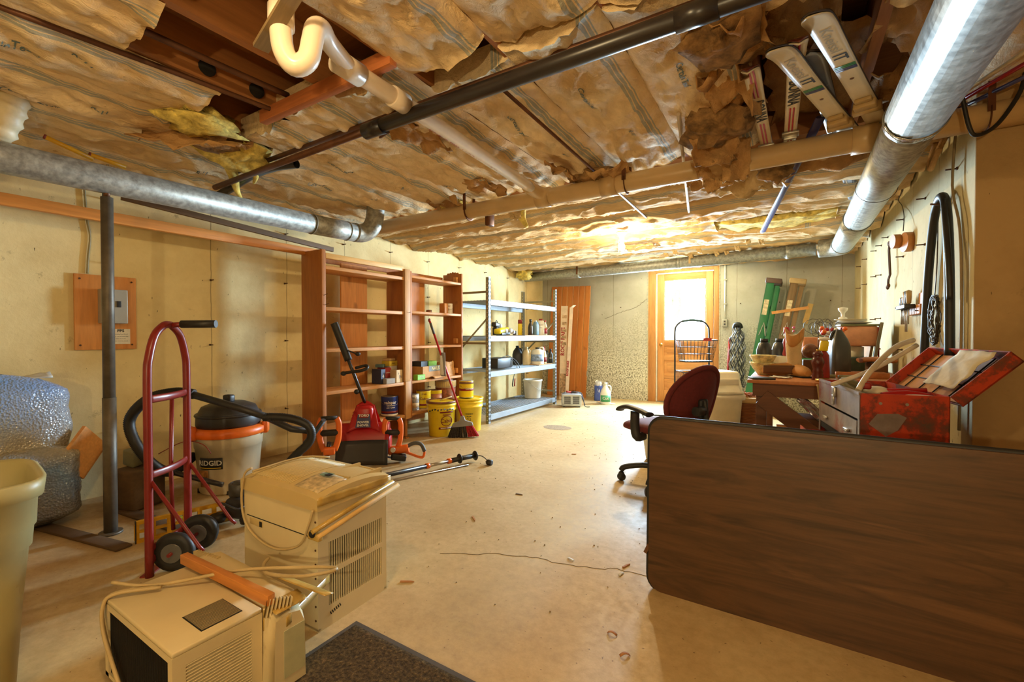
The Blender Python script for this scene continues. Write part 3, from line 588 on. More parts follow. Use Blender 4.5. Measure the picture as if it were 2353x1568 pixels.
def pil(cx, cy, z0, z1, rx, ry, seed):
    def fn(u, v):
        a = 2 * pi * u; e = min(1, sin(pi * min(max(v, .0), 1)) * 2.2 + .02) ** .45; sq = (abs(cos(a)) ** 4 + abs(sin(a)) ** 4) ** -.25
        n_ = 1 + .06 * noise.noise((cos(a) * 2, sin(a) * 2, v * 6 + seed)) + .03 * noise.noise((cos(a) * 6, sin(a) * 6, v * 15 + seed))
        return (cx + cos(a) * rx * sq * e * n_, cy + sin(a) * ry * sq * e * n_, z0 + (z1 - z0) * v)
    return MB().sheet(fn, 36, 30)
pil(0, -.02, 0.02, .74, .15, .3, 1).build('upper_roll', m_bub, t); pil(.08, .1, -.09, .36, .14, .2, 7).build('lower_roll', m_bub, t)
MB().sheet(lambda u, v: (-.06 + .12 * u, .05 + .16 * v, .715 + .03 * v * (1 - abs(2 * u - 1)) + .008 * noise.noise((u * 5, v * 5, 2))), 8, 8, .006).build('folded_top', mat('clear_film', S(196, 190, 176), .25), t)
m_yel = mat('tool_yellow', S(214, 158, 24), .45); m_redtip = mat('red_tip', S(120, 40, 24), .6)
# grey-green bin
m_bin = mat('olive_bin', S(168, 158, 110), .42, var=.06, sc=3)
t = thing('trash_bin', 'tall grey-green plastic trash bin at the left edge of the room', 'trash bin', (-2.01, .15, 0), radians(-6))
def rsq(a, b, n=32, p=5):
    return [(a * math.copysign(abs(cos(q)) ** (2 / p), cos(q)), b * math.copysign(abs(sin(q)) ** (2 / p), sin(q))) for q in [2 * pi * i / n for i in range(n)]]
def loft(rings, n=32, closed_bottom=True):
    m = MB(); vs = []; fs = []
    for a, b_, z in rings: vs += [(x, y, z) for x, y in rsq(a, b_, n)]
    for i in range(len(rings) - 1):
        for j in range(n): fs.append((i * n + j, i * n + (j + 1) % n, (i + 1) * n + (j + 1) % n, (i + 1) * n + j))
    if closed_bottom: fs.append(tuple(range(n))[::-1])
    m.add(vs, fs, True); return m
r_ = [(.145, .18, .005), (.155, .19, .02), (.178, .21, .34), (.186, .22, .44), (.192, .226, .445), (.196, .23, .5), (.2, .235, .505), (.204, .238, .585), (.216, .25, .59), (.22, .255, .635), (.212, .247, .64), (.2, .235, .63), (.19, .225, .5), (.15, .185, .03)]
bb = loft(r_, 40); bb.f.append(tuple(range((len(r_) - 1) * 40, len(r_) * 40))); bb.sm.append(False); bb.build('bin_body', m_bin, t)
# loose wood against the wall
m_ply = wood('pale_ply', S(214, 142, 66), S(238, 176, 104), .6, 1, 4); m_oldw = wood('dark_old_board', S(78, 58, 38), S(112, 86, 56), .8, 0, 4)
tag(MB().bx(-.15, .15, -.009, .009, 0, .3).build('plywood_offcut', m_ply, None, (-3.15, .5, .02), (radians(-12), radians(38), radians(-40))), 'orange plywood offcut leaning behind the trash bin', 'board')
tag(MB().bx(-.11, .11, -.009, .009, 0, .22).build('plywood_offcut', m_ply, None, (-3.5, .93, .3), (radians(-8), radians(48), radians(-60))), 'pale plywood corner poking out beside the wrapped bundle', 'board')
for k, (x, y, rz, l, lab) in enumerate(((-3.2, .75, .2, .9, 'dark board lying on the floor behind the steel post'), (-3.05, 1.05, .1, .8, 'dusty dark plank on the floor beside the post foot'))):
    tag(MB().bx(-l / 2, l / 2, -.035, .035, 0, .012, .002).build('floor_board', m_oldw, None, (x, y, .001 + (.019 if k == 3 else 0)), (0, 0, rz)), lab, 'board')
t = thing('scrap_pile', 'greenish tin and black pipe clutter behind the steel post', 'clutter', (-3.42, 1.1, 0))
MB().box((.0, 0, .3), (.09, .09, .1), (.1, .2, .3), .01).build('tin', mat('green_tin', S(132, 132, 104), .5), t)
MB().tube([(.1, .05, .24), (.25, .2, .16), (.38, .32, .1)], .016, 10, 3).build('black_pipe', m_abs, t); MB().box((.03, .0, .12), (.2, .2, .24), (.0, .0, .3), .02).build('dark_crate', m_oldw, t)
MB().tube([(.05, .1, .3), (.15, .2, .37), (.28, .25, .36), (.32, .28, .3)], .003, 5, 4).build('red_wire', mat('red_wire', S(150, 60, 44), .5), t); MB().ell((.08, -.02, .2), (.05, .05, .04)).build('foil_ball', mat('foil', S(190, 190, 190), .2, .9, bmp=1, bsc=30), t)

# hand truck
m_red = mat('red_enamel', S(128, 34, 30), .32, var=.12, sc=6)
t = thing('hand_truck', 'red steel hand truck with a black grip standing by the vacuum', 'hand truck', (-2.44, .91, 0), (0, 0, math.atan2(.22, -.18)))
# local x runs along the frame (left tube at -.14, right tube at +.14), local -y points to the right in view
hw = .142
MB().tube([(-hw, 0, 0), (-hw, 0, .5), (-hw, 0, .86), (-hw * .93, 0, .95), (-hw * .66, 0, 1.045), (-hw * .25, 0, 1.09), (0, 0, 1.098), (hw * .25, 0, 1.09), (hw * .66, 0, 1.045), (hw * .93, 0, .95), (hw, 0, .86), (hw, 0, .5), (hw, 0, 0)], .0165, 16, 4).build('frame_tube', m_red, t)
for z in (.77, .44, .12, .07): MB().tube([(-hw, 0, z), (-.05, -.02, z), (.05, -.02, z), (hw, 0, z)], .01, 8, 3, flat=(.017, .006)).build('cross_bar', m_red, t)
MB().tube([(.06, .02, .77), (.055, .025, .4), (.06, .02, .12)], .009, 8).build('centre_strut', m_red, t)
for sx in (-1, 1): MB().tube([(sx * hw, 0, .43), (sx * hw, -.2, .12), (sx * hw * 1.02, -.22, .1)], .008, 8).build('brace', m_red, t)
MB().tube([(-.12, .01, .42), (.02, .02, .25), (.055, .022, .2)], .007, 8).build('diagonal', m_red, t)
MB().tube([(hw * .1, 0, 1.095), (hw * .1, -.06, 1.10)], .012, 10).build('handle_stub', m_red, t)
MB().cyl((hw * .1, -.05, 1.10), (hw * .1, -.2, 1.102), .018, n=14).build('grip', m_black, t)
MB().bx(-.15, .15, 0, .035, 0, .006).build('toe_plate', m_red, t); MB().cyl((-.142, -.075, .086), (.142, -.075, .086), .008).build('axle', m_red, t)
wm = MB().lathe([(.02, -.02), (.045, -.018), (.055, -.02), (.08, -.018), (.086, 0), (.08, .018), (.055, .02), (.045, .018), (.02, .02)], 28); wm.v = [(v[2], v[0], v[1]) for v in wm.v]
wme = wm.mesh('wheel', m_black)
for sx in (-.1, .1): o = obj('wheel', wme, t, (sx, -.075, .086)); MB().cyl((sx - .024, -.075, .086), (sx + .024, -.075, .086), .042, n=18).build('hub', mat('wheel_hub', S(120, 120, 120), .4, .6), t)

# shop vacuum
m_vac = mat('vac_tub', S(206, 190, 158), .45, var=.05, sc=3); m_orange = mat('tool_orange', S(232, 108, 24), .4, var=.06); m_vblk = mat('vac_black', S(46, 44, 44), .45)
t = thing('shop_vacuum', 'beige and orange shop vacuum with black lid by the hand truck', 'vacuum', (-3.27, 1.57, 0), radians(20))
MB().lathe([(.165, 0), (.172, .01), (.176, .05), (.196, .3), (.2, .3), (.204, .37), (.208, .38)], 36).build('tub', m_vac, t)
MB().lathe([(.216, .375), (.222, .38), (.222, .42), (.2, .432), (.16, .44)], 36).build('orange_ring', m_orange, t)
for a in (-2.0, .6): MB().box((cos(a) * .222, sin(a) * .222, .41), (.04, .09, .09), (0, 0, a), .012).build('latch', m_orange, t)
hd = MB().lathe([(.185, .432), (.192, .45), (.19, .51), (.178, .53), (.16, .565), (.1, .59), (.0, .595)], 36); hd.build('motor_head', m_vblk, t)
MB().lathe([(.196, .505), (.199, .512), (.195, .52)], 36).build('head_rim', m_vblk, t); MB().box((0, 0, .615), (.06, .05, .05), None, .01).build('switch_block', m_vblk, t)
aL = -1.38
def wv(a, b_): q = aL + a / .2; r = .186 + (.01 if b_ > 0 else 0); return Vector((cos(q) * (.193 + b_ * .075), sin(q) * (.193 + b_ * .075), .215 + b_))
MB().sheet(lambda u, v: tuple(wv((u - .5) * .155, (v - .5) * .075) * 1.0), 12, 2, .003).build('badge', m_ink, t)
def wv2(a, b_): p = wv(a, b_ + .006); k = 1 + .008 / Vector((p.x, p.y, 0)).length; return Vector((p.x * k, p.y * k, p.z))
text('RIDGID', .046, mat('white_print', S(230, 226, 216), .5), t, (0, 0, 0), (1, 0, 0), (0, 1, 0), bold=.001, wrap=wv2)
MB().sheet(lambda u, v: tuple(wv2((u - .5) * .14, -.034 + v * .005)), 12, 1, .001).build('badge_stripe', mat('yellow_print', S(224, 190, 40), .5), t)
MB().sheet(lambda u, v: tuple(wv2(-.08 + u * .07, -.16 + v * .11)), 6, 3, .001).build('warning_sticker', mat('sticker', S(178, 120, 54), .6, var=.4, sc=40), t)
for q in range(4):
    a = pi / 4 + q * pi / 2; MB().cyl((cos(a) * .16, sin(a) * .16, .0), (cos(a) * .16, sin(a) * .16, .025), .022, n=10).build('caster', m_vblk, t)
def hose(pts, r, k=6, amp=.0022, n=12, pitch=.009):
    P = smoothpath(pts, 14); L = [0]
    for i in range(1, len(P)): L.append(L[-1] + (P[i] - P[i - 1]).length)
    N = int(L[-1] / (pitch / 2)); Q = []; j = 0
    for i in range(N + 1):
        d = L[-1] * i / N
        while j < len(L) - 2 and L[j + 1] < d: j += 1
        f = (d - L[j]) / max(1e-9, L[j + 1] - L[j]); Q.append(P[j].lerp(P[j + 1], f))
    return MB().tube(Q, r, n, radii=[r + (amp if i % 2 else -amp) for i in range(len(Q))])
t2 = thing('vacuum_hose', 'black ribbed vacuum hose looping behind the hand truck and over the vacuum', 'hose', (0, 0, 0))
hose([(-3.38, 1.4, .24), (-3.26, 1.24, .2), (-3.2, 1.13, .26), (-3.24, 1.05, .4), (-3.28, 1.03, .55), (-3.2, 1.09, .67), (-3.08, 1.18, .71), (-2.98, 1.24, .7)], .028).build('looped_hose', m_black, t2)
MB().tube([(-2.99, 1.23, .70), (-2.78, 1.38, .62), (-2.62, 1.5, .55)], .021, 14).build('wand', m_vblk, t2)
hose([(-2.66, 1.47, .56), (-2.55, 1.56, .55), (-2.46, 1.63, .5), (-2.46, 1.64, .41), (-2.52, 1.59, .33), (-2.58, 1.55, .25), (-2.64, 1.52, .16)], .024).build('return_hose', m_black, t2)
MB().tube([(-2.95, 1.62, .52), (-2.78, 1.72, .43), (-2.72, 1.8, .41)], .021, 14).build('extension_wand', m_vblk, t2); MB().tube([(-2.74, 1.79, .33), (-2.69, 1.83, .4), (-2.64, 1.86, .48)], .012, 8, flat=(.016, .03)).build('floor_nozzle', m_vblk, t2)
# yellow level
t = thing('spirit_level', 'yellow perforated spirit level on edge behind the hand truck', 'level', (-2.74, 1.09, .0), math.atan2(.25, .06))
m_yel = mat('tool_yellow', S(214, 158, 24), .45); lv = MB().bx(-.2, .2, -.012, .012, 0, .016).bx(-.2, .2, -.012, .012, .094, .11).bx(-.2, .2, -.012, .012, .05, .06)
for x in [-.2 + i * .066 for i in range(7)]: lv.bx(x - .008, x + .012, -.01, .01, .016, .094)
lv.build('rail', m_yel, t); MB().bx(-.205, -.2, -.013, .013, 0, .11).build('end_cap', m_black, t); MB().bx(.2, .212, -.016, .016, 0, .112, .004).build('end_cap', m_black, t); MB().cyl((-.03, 0, .078), (.03, 0, .078), .009, n=10).build('vial', mat('vial', S(190, 210, 90), .1), t)
# black power tool parts
t = thing('router_tool', 'black power tool with a round base and orange tag beside the vacuum', 'power tool', (-2.62, 1.3, 0), .5)
MB().lathe([(.05, .13), (.055, .14), (.055, .2), (.048, .205), (.046, .2), (.03, .2), (.03, .21), (0, .21)], 24, (-.03, .06, 0)).build('round_cup', mat('dark_grey_plastic', S(70, 68, 64), .4), t)
MB().box((0, .02, .08), (.13, .1, .11), (.1, .1, .1), .02).build('housing', m_vblk, t); MB().tube([(-.08, -.04, .12), (-.02, -.08, .13), (.05, -.07, .1), (.06, 0, .11)], .007, 8, 4).build('handle_loop', m_vblk, t)
for x in (-.08, .09): MB().lathe([(.0, -.02), (.035, -.02), (.04, 0), (.035, .02), (0, .02)], 16, (x, -.05, .042)).build('knob_wheel', m_black, t)
MB().box((.08, -.02, .1), (.04, .03, .002), (.6, .3, 0)).build('orange_tag', mat('orange_tag', S(236, 80, 40), .5), t)
tag(flapd := MB().tube([(-2.5, 1.36, .012), (-2.44, 1.4, .05), (-2.46, 1.42, .11), (-2.42, 1.4, .13)], .02, 7, 3, radii=[.03, .018, .022, .01]).build('torn_rag', mat('tan_rag', S(190, 150, 90), .9, bmp=.5)), 'crumpled tan rag between the black tool and the tall air conditioner', 'rag')

for k, (a, b_, lab) in enumerate((((-3.2, .68, 2.05), (-3.2, .86, 2.0), 'short yellow stick lying above the left duct, nearer one'), ((-3.2, .85, 2.02), (-3.2, 1.0, 2.0), 'short yellow stick lying above the left duct, farther one'))):
    t = thing('yellow_stick', lab, 'stick', a); e = Vector(b_) - Vector(a); MB().cyl((0, 0, 0), e, .012, n=10).build('stick', m_yel, t); MB().cyl(-e * .04, (0, 0, 0), .0125, n=10).build('red_end', m_redtip, t)
# ------------------------------------------------------------------ air conditioners and mat
m_ac = mat('ac_cream', S(222, 204, 160), .45, var=.06, sc=3, dirt=S(176, 140, 84), dsc=3.5, dthr=.66); m_acf = mat('ac_front_plastic', S(206, 180, 122), .42, var=.05, sc=3)
m_acd = mat('ac_dark_inside', S(20, 18, 16), .8); m_fin = mat('ac_fins', S(120, 112, 98), .5, .5, var=.3, sc=60, stretch=(1, .02, 1)); m_tape = mat('clear_tape', S(196, 160, 84), .22, var=.2); m_cord = mat('tan_cord', S(196, 172, 124), .5)
t = thing('air_conditioner', 'tall cream air conditioner standing on end with its front facing up', 'air conditioner', (-1.40, .96, 0), radians(1.5))
# local: x from -.52 to 0, y from 0 to .32, z up
MB().bx(-.445, -.02, .015, .305, .012, .42).build('chassis', m_acd, t)
sd = MB().bx(-.46, -.445, 0, .32, .004, .435).bx(-.445, -.0, .0, .012, .004, .435).bx(-.445, 0, .308, .32, .004, .435).bx(-.46, 0, 0, .32, .0, .012)
sd.build('cabinet', m_ac, t)
fp = MB().bx(-.012, 0, .012, .045, .012, .435).bx(-.012, 0, .295, .308, .012, .435).bx(-.012, 0, .045, .295, .012, .075).bx(-.012, 0, .045, .295, .305, .435).bx(-.012, 0, .045, .295, .185, .205)
fp.build('grille_panel', m_ac, t)
for z0, z1 in ((.075, .185), (.205, .305)):
    lo_ = MB()
    for i in range(25): lo_.box((-.003, .05 + i * .01, (z0 + z1) / 2), (.005, .0034, z1 - z0))
    lo_.build('louvres', m_ac, t)
for i in range(6): MB().box((.0004,   .052 + i * .008, .045 + i * .002), (.001, .0035, .012), (.4, 0, 0)).build('drain_slot', m_acd, t)
MB().bx(-.44, -.03, -.001, .0, .33, .333).bx(-.44, -.03, -.0012, 0, .428, .434).build('seam', m_acd, t); MB().bx(-.42, -.33, -.002, .0, .3, .325, .001).build('carry_handle', m_acf, t); MB().bx(-.35, -.335, -.004, 0, .302, .322).build('handle_slot', m_acd, t)
for z in [.04 + i * .05 for i in range(8)]: MB().cyl((-.012, -.002, z), (-.012, .002, z), .004, n=7).build('screw', m_rust, t)
# front panel, curved, facing up
def crown(u, v): return .455 + .052 * sin(pi * (.12 + .76 * v)) ** .6 - .012 * abs(2 * u - 1) ** 6
fr = MB().sheet(lambda u, v: (-.472 + u * .482, -.008 + v * .336, crown(u, v)), 20, 14)
fr.sheet(lambda u, v: (-.472 + u * .482, -.008, .432 + (crown(u, 0) - .432) * v), 20, 2); fr.sheet(lambda u, v: (-.472 + (1 - u) * .482, .328, .432 + (crown(1 - u, 1) - .432) * v), 20, 2)
fr.sheet(lambda u, v: (.01, -.008 + u * .336, .432 + (crown(1, u) - .432) * v), 14, 2); fr.sheet(lambda u, v: (-.472, -.008 + (1 - u) * .336, .432 + (crown(0, 1 - u) - .432) * v), 14, 2)
fr.build('front_panel', m_acf, t)
gr = MB()
for i in range(21):
    x = -.44 + i * .0125; gr.tube([(x, .02 + .05 * k, crown((x + .472) / .482, (.028 + .05 * k) / .336) + .002) for k in range(6)], .0032, 5)
gr.build('intake_ribs', m_acf, t)
cp = MB().sheet(lambda u, v: (-.155 + u * .135, .015 + v * .125, crown((.317 + u * .135) / .482, (.023 + v * .125) / .336) + .003), 8, 8, .004); cp.build('control_panel', mat('control_print', S(204, 182, 140), .5, var=.3, sc=50), t)
MB().box((-.1, .115, .515), (.05, .028, .003), (0, -.05, 0)).build('teal_label', mat('teal_label', S(120, 150, 130), .5), t); MB().box((-.085, .11, .517), (.022, .02, .003)).build('display', m_acd, t)
MB().bx(-.15, -.02, .16, .31, .462, .465).build('vent_floor', m_acd, t)
for i in range(7): MB().box((-.14 + i * .012 + .01, .215, .488), (.003, .11, .02), (0, .5, 0)).build('air_vane', m_acf, t)
MB().bx(-.155, -.145, .15, .315, .47, .504).bx(-.03, -.02, .15, .315, .47, .502).bx(-.155, -.02, .15, .158, .47, .508).bx(-.155, -.02, .308, .316, .46, .492).build('vent_frame', m_acf, t)
MB().sheet(lambda u, v: (.0125 + .001 * sin(u * 30), -.01 + u * .345, .452 - .012 * u + v * .03 + .004 * noise.noise((u * 9, v * 3, 1))), 16, 3, .0015).build('packing_tape', m_tape, t)
MB().tube([(-.38, -.014, .53), (-.42, -.02, .5), (-.45, -.016, .4), (-.43, -.014, .31), (-.35, -.012, .26), (-.22, -.014, .25), (-.08, -.016, .3), (-.02, -.02, .39), (-.005, -.015, .44)], .0045, 7, 5).build('power_cord', m_cord, t)
MB().tube([(-.4, .0, .51), (-.39, .2, .52), (-.34, .31, .5)], .0045, 7, 3).build('cord_over_top', m_cord, t)
for k, (a, b_, lab) in enumerate((((.012, -.03, .372), (.014, .345, .44), 0), ((.026, -.02, .352), (.03, .36, .425), 1))):
    MB().tube([a, b_], .01, 4).build('foam_strip', m_pine_end if k else m_tape, t)
MB().bx(-.03, .03, -.02, .0, .335, .36, .004).build('tape_wad', m_tape, t); MB().ell((-.0, -.022, .36), (.014, .01, .014), 8, 6).build('knot', m_acd, t)

t = thing('air_conditioner', 'low cream window air conditioner with wood stick, in front of the tall one', 'air conditioner', (-1.31, .49, .012))
# local: x -.46..0, y 0..22, bezel y .22..38
MB().bx(-.445, -.02, .03, .22, .01, .22).build('chassis', m_acd, t)
MB().bx(-.46, 0, 0, .225, .222, .236, .004).build('top_cover', m_ac, t)
MB().bx(-.46, -.435, 0, .225, 0, .222).bx(-.025, 0, 0, .03, 0, .222).bx(-.025, 0, .195, .225, 0, .222).bx(-.025, 0, .03, .195, 0, .02).bx(-.025, 0, .03, .195, .19, .222).bx(-.46, 0, 0, .22, 0, .012).build('side_cover', m_ac, t)
sg = MB()
for i in range(20): sg.box((-.006, .1125, .025 + i * .0086), (.014, .165, .0032), (0, .4, 0))
sg.build('side_louvres', m_ac, t)
MB().bx(-.435, -.025, .012, .018, .012, .222).build('coil_face', m_fin, t); fn_ = MB()
for i in range(60): fn_.bx(-.43 + i * .0068, -.428 + i * .0068, .004, .012, .014, .22)
fn_.build('coil_fins', m_acd, t); MB().bx(-.434, -.026, .001, .011, .203, .2215).build('back_lip', m_ac, t)
vt = MB().bx(-.235, -.235 + .001, .07, .13, .236, .2365)
MB().bx(-.147, -.033, .08, .187, .2355, .2368).build('vent_plate', m_acd, t); vs_ = MB()
for i in range(16): vs_.bx(-.144 + i * .0069, -.141 + i * .0069, .083, .184, .2365, .239)
vs_.build('vent_slats', mat('vent_grey', S(150, 132, 98), .5), t)
bz = MB().sheet(lambda u, v: (-.47 + u * .55, .225 + .155 * v, .0), 2, 2)
pr_ = [(.225, -.0), (.235, .238), (.3, .246), (.36, .235), (.385, .19), (.39, .0)]
bz = MB(); xs = [(-.475, .0), (-.43, 1), (.03, 1), (.09, .0)]
for (x, k) in xs: pass
def bez(u, v):
    i = v * (len(pr_) - 1); a = pr_[min(int(i), len(pr_) - 2)]; b_ = pr_[min(int(i), len(pr_) - 2) + 1]; f = i - min(int(i), len(pr_) - 2)
    y = a[0] + (b_[0] - a[0]) * f; z = a[1] + (b_[1] - a[1]) * f; sh = 1 - .12 * max(0, (u - .86) / .14) ** 1.2
    return (-.475 + u * .535, .225 + (y - .225) * .8 * (1 if u < .86 else 1 - .25 * (u - .86) / .14), z * sh)
bz = MB().sheet(bez, 14, 10); n0 = len(bz.v)
bz.f.append(tuple(14 * 11 + j for j in range(11))); bz.sm.append(False); bz.f.append(tuple(j for j in range(11))[::-1]); bz.sm.append(False)
bz.build('front_bezel', m_ac, t)
MB().bx(.0605, .062, .255, .32, .03, .17).build('bezel_label', mat('pale_green_label', S(196, 192, 150), .5), t)
def accordion(c, w, h, n, rot, parent):
    m = MB(); pts = []
    for i in range(n + 1): pts.append((i * w / n, .008 if i % 2 else -.008))
    for i in range(n):
        (x0, y0), (x1, y1) = pts[i], pts[i + 1]; m.add([(x0, y0, 0), (x1, y1, 0), (x1, y1, h), (x0, y0, h), (x0, y0 + .002, 0), (x1, y1 + .002, 0), (x1, y1 + .002, h), (x0, y0 + .002, h)], [(0, 1, 2, 3), (7, 6, 5, 4), (3, 2, 6, 7), (0, 4, 5, 1)])
    return m.build('accordion_side', m_ac, parent, c, rot)
accordion((-.53, .275, .06), .13, .19, 20, (0, 0, .15), t); accordion((.02, .215, .215), .07, .055, 14, (0, .2, 1.2), t)
MB().sheet(lambda u, v: (.0 + .055 * u, .235 + .1 * v, .24 - .012 * u + .004 * noise.noise((u * 5, v * 6, 3))), 6, 6, .0015).sheet(lambda u, v: (.0 + .001 * u, .228 + .05 * u, .236 - .07 * v), 4, 4, .0015).build('packing_tape', m_tape, t)
MB().sheet(lambda u, v: (-.1 + .22 * u, .33 + .03 * v + .02 * u, .247 - .006 * v), 8, 3, .0015).build('packing_tape', m_tape, t)
tb = MB().tube([(-.47, .02, .27), (-.38, .1, .25), (-.2, .26, .275), (-.02, .36, .29), (.08, .4, .3), (.12, .38, .31), (.05, .32, .3), (-.1, .3, .275), (-.2, .34, .255), (-.24, .38, .252)], .0055, 7, 6); tb.build('power_cord', m_cord, t)
MB().tube([(-.36, .1, .25), (-.43, .02, .25), (-.45, -.006, .22), (-.44, -.01, .16), (-.36, -.012, .08), (-.25, -.012, .0)], .0055, 7, 5).tube([(-.35, .105, .25), (-.425, .015, .25), (-.44, -.01, .22), (-.425, -.014, .15), (-.34, -.016, .08), (-.24, -.016, .0)], .0055, 7, 5).build('power_cord', m_cord, t)
tag(MB().bx(-.25, .25, -.012, .012, -.016, .016, .002).build('wood_stick', wood('stick_pine', S(196, 116, 46), S(222, 150, 76), .5, 0, 5), None, (-1.53, .715, .276), (0, 0, radians(2.5))), 'square orange pine stick lying across the low air conditioner', 'stick')
tag(MB().sheet(lambda u, v: (-1.235 - .15 * u, .745 + .25 * u, .2 - .03 * u + v * .028), 8, 2, .0015).build('tape_strip', m_tape), 'strip of tape stretched between the two air conditioners', 'tape')
# floor mat
m_mat, nt, b = base('mat_fibre', .95, 0, .1); co = coords(nt); f = noisetex(nt, co, 90, 4, .8); g = noisetex(nt, co, 14, 4)
c = ramp(nt, f, [(.35, S(56, 44, 28)), (.55, S(96, 76, 46)), (.72, S(144, 114, 68))]); nt.links.new(mixc(nt, ramp(nt, g, [(.66, (0, 0, 0)), (.7, (.5, .5, .5))]), c, S(150, 110, 70)), b.inputs['Base Color']); bump(nt, b, f, 1.0, .012)
t = thing('floor_mat', 'brown fibre floor mat with dark rubber edge in the foreground', 'mat', (-1.335, 1.07, 0), radians(0))
MB().bx(0, .9, -.95, 0, .0005, .006).build('rubber_edge', mat('mat_edge', S(78, 70, 60), .8), t)
MB().sheet(lambda u, v: (.018 + u * .864, -.932 + v * .914, .0085 + .0015 * noise.noise((u * 60, v * 60, 0))), 60, 60, .004).build('pile', m_mat, t)
for k, (x, y, rz) in enumerate(((.62, -.62, .4), (.5, -.45, 1.4), (.2, -.3, 2), (.7, -.3, .2))): MB().prism([(-.012, 0), (0, -.003), (.014, .001), (.002, .004)], .009, .012).build('wood_chip', m_ply, t, (x, y, 0), (0, 0, rz))
# chips and slivers on the slab
m_chip = wood('chip_wood', S(176, 112, 56), S(206, 148, 90), .7, 0)
for k, (x, y, l, rz, lab) in enumerate(((-1.37, 1.36, .06, .5, 'pointed wood sliver lying beside the tall air conditioner'), (-1.52, 2.03, .07, -.7, 'brown wood splinter lying mid-floor before the table'), (-1.6, 3.6, .04, .4, 'small wood crumb on the floor near the broom'), (-1.5, 2.5, .05, .1, 'thin dark wood sliver in the middle of the floor'), (-.62, 1.98, .05, 1.2, 'wood splinter lying by the left end of the table'))):
    tag(MB().prism([(-l / 2, -.004), (l / 2, 0), (l / 4, .006), (-l / 2, .005)], 0, .005).build('wood_sliver', m_chip if k != 3 else m_brownb, None, (x, y, .0005), (0, 0, rz)), lab, 'wood sliver')
gr_ = MB(); r = random.Random(3)
for i in range(420):
    x, y = r.uniform(-2.6, -.3), r.uniform(1.3, 6.8); s_ = r.uniform(.0015, .005)
    gr_.ell((x, y, s_ * .5), (s_, s_ * .8, s_ * .6), 5, 3)
tag(stuff(gr_.build('floor_grit', mat('grit', S(150, 130, 100), .9, var=.5, sc=2))), 'fine grit and crumbs scattered over the concrete floor', 'grit')

for k, (x, y, lab) in enumerate(((-.52, 1.5, 'curled wood shaving on the floor in the shadow of the table'), (-.45, 1.42, 'thin wood shaving nearest the table shadow'), (-.62, 1.9, 'bright paper fleck by the left end of the table'), (-2.0, .78, 'white paper fleck on the floor beside the hand truck'), (-.86, 1.9, 'tiny white fleck on the crack in the floor'))):
    tag(MB().sheet(lambda u, v: ((u - .5) * .035, (v - .5) * .012, .003 + .008 * sin(pi * u) * (1 if k < 2 else .3)), 5, 2, .001).build('floor_fleck', m_chip if k < 2 else m_whitep, None, (x, y, 0), (0, 0, .7 * k)), lab, 'fleck')
# ------------------------------------------------------------------ open wooden bookcase
m_red_w = wood('redwood_board', S(158, 92, 34), S(194, 124, 52), .6, 2, 5, c3=S(100, 58, 26)); m_red_s = wood('redwood_shelf', S(190, 126, 62), S(220, 158, 88), .6, 1, 5)
m_red_b = wood('cedar_back', S(198, 124, 54), S(226, 158, 84), .6, 2, 4, c3=S(126, 74, 34)); m_trimw = wood('pale_trim', S(176, 122, 66), S(206, 156, 96), .6, 2, 5); m_pineb = wood('pine_board', S(222, 166, 84), S(240, 194, 118), .55, 1, 4)
t = thing('bookcase', 'tall open wooden bookcase of reddish boards along the left wall', 'bookcase', (-3.28, 2.30, 0))
MB().bx(-.28, 0, 0, .038, 0, 1.76, .002).build('side_panel', m_red_w, t); MB().bx(-.28, 0, 1.845, 1.87, 0, 1.77, .002).build('side_panel', m_red_w, t); MB().bx(-.28, -.02, .955, .985, .02, 1.70).build('divider', m_red_w, t)
MB().bx(-.02, .012, .925, 1.0, .58, 1.71, .003).build('post', m_trimw, t); MB().bx(-.02, .008, .935, 1.01, .2, .6, .003).build('post', m_trimw, t); MB().bx(-.02, 0, 1.0, 1.035, .2, 1.70, .002).build('post', m_red_w, t)
for k, z in enumerate((1.63, 1.285, .935, .575, .245)):
    MB().bx(-.275, -.002, .04, .953, z - .03, z, .002).build('shelf', m_red_s, t); MB().bx(-.275, -.004, .987, 1.843, z - .025 + (.03 if k == 0 else .01 if k == 1 else 0), z + (.03 if k == 0 else .01 if k == 1 else 0), .002).build('shelf', m_red_s, t)
for y0, y1 in ((.40, .70), (1.25, 1.52)): MB().bx(-.3, -.28, y0, y1, .1, 1.72).build('back_board', m_red_b, t)
for z in (1.72, .9): MB().bx(-.3, -.283, .04, 1.84, z - .02, z + .02).build('back_batten', m_red_w, t) if z > 1 else None
MB().bx(-.03, .0, .04, .92, 1.69, 1.735, .002).build('top_board', m_pineb, t)
for z in (1.67, .95, .6): MB().bx(-.1, -.05, 1.815, 1.845, z, z + .06, .002).build('cleat', m_red_s, t)
sc = MB()
for i in range(5): sc.ell((-.14 + (i - 2) * .035, 1.857, 1.772), (.022, .012, .018 + .006 * (2 - abs(i - 2))), 10, 7)
sc.build('carved_crest', m_red_w, t)
for y, z in ((.02, 1.38), (.03, 1.3), (.97, 1.27)): MB().cyl((0, y, z), (.03, y + .015, z + .012), .0022, n=5).build('nail', m_rust, t)
for y in (.02, .97): MB().bx(-.28, 0, y - .02, y + .02, 0, .01).build('foot_shim', m_red_w, t)
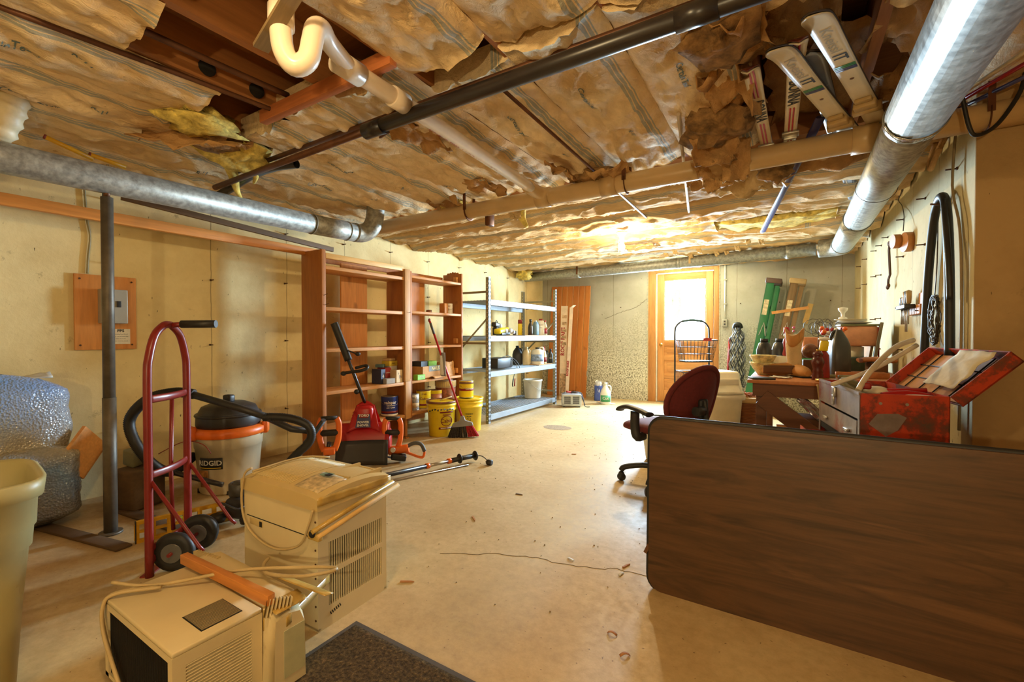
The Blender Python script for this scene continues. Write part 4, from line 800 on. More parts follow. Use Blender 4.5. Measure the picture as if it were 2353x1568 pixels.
# ---- what stands on it
m_card = mat('cardboard', S(190, 140, 84), .8); m_ctan = mat('carton_tan', S(206, 176, 130), .75); m_navy = mat('navy_carton', S(52, 58, 86), .6); m_redc = mat('red_carton', S(150, 36, 30), .55); m_yelc = mat('yellow_carton', S(214, 186, 62), .55); m_grnc = mat('green_carton', S(128, 190, 60), .5); m_greyc = mat('grey_carton', S(168, 164, 158), .6); m_brnc = mat('brown_carton', S(110, 72, 42), .7); m_white = mat('white_plastic', S(228, 224, 212), .4, var=.05); m_blkp = mat('black_carton', S(44, 42, 44), .5)
def carton(x, y, z, d, rz, m, label, prints=(), flap_=None):
    t = thing('carton', label, 'box', (x, y, z), rz, 'small cartons on the bookcase'); MB().box((0, 0, d[2] / 2), d, None, .002, 1).build('carton_body', m, t)
    MB().bx(-d[0] / 2 + .004, d[0] / 2 - .004, -.004, .004, d[2], d[2] + .0008).build('lid_seam', m_tape, t)
    for s, size, mt, dy, dz in prints: text(s, size, mt, t, (d[0] / 2 + .0012, dy, dz), (0, 1, 0), (0, 0, 1))
    return t
wp = mat('white_print', S(230, 226, 216), .5)
carton(-3.40, 3.0, .577, (.12, .06, .14), .1, m_navy, 'tall navy carton at the left of the boxes on the bookcase', [('4', .05, wp, 0, .07)])
carton(-3.42, 3.09, .577, (.12, .075, .15), -.05, m_redc, 'red and black carton behind the small cartons on the bookcase', [('SCREWS', .016, wp, 0, .1)])
carton(-3.34, 3.165, .577, (.1, .1, .125), .15, m_ctan, 'tan carton with black marks, largest box of the left shelf', [('SN', .04, m_ink, .01, .055), ('8', .025, m_ink, -.02, .09)])
carton(-3.315, 3.05, .577, (.07, .1, .05), -.1, m_greyc, 'flat grey carton at the front edge of the shelf')
carton(-3.45, 3.19, .577, (.11, .1, .16), .0, m_white, 'white carton under the yellow one beside the bookcase post')
carton(-3.44, 3.18, .738, (.1, .12, .05), .1, m_yelc, 'yellow carton on top of the white one', [('NAILS', .018, m_ink, 0, .025)])
carton(-3.45, 3.18, .789, (.09, .09, .025), .2, m_ctan, 'small pale carton topmost on the yellow carton')
carton(-3.46, 3.075, .728, (.08, .08, .03), .6, mat('teal_carton', S(96, 130, 132), .6), 'teal carton lying tilted on the red carton')
t = thing('nail_box', 'brown cardboard box printed NAILS on the right bookcase shelf', 'box', (-3.42, 3.66, .577), .12)
MB().bx(-.1, -.095, -.16, .16, 0, .135).bx(.095, .1, -.16, .16, 0, .135).bx(-.1, .1, -.16, -.155, 0, .135).bx(-.1, .1, .155, .16, 0, .135).bx(-.1, .1, -.16, .16, 0, .006).build('box_body', m_card, t)
MB().bx(.1, .102, -.05, .16, .075, .135).build('grey_band', mat('grey_print', S(104, 108, 104), .6), t); text('NAILS', .055, mat('cream_print', S(224, 208, 140), .5), t, (.1035, .07, .105), (0, 1, 0), (0, 0, 1), bold=.0015)
MB().sheet(lambda u, v: (.1 + .075 * v, -.05 + u * .2, .005 + .02 * v * (1 - v) * 4 - .002), 8, 5, .003).build('flap', m_card, t)
carton(-3.43, 3.6, .675, (.12, .13, .09), .2, m_blkp, 'black carton sticking out of the nail box'); carton(-3.42, 3.75, .675, (.1, .12, .085), -.1, m_grnc, 'lime green carton sticking out of the nail box')
carton(-3.32, 3.48, .577, (.06, .12, .055), .05, m_grnc, 'lime green carton lying in front of the nail box', [('HOOKS', .02, wp, 0, .03)])
t = thing('paper_bag', 'crumpled brown paper bag at the right end of the bookcase shelf', 'bag', (-3.42, 4.02, .577))
def bagfn(w, d_, h, seed):
    def fn(u, v):
        a = 2 * pi * u; sq = (abs(cos(a)) ** 4 + abs(sin(a)) ** 4) ** -.25; k = 1 - .15 * v + .12 * noise.noise((cos(a) * 2.5, sin(a) * 2.5, v * 3 + seed))
        return (cos(a) * d_ * sq * k, sin(a) * w * sq * k, h * v * (1 + .12 * noise.noise((cos(a) * 3, sin(a) * 3, seed + 5)) * v))
    return fn
MB().sheet(bagfn(.11, .08, .16, 3), 26, 12, .003, False).build('bag_body', mat('kraft_bag', S(196, 144, 88), .8, bmp=.6, bsc=20), t); MB().ell((0, 0, .12), (.07, .09, .03)).build('bag_contents', mat('dark_red_stuff', S(70, 30, 26), .6, bmp=.7), t)
def paint_can(x, y, z, r, h, m, label, lidm=None, prints=(), band=None, group='paint cans', lid=True):
    t = thing('paint_can', label, 'paint can', (x, y, z), 0, group); mt = mat('can_tin', S(170, 160, 146), .35, .7, var=.15)
    MB().lathe([(r * .97, 0), (r, .003), (r, h - .006), (r * 1.02, h - .003), (r * 1.02, h), (r * .9, h)], 28).build('can_body', m, t)
    MB().lathe([(r * .93, h - .002), (r * .9, h + .004), (r * .8, h + .002), (0, h + .002)], 28).build('lid', lidm or mt, t)
    MB().lathe([(r * 1.015, .0), (r * 1.02, .004), (r * 1.0, .008)], 28).build('rim', mt, t)
    MB().tube([(r * cos(a) * 1.03, r * sin(a) * 1.03, h * .75 - .04 * cos((a + .45) * 1)) for a in [radians(q) for q in range(-110, 50, 16)]], .0018, 5).build('bail', mt, t)
    def wr(a0, z0):
        return lambda a, b_: Vector((cos(a0 + a / r) * r * 1.008, sin(a0 + a / r) * r * 1.008, z0 + b_))
    aim = math.atan2(-y, -x)
    for s, size, mm, da, dz in prints: text(s, size, mm, t, (0, 0, 0), (1, 0, 0), (0, 1, 0), wrap=wr(aim + da, dz), bold=.0006)
    if band:
        for z0, z1, mm in band: MB().lathe([(r * 1.004, z0), (r * 1.005, (z0 + z1) / 2), (r * 1.004, z1)], 28).build('label_band', mm, t)
    return t
m_blucan = mat('blue_label', S(34, 58, 130), .4); m_ylab = mat('yellow_label', S(238, 208, 34), .4, var=.05); m_dred = mat('maroon_print', S(126, 34, 30), .5); m_brlid = mat('stained_lid', S(140, 96, 66), .5, .4, var=.3)
paint_can(-3.40, 3.14, .246, .082, .19, m_blucan, 'blue paint can with white brand lettering on the bottom shelf', None, [('valspar', .045, wp, .1, .135), ('MEDALLION', .014, wp, .15, .105), ('paint + primer', .014, wp, .15, .085)], [(.0, .022, m_white), (.03, .05, m_dred)])
paint_can(-3.42, 3.5, .246, .055, .17, m_greyc, 'slim grey and white can right of the bookcase post', None, [('KILZ', .03, m_ink, .1, .13)], [(.11, .165, m_white), (.03, .08, m_ctan)])
paint_can(-3.42, 3.65, .246, .08, .19, m_ylab, 'yellow stain can with a maroon emblem on the bottom shelf', m_brlid, [('Cabot', .04, m_dred, .1, .11), ('STAIN', .02, m_dred, .1, .16)], [(.035, .055, m_dred)])
paint_can(-3.44, 3.85, .246, .085, .175, m_ylab, 'rusty-lidded yellow can behind the bushel basket', m_brlid, (), [(.0, .14, mat('peeled_tin', S(170, 110, 74), .5, .3))])
t = thing('bushel_tub', 'slatted bushel tub with a printed brown label on the bottom shelf', 'tub', (-3.42, 4.02, .246))
MB().lathe([(.1, 0), (.103, .005), (.118, .2), (.122, .27), (.115, .275)], 30).build('tub_body', mat('cloudy_plastic', S(200, 178, 150), .45), t); MB().lathe([(.104, .01), (.12, .195)], 30).build('printed_label', mat('brown_print', S(150, 84, 50), .5, var=.4, sc=30), t)
sl = MB()
for i in range(30):
    a = 2 * pi * i / 30; sl.box((cos(a) * .121, sin(a) * .121, .24), (.004, .02, .06), (0, 0, a))
sl.build('slat_band', mat('slat_wood', S(214, 190, 130), .6), t); MB().ell((0, 0, .275), (.09, .1, .03)).build('plastic_bag', mat('clear_bag', S(220, 216, 205), .2, bmp=.8), t)
paint_can(-3.42, 4.08, 1.297, .045, .12, m_white, 'small white can with red print on the second shelf', None, [('KILZ', .02, m_redc, 0, .09), ('2', .03, m_redc, 0, .05)], None)
tag(MB().bx(-.04, .04, -.03, .03, 0, .12, .003).build('orange_block', m_red_s, None, (-3.42, 3.99, 1.297)), 'reddish wooden block beside the small white can', 'block')
tag(MB().lathe([(.03, 0), (.034, .005), (.03, .03), (.0, .032)], 14).build('brown_cup', m_brlid, None, (-3.4, 3.72, 1.297)), 'squat brown tin lid on the second shelf of the bookcase', 'tin')

# ------------------------------------------------------------------ tools in front of the bookcase
m_snow = mat('snow_red', S(176, 22, 24), .35, var=.06); m_steel = mat('brushed_steel', S(190, 186, 178), .3, .8)
t = thing('snow_thrower', 'red electric snow thrower with a long black handle', 'snow thrower', (-3.0, 2.5, 0), radians(42))
# local: x across (to the viewer's right), -y toward viewer
ho = MB().sheet(lambda u, v: (-.2 + .4 * u, -.12 + .24 * v - .0, .1 + .2 * (sin(pi * v) ** .7) * 1.0 + .02), 10, 14, .006); ho.build('auger_housing', m_snow, t)
for sx in (-1, 1): MB().lathe([(0, -.02), (.1, -.02), (.115, 0), (.1, .02), (0, .02)], 24).build('side_drum', m_snow, t, (sx * .19, 0, .16), (0, pi / 2, 0))
mh = MB().sheet(lambda u, v: ((-.13 + .26 * u) * (1 - .45 * v), -.1 + .12 * v + .03 * sin(pi * u), .26 + .2 * v + .035 * sin(pi * u)), 12, 10, .008); mh.sheet(lambda u, v: ((-.13 + .26 * u) * (1 - .45 * v), .12 - .06 * v, .26 + .2 * v), 6, 6); mh.box((0, .02, .36), (.14, .14, .2), None, .03); mh.build('motor_cover', m_snow, t)
vn = MB()
for i in range(6): vn.box((-.115 + i * .006, .02, .3 + i * .022), (.012, .1, .006), (0, -.2, 0))
vn.build('vent_fins', m_snow, t)
lp = MB().add([(-.06, -.112, .3), (.06, -.112, .3), (.045, -.035, .42), (-.045, -.035, .42)], [(0, 1, 2, 3)]); lp.build('label_plate', mat('label_blue', S(70, 74, 110), .4), t)
nv = Vector((0, -.84, .54)); upv = Vector((0, .077, .12)).normalized()
MB().add([(-.035, -.068 - .002, .372), (.035, -.07, .372), (.035, -.048, .405), (-.035, -.048, .405)], [(0, 1, 2, 3)]).build('brand_patch', m_redc, t)
text('TORO', .03, wp, t, (0, -.062, .388), (1, 0, 0), upv, bold=.001); text('POWER', .026, wp, t, (0, -.094, .34), (1, 0, 0), upv, bold=.0008); text('SHOVEL', .026, wp, t, (0, -.109, .317), (1, 0, 0), upv, bold=.0008)
MB().sheet(lambda u, v: (-.2 + .4 * u, -.14 - .06 * v + .02 * sin(pi * u), .2 - .19 * v), 10, 5, .006).build('scraper_shroud', m_vblk, t)
ag = MB()
for i in range(24): a = i * .55; ag.box((-.17 + i * .0148, cos(a) * .04 - .03, .1 + sin(a) * .06), (.02, .09, .02), (a, 0, .3))
ag.build('auger', m_black, t)
hb = Vector((0, .05, .46)); htop = Matrix.Rotation(radians(-42), 3, 'Z') @ Vector((-3.235 + 3.0, 2.39 - 2.5, 1.14)); htop = Vector((htop.x, htop.y, 1.13))
dirv = (htop - hb).normalized()
MB().tube([hb - dirv * .04, hb + dirv * .62], .014, 12).build('shaft', m_abs, t)
MB().tube([hb + dirv * .4, hb + dirv * .5, hb + dirv * .58, htop, htop + dirv * .02], .02, 10, 3, flat=(.032, .02)).build('rear_handle', m_black, t)
pm = hb + dirv * .3
MB().tube([pm + Vector((-.06, 0, -.01)), pm + Vector((0, -.02, .0)), pm + Vector((.07, -.05, .01)), pm + Vector((.12, -.05, .03)), pm + Vector((.11, -.01, .05)), pm + Vector((.02, .0, .03))], .013, 10, 4).build('assist_handle', m_black, t)
MB().ell(pm + Vector((-.075, 0, -.015)), (.025, .02, .02), 10, 7).build('clamp_knob', m_black, t); MB().ell(hb + dirv * .12 + Vector((-.03, -.01, 0)), (.022, .02, .022), 10, 7).build('clamp_knob', m_black, t)
MB().tube([hb + dirv * .5, hb + dirv * .48 + Vector((.05, -.02, -.0)), hb + dirv * .46 + Vector((.09, -.03, .0))], .006, 7, 3).ell(hb + dirv * .46 + Vector((.1, -.03, 0)), (.022, .018, .018), 10, 7).build('plug', m_black, t)
def dhandle(parent, m, o, h=.25, w=.085):
    """orange trimmer D-handle: two rails, grips top and middle"""
    o = Vector(o)
    for s_ in (-1, 1): MB().tube([o + Vector((s_ * w * .35, 0, 0)), o + Vector((s_ * w * .62, 0, h * .35)), o + Vector((s_ * w * .66, 0, h * .8)), o + Vector((s_ * w * .5, 0, h))], .012, 8, 4, flat=(.021, .016)).build('handle_rail', m, parent)
    MB().tube([o + Vector((-w * .55, 0, h)), o + Vector((w * .55, 0, h))], .016, 10).build('top_grip', m_black, parent); MB().tube([o + Vector((-w * .6, 0, h * .55)), o + Vector((w * .6, 0, h * .55))], .015, 8, flat=(.024, .016)).build('switch_grip', m_black, parent)
    MB().box(o + Vector((0, 0, 0)), (w * .8, .05, .06), None, .012).build('handle_base', m, parent)
t = thing('string_trimmer', 'orange trimmer handle leaning left of the red snow thrower', 'trimmer', (-2.86, 2.06, .0), radians(50))
dhandle(t, m_orange, (0, 0, .2), .24, .1); MB().tube([(0, 0, .26), (-.03, .05, .1), (-.08, .1, .02)], .016, 10).build('shaft', m_abs, t); MB().box((-.08, .1, .03), (.1, .12, .06), None, .02).build('trimmer_head', m_orange, t)
t = thing('hedge_trimmer', 'orange and grey cordless hedge trimmer lying on the floor', 'hedge trimmer', (-2.74, 2.63, 0), radians(38))
dhandle(t, m_orange, (-.05, .0, .1), .26, .1)
MB().tube([(-.08, 0, .09), (.0, 0, .1), (.08, .0, .11)], .035, 12, 3).build('gear_body', m_orange, t); MB().cyl((-.04, -.045, .11), (-.04, -.055, .11), .02, n=16).build('dial', m_white, t)
MB().tube([(.06, 0, .12), (.12, .0, .15), (.18, 0, .14), (.21, .0, .08)], .016, 10, 4).build('rear_grip', mat('grip_grey', S(84, 82, 80), .6), t); MB().tube([(.21, 0, .08), (.19, 0, .03), (.1, .0, .06), (.03, 0, .09)], .011, 10, 4).build('guard_loop', m_orange, t)
MB().tube([(-.1, -.01, .08), (-.36, -.04, .035)], .014, 10).build('boom', m_steel, t); MB().box((.0, -.02, .045), (.12, .08, .05), (0, .2, .2), .01).build('battery', m_black, t)
bl = MB().box((-.2, .05, .05), (.3, .03, .006), (0, .15, -.2))
for i in range(16): bl.box((-.33 + i * .018, .06 - .0036 * i + .025, .068 - .0028 * i), (.006, .03, .005), (0, .15, -.2))
bl.build('blade', m_black, t); MB().tube([(-.06, .03, .08), (-.16, .07, .1), (-.2, .06, .06)], .012, 8, 3).build('blade_guard', m_orange, t)
t = thing('pole_saw', 'long black pole with orange collar lying on the floor behind the tall air conditioner', 'pole saw', (-2.44, 2.30, .0), math.atan2(.6, .22))
MB().cyl((-.5, 0, .03), (.26, 0, .045), .017, n=14).build('outer_tube', m_abs, t); MB().cyl((.26, 0, .045), (.46, 0, .05), .0135, n=14).build('inner_tube', m_steel, t)
MB().cyl((.25, 0, .045), (.28, 0, .046), .021, n=14).cyl((.44, 0, .05), (.47, 0, .05), .021, n=14).build('collar', m_orange, t)
MB().cyl((.47, 0, .05), (.7, 0, .055), .019, n=14).build('rear_grip', m_black, t)
for x in (.55, .7): MB().lathe([(0, -.006), (.036, -.006), (.04, 0), (.036, .006), (0, .006)], 18).build('grip_flange', m_black, t, (x, 0, .053), (0, pi / 2, 0))
MB().tube([(.7, 0, .05), (.74, -.04, .05), (.76, -.09, .02), (.73, -.11, .02)], .004, 6, 4).build('power_cord', m_black, t); MB().lathe([(.012, 0), (.022, .01), (.022, .05), (.012, .05)], 14).build('socket_end', m_black, t, (.73, -.12, .022), (pi / 2, 0, .4))
MB().cyl((-.45, -.06, .008), (.6, -.055, .008), .006, n=8).build('steel_rod', m_steel, t)

# ------------------------------------------------------------------ buckets and broom
def bucket(x, y, label, prints, lidm, rot=0, old=False):
    t = thing('bucket', label, 'bucket', (x, y, 0), 0, 'yellow stain buckets'); r0, r1, h = .125, .148, .365
    MB().lathe([(r0, 0), (r0 + .003, .004), (r0 + (r1 - r0) * .78, h * .72), (r1 + .006, h * .73), (r1 + .006, h * .77), (r1, h * .775), (r1 + .002, h * .86), (r1 + .008, h * .87), (r1 + .008, h * .9), (r1 + .002, h * .905), (r1 + .004, h * .97)], 36).build('bucket_body', m_ylab, t)
    MB().lathe([(r1 + .01, h * .94), (r1 + .012, h * .99), (r1 + .004, h), (r1 - .008, h * .995), (r1 - .014, h * .96), (0, h * .96)], 36).build('lid', lidm, t)
    aim = math.atan2(-y, -x)
    def wr(a0, z0):
        def f(a, b_):
            z = z0 + b_; rr = (r0 + (r1 - r0) * .78 * min(1, z / (h * .72))) + .0025; return Vector((cos(a0 + a / rr) * rr, sin(a0 + a / rr) * rr, z))
        return f
    for s, size, mm, da, dz in prints: text(s, size, mm, t, (0, 0, 0), (1, 0, 0), (0, 1, 0), wrap=wr(aim + da, dz), bold=.0008)
    return t, wr, aim
t, wr, aim = bucket(-3.11, 3.59, 'yellow stain bucket with a maroon emblem and dirty lid', [('Cabot', .055, m_dred, .42, .165), ('PREMIUM STAIN', .013, m_dred, .42, .228), ('THE WOOD CARE PEOPLE', .011, wp, .42, .09)], m_brlid)
w_ = wr(aim + .42, .165); MB().tube([w_(.062 * cos(q), .052 * sin(q)) for q in [2 * pi * i / 28 for i in range(28)]], .004, 5, closed=True).build('emblem_ring', m_dred, t)
w_ = wr(aim + .42, .09); MB().sheet(lambda u, v: tuple(w_((u - .5) * .17, (v - .5) * .022)), 10, 1, .0012).build('label_stripe', m_dred, t)
w_ = wr(aim + .42, .255); MB().sheet(lambda u, v: tuple(w_((u - .5) * .15, (v - .5) * .016)), 10, 1, .0012).build('label_stripe', m_dred, t)
for k in range(9):
    w_ = wr(aim - .8 + k * .2, .28 + random.uniform(-.01, .03)); MB().sheet(lambda u, v: tuple(w_((u - .5) * .02, (v - .5) * .012) * 1.06 if False else Vector((w_(0, 0).x * 1.09, w_(0, 0).y * 1.09, w_(0, 0).z)) + Vector((0, (u - .5) * .03, (v - .5) * random.uniform(.008, .02)))), 3, 2, .001).build('stain_drip', m_ink, t)
MB().cyl((-.02, .0, .36), (.09, .06, .4), .006, n=8).build('stir_stick', m_white, t)
t, wr, aim = bucket(-3.0, 3.92, 'clean yellow bucket with a warning panel, behind the broom', [('! WARNING', .016, m_ink, -.0, .2), ('keep upright', .01, m_ink, 0, .175), ('do not tip', .01, m_ink, 0, .11)], m_ylab)
w_ = wr(aim, .14); MB().tube([w_(.02 * cos(q), .02 * sin(q)) for q in [2 * pi * i / 20 for i in range(20)]], .0015, 5, closed=True).tube([w_(-.014, .014), w_(.014, -.014)], .0015, 5).build('warning_symbol', m_ink, t)
paint_can(-3.02, 3.9, .3655, .078, .18, m_ylab, 'brown and yellow stain can standing on the clean bucket', mat('can_tin', S(170, 160, 146), .35, .7), [('Cabot', .03, wp, .35, .1)], [(.15, .178, mat('brown_label', S(130, 92, 66), .5)), (.075, .1, m_redc)])
t = thing('broom', 'red-handled angle broom leaning on the bookcase', 'broom', (-2.84, 3.6, 0))
topv = Vector((-.29, -.17, 1.2)); b0 = Vector((0, 0, .2))
MB().tube([b0, b0.lerp(topv, .5), topv], .011, 12).build('handle', mat('broom_red', S(176, 32, 40), .35), t); MB().tube([b0.lerp(topv, .86), topv - (topv - b0) * .03], .0125, 12).build('grip', mat('grip_grey', S(84, 82, 80), .6), t); MB().ell(topv, (.014, .014, .02), 10, 7).build('end_cap', m_redc, t)
rv = Vector((.72, .45, 0)).normalized(); mg = mat('grey_plastic', S(140, 138, 136), .5); sh = MB()
sh.T = axes((0, 0, 0), rv, Vector((0, 0, 1)), rv.cross(Vector((0, 0, 1)))); sh.prism([(-.105, .105), (-.1, .14), (-.03, .17), (-.015, .22), (.015, .22), (.03, .175), (.1, .155), (.11, .125)], -.02, .02); sh.build('head', mg, t)
for k, (a0, a1, mm) in enumerate(((-.5, .15, mat('dark_bristle', S(66, 60, 56), .9, var=.4, sc=80)), (.15, .5, mat('red_bristle', S(176, 40, 46), .9, var=.3, sc=80)))):
    br = MB(); r = random.Random(k)
    for i in range(150):
        f = r.uniform(a0, a1); d0 = r.uniform(-.015, .015); a = rv * (f * .2) + Vector((0, 0, .13)) + rv.cross(Vector((0, 0, 1))) * d0; e = rv * (f * .32 + .01) + Vector((0, 0, .0 + .03 * max(0, f + .1))) + rv.cross(Vector((0, 0, 1))) * d0 * 2
        br.tube([a, e], .003, 4, caps=False)
    br.build('bristles', mm, t)
t = thing('dust_scoop', 'grey and white plastic scoop hung on the broom handle', 'scoop', tuple(Vector((-2.84, 3.6, 0)) + b0.lerp(topv, .55)), radians(-30))
MB().sheet(lambda u, v: (.05 * (u - .5) * 2 * (1 - .5 * v), -.03 + .03 * (2 * u - 1) ** 2, -.12 + .24 * v), 10, 10, .004).build('scoop_shell', mg, t); MB().sheet(lambda u, v: (.035 * (u - .5) * 2 * (1 - .6 * v), -.045 + .03 * (2 * u - 1) ** 2, -.11 + .2 * v), 8, 8, .003).build('scoop_face', m_white, t)
# ------------------------------------------------------------------ steel rack
m_galv = mat('rack_zinc', S(146, 156, 166), .45, .3, var=.06); m_galvs = mat('rack_zinc_side', S(140, 130, 104), .5, .4, var=.1); m_mdf = mat('shelf_chipboard', S(176, 138, 92), .8)
t = thing('steel_rack', 'galvanised steel shelving rack with wire decks beside the bookcase', 'shelving rack', (-3.0, 4.30, 0))
H = 1.73; RL = 1.80; RD = .6
pf = MB(); pf.bx(-.003, 0, -.022, -.017, 0, H).bx(-.003, 0, .017, .022, 0, H).bx(-.003, 0, -.004, .004, 0, H)
for i in range(36):
    z = .015 + i * .049
    for s_ in (-1, 1): pf.bx(-.003, 0, min(s_ * .004, s_ * .017), max(s_ * .004, s_ * .017), z - .012, z + .008)
pside = MB().bx(-.04, 0, -.022, -.019, 0, H).bx(-.04, 0, .019, .022, 0, H)
for z in (.02, H): pside.bx(-.04, 0, -.022, .022, z - .02, z - .018)
pfm = pf.mesh('upright_face', m_galv); psm = pside.mesh('upright', m_galvs)
hole = MB()
for i in range(34): hole.box((-.02, -.0225, .04 + i * .049), (.008, .001, .012)); hole.box((-.02, .0225, .04 + i * .049), (.008, .001, .012))
hm = hole.mesh('punched_holes', m_white)
for x, y, flip in ((0, .022, 0), (0, RL - .022, 0), (-RD, .022, 1), (-RD, RL - .022, 1)):
    u = obj('upright', psm, t, (x, y, 0), (0, 0, pi if flip else 0)); obj('slotted_face', pfm, u); obj('punched_holes', hm, u)
for zt in (1.47, 1.04, .615, .105):
    for x in (0, -RD + .0):
        s_ = 0 if x == 0 else 1; x0 = x - .028 if not s_ else x; MB().bx(x0, x0 + .028, .045, RL - .045, zt - .068, zt, .003, 1).build('beam', m_galv, t)
    wd = MB(); z = zt - .008
    for i in range(36): y = .05 + i * (RL - .1) / 35; wd.tube([(-RD + .02, y, z), (-.02, y, z)], .0028, 4)
    for i in range(13): x = -RD + .02 + i * (RD - .04) / 12; wd.tube([(x, .05, z + .005), (x, RL - .05, z + .005)], .0028, 4)
    wd.build('wire_deck', m_galv, t)
for y in (.022, RL - .022):
    for z in (1.56, .95, .2): MB().bx(-RD + .04, -.04, y - .012, y + .012, z - .012, z + .012).build('side_tie', m_galvs, t)
    MB().tube([(-.03, y, 1.25), (-RD + .03, y, .75)], .012, 6).build('diagonal_brace', m_galvs, t)
MB().bx(-.45, -.03, .9, 1.72, 1.041, 1.048).bx(-.3, -.03, 1.3, 1.72, .616, .624).build('shelf_board', m_mdf, t)
RZ = {1: 1.049, 2: .617, 3: .107}
# ---- bottles and tools on the rack
def bottle(x, y, z, prof, m, label, cap=None, capm=None, band=None, prints=(), sx=1.0, sy=1.0, rz=0.0, name='bottle', cat='bottle', group='bottles on the rack', handle=None):
    aim = math.atan2(-y, -x); t = thing(name, label, cat, (x, y, z), aim, group)     # local +x faces the room
    MB().lathe(prof, 22, sx=sx, sy=sy).build('bottle_body', m, t)
    if cap: MB().lathe(cap, 16).build('cap', capm or m_black, t)
    R = max(p[0] for p in prof)
    if band:
        for z0, z1, mm in band: MB().sheet(lambda u, v: (cos((u - .5) * 2.4) * (R * sx + .0015), sin((u - .5) * 2.4) * (R * sy + .0015), z0 + (z1 - z0) * v), 14, 1, .0008).build('label', mm, t)
    for s, size, mm, dz in prints: text(s, size, mm, t, (0, 0, 0), (1, 0, 0), (0, 1, 0), wrap=lambda a, b_: Vector((cos(a / (R * sy)) * (R * sx + .003), sin(a / (R * sy)) * (R * sy + .003), dz + b_)))
    if handle: MB().tube(handle, .011, 10, 4).build('handle', m, t)
    return t
m_amber = mat('amber_bottle', S(58, 44, 34), .2); m_bluf = mat('blue_fluid', S(120, 150, 170), .2); m_beige = mat('beige_jug', S(206, 188, 150), .45); m_jblk = mat('black_jug', S(46, 46, 46), .4); m_bluelab = mat('blue_white_label', S(150, 172, 210), .5, var=.3, sc=30)
bottle(-3.42, 5.72, RZ[1], [(.03, 0), (.032, .004), (.032, .165), (.03, .17)], m_ylab, 'yellow spray can with a red cap on the rack', [(.03, .168), (.031, .17), (.031, .225), (.028, .228), (0, .228)], m_redc)
bottle(-3.28, 5.79, RZ[1], [(.036, 0), (.038, .01), (.038, .11), (.03, .15), (.015, .185), (.015, .2)], m_amber, 'dark amber bottle with a black cap on the rack', [(.018, .195), (.018, .235), (0, .236)], m_black)
bottle(-3.24, 5.88, RZ[1], [(.042, 0), (.045, .01), (.046, .15), (.035, .19), (.02, .2)], m_bluf, 'pale blue plastic bottle in the middle of the rack row', [(.02, .2), (.02, .215), (0, .216)], m_white)
bottle(-3.2, 5.97, RZ[1], [(.05, 0), (.052, .01), (.052, .19), (.04, .215), (.03, .22)], m_white, 'square white jug with a red cap on the rack', [(.03, .22), (.031, .242), (0, .244)], m_redc, None, [('MUTEX', .02, m_dred, .15), ('OIL', .02, m_ink, .11)], .8, 1.0)
bottle(-3.18, 6.07, RZ[1], [(.03, 0), (.032, .01), (.032, .12), (.02, .16), (.012, .18), (.012, .2)], m_beige, 'cream bottle with red label at the right end of the rack row', [(.014, .2), (.014, .22), (0, .22)], m_redc, [(.02, .1, m_redc)])
t = thing('battery_charger', 'black battery charger with grey face and cables on the rack', 'battery charger', (-3.2, 4.8, RZ[2]), radians(0))
MB().bx(-.12, .12, -.19, .15, .01, .14, .008).build('case', m_vblk, t); MB().bx(.02, .125, .15, .156, .02, .135, .002).build('face', mat('charger_face', S(120, 128, 134), .4), t); MB().bx(-.11, .02, .15, .156, .02, .135, .002).build('face', mat('charger_face', S(120, 128, 134), .4), t)
MB().bx(.06, .09, .156, .158, .06, .11).build('meter', m_orange, t); MB().bx(-.05, .03, .156, .158, .09, .12).build('meter', m_acd, t)
MB().tube([(.1, -.2, .13), (.14, -.05, .16), (.1, .1, .16), (.14, .2, .1), (.17, .25, .02), (.19, .2, -.05), (.18, .0, -.04), (.16, -.05, -.01)], .005, 7, 5).tube([(.1, .1, .15), (.15, .16, .08), (.185, .17, .0), (.185, .1, -.08), (.185, .08, -.14)], .004, 7, 5).build('cable', m_black, t)
for k, mm in enumerate((m_black, m_redc)): MB().tube([(.19, .07 + .04 * k, -.13), (.19, .05 + .05 * k, -.2), (.19, .06 + .04 * k, -.23)], .008, 6, 3).build('clamp', mm, t)
jug = [(.07, 0), (.075, .012), (.075, .15), (.06, .2), (.03, .24), (.022, .25)]
bottle(-3.38, 5.58, RZ[2], jug, m_jblk, 'black oil jug at the left of the lower rack row', [(.024, .25), (.024, .275), (0, .276)], m_black, None, (), .7, 1.0, handle=[(0, .03, .24), (0, .06, .22), (0, .065, .16)])
bottle(-3.24, 5.6, RZ[2], [(.055, 0), (.06, .012), (.06, .15), (.045, .2), (.025, .235), (.02, .24)], m_beige, 'beige oil jug between the black and white jugs', [(.022, .24), (.022, .26), (0, .26)], m_beige, None, (), .7, .9, handle=[(0, .03, .22), (0, .05, .2), (0, .05, .14)])
bottle(-3.13, 5.73, RZ[2], [(.09, 0), (.096, .014), (.096, .16), (.085, .21), (.05, .225), (.03, .23)], m_white, 'large white jug with a blue label on the rack', [(.03, .228), (.03, .25), (0, .25)], m_black, [(.05, .15, m_bluelab)], [('OIL', .03, m_ink, .11)], .7, 1.0, handle=[(0, .02, .22), (0, .05, .25), (0, .085, .24), (0, .09, .18)])
bottle(-3.12, 5.93, RZ[2], [(.032, 0), (.034, .01), (.034, .12), (.02, .19), (.012, .2)], m_beige, 'cream glue bottle with a red collar on the rack', [(.013, .2), (.016, .205), (.012, .225), (.004, .27), (0, .27)], m_redc, [(.03, .1, m_dred)])
bottle(-3.12, 6.02, RZ[2], [(.033, 0), (.035, .01), (.035, .13), (.014, .16), (.013, .18)], m_jblk, 'small black bottle beside the glue bottle', [(.015, .18), (.015, .2), (0, .2)], m_black)
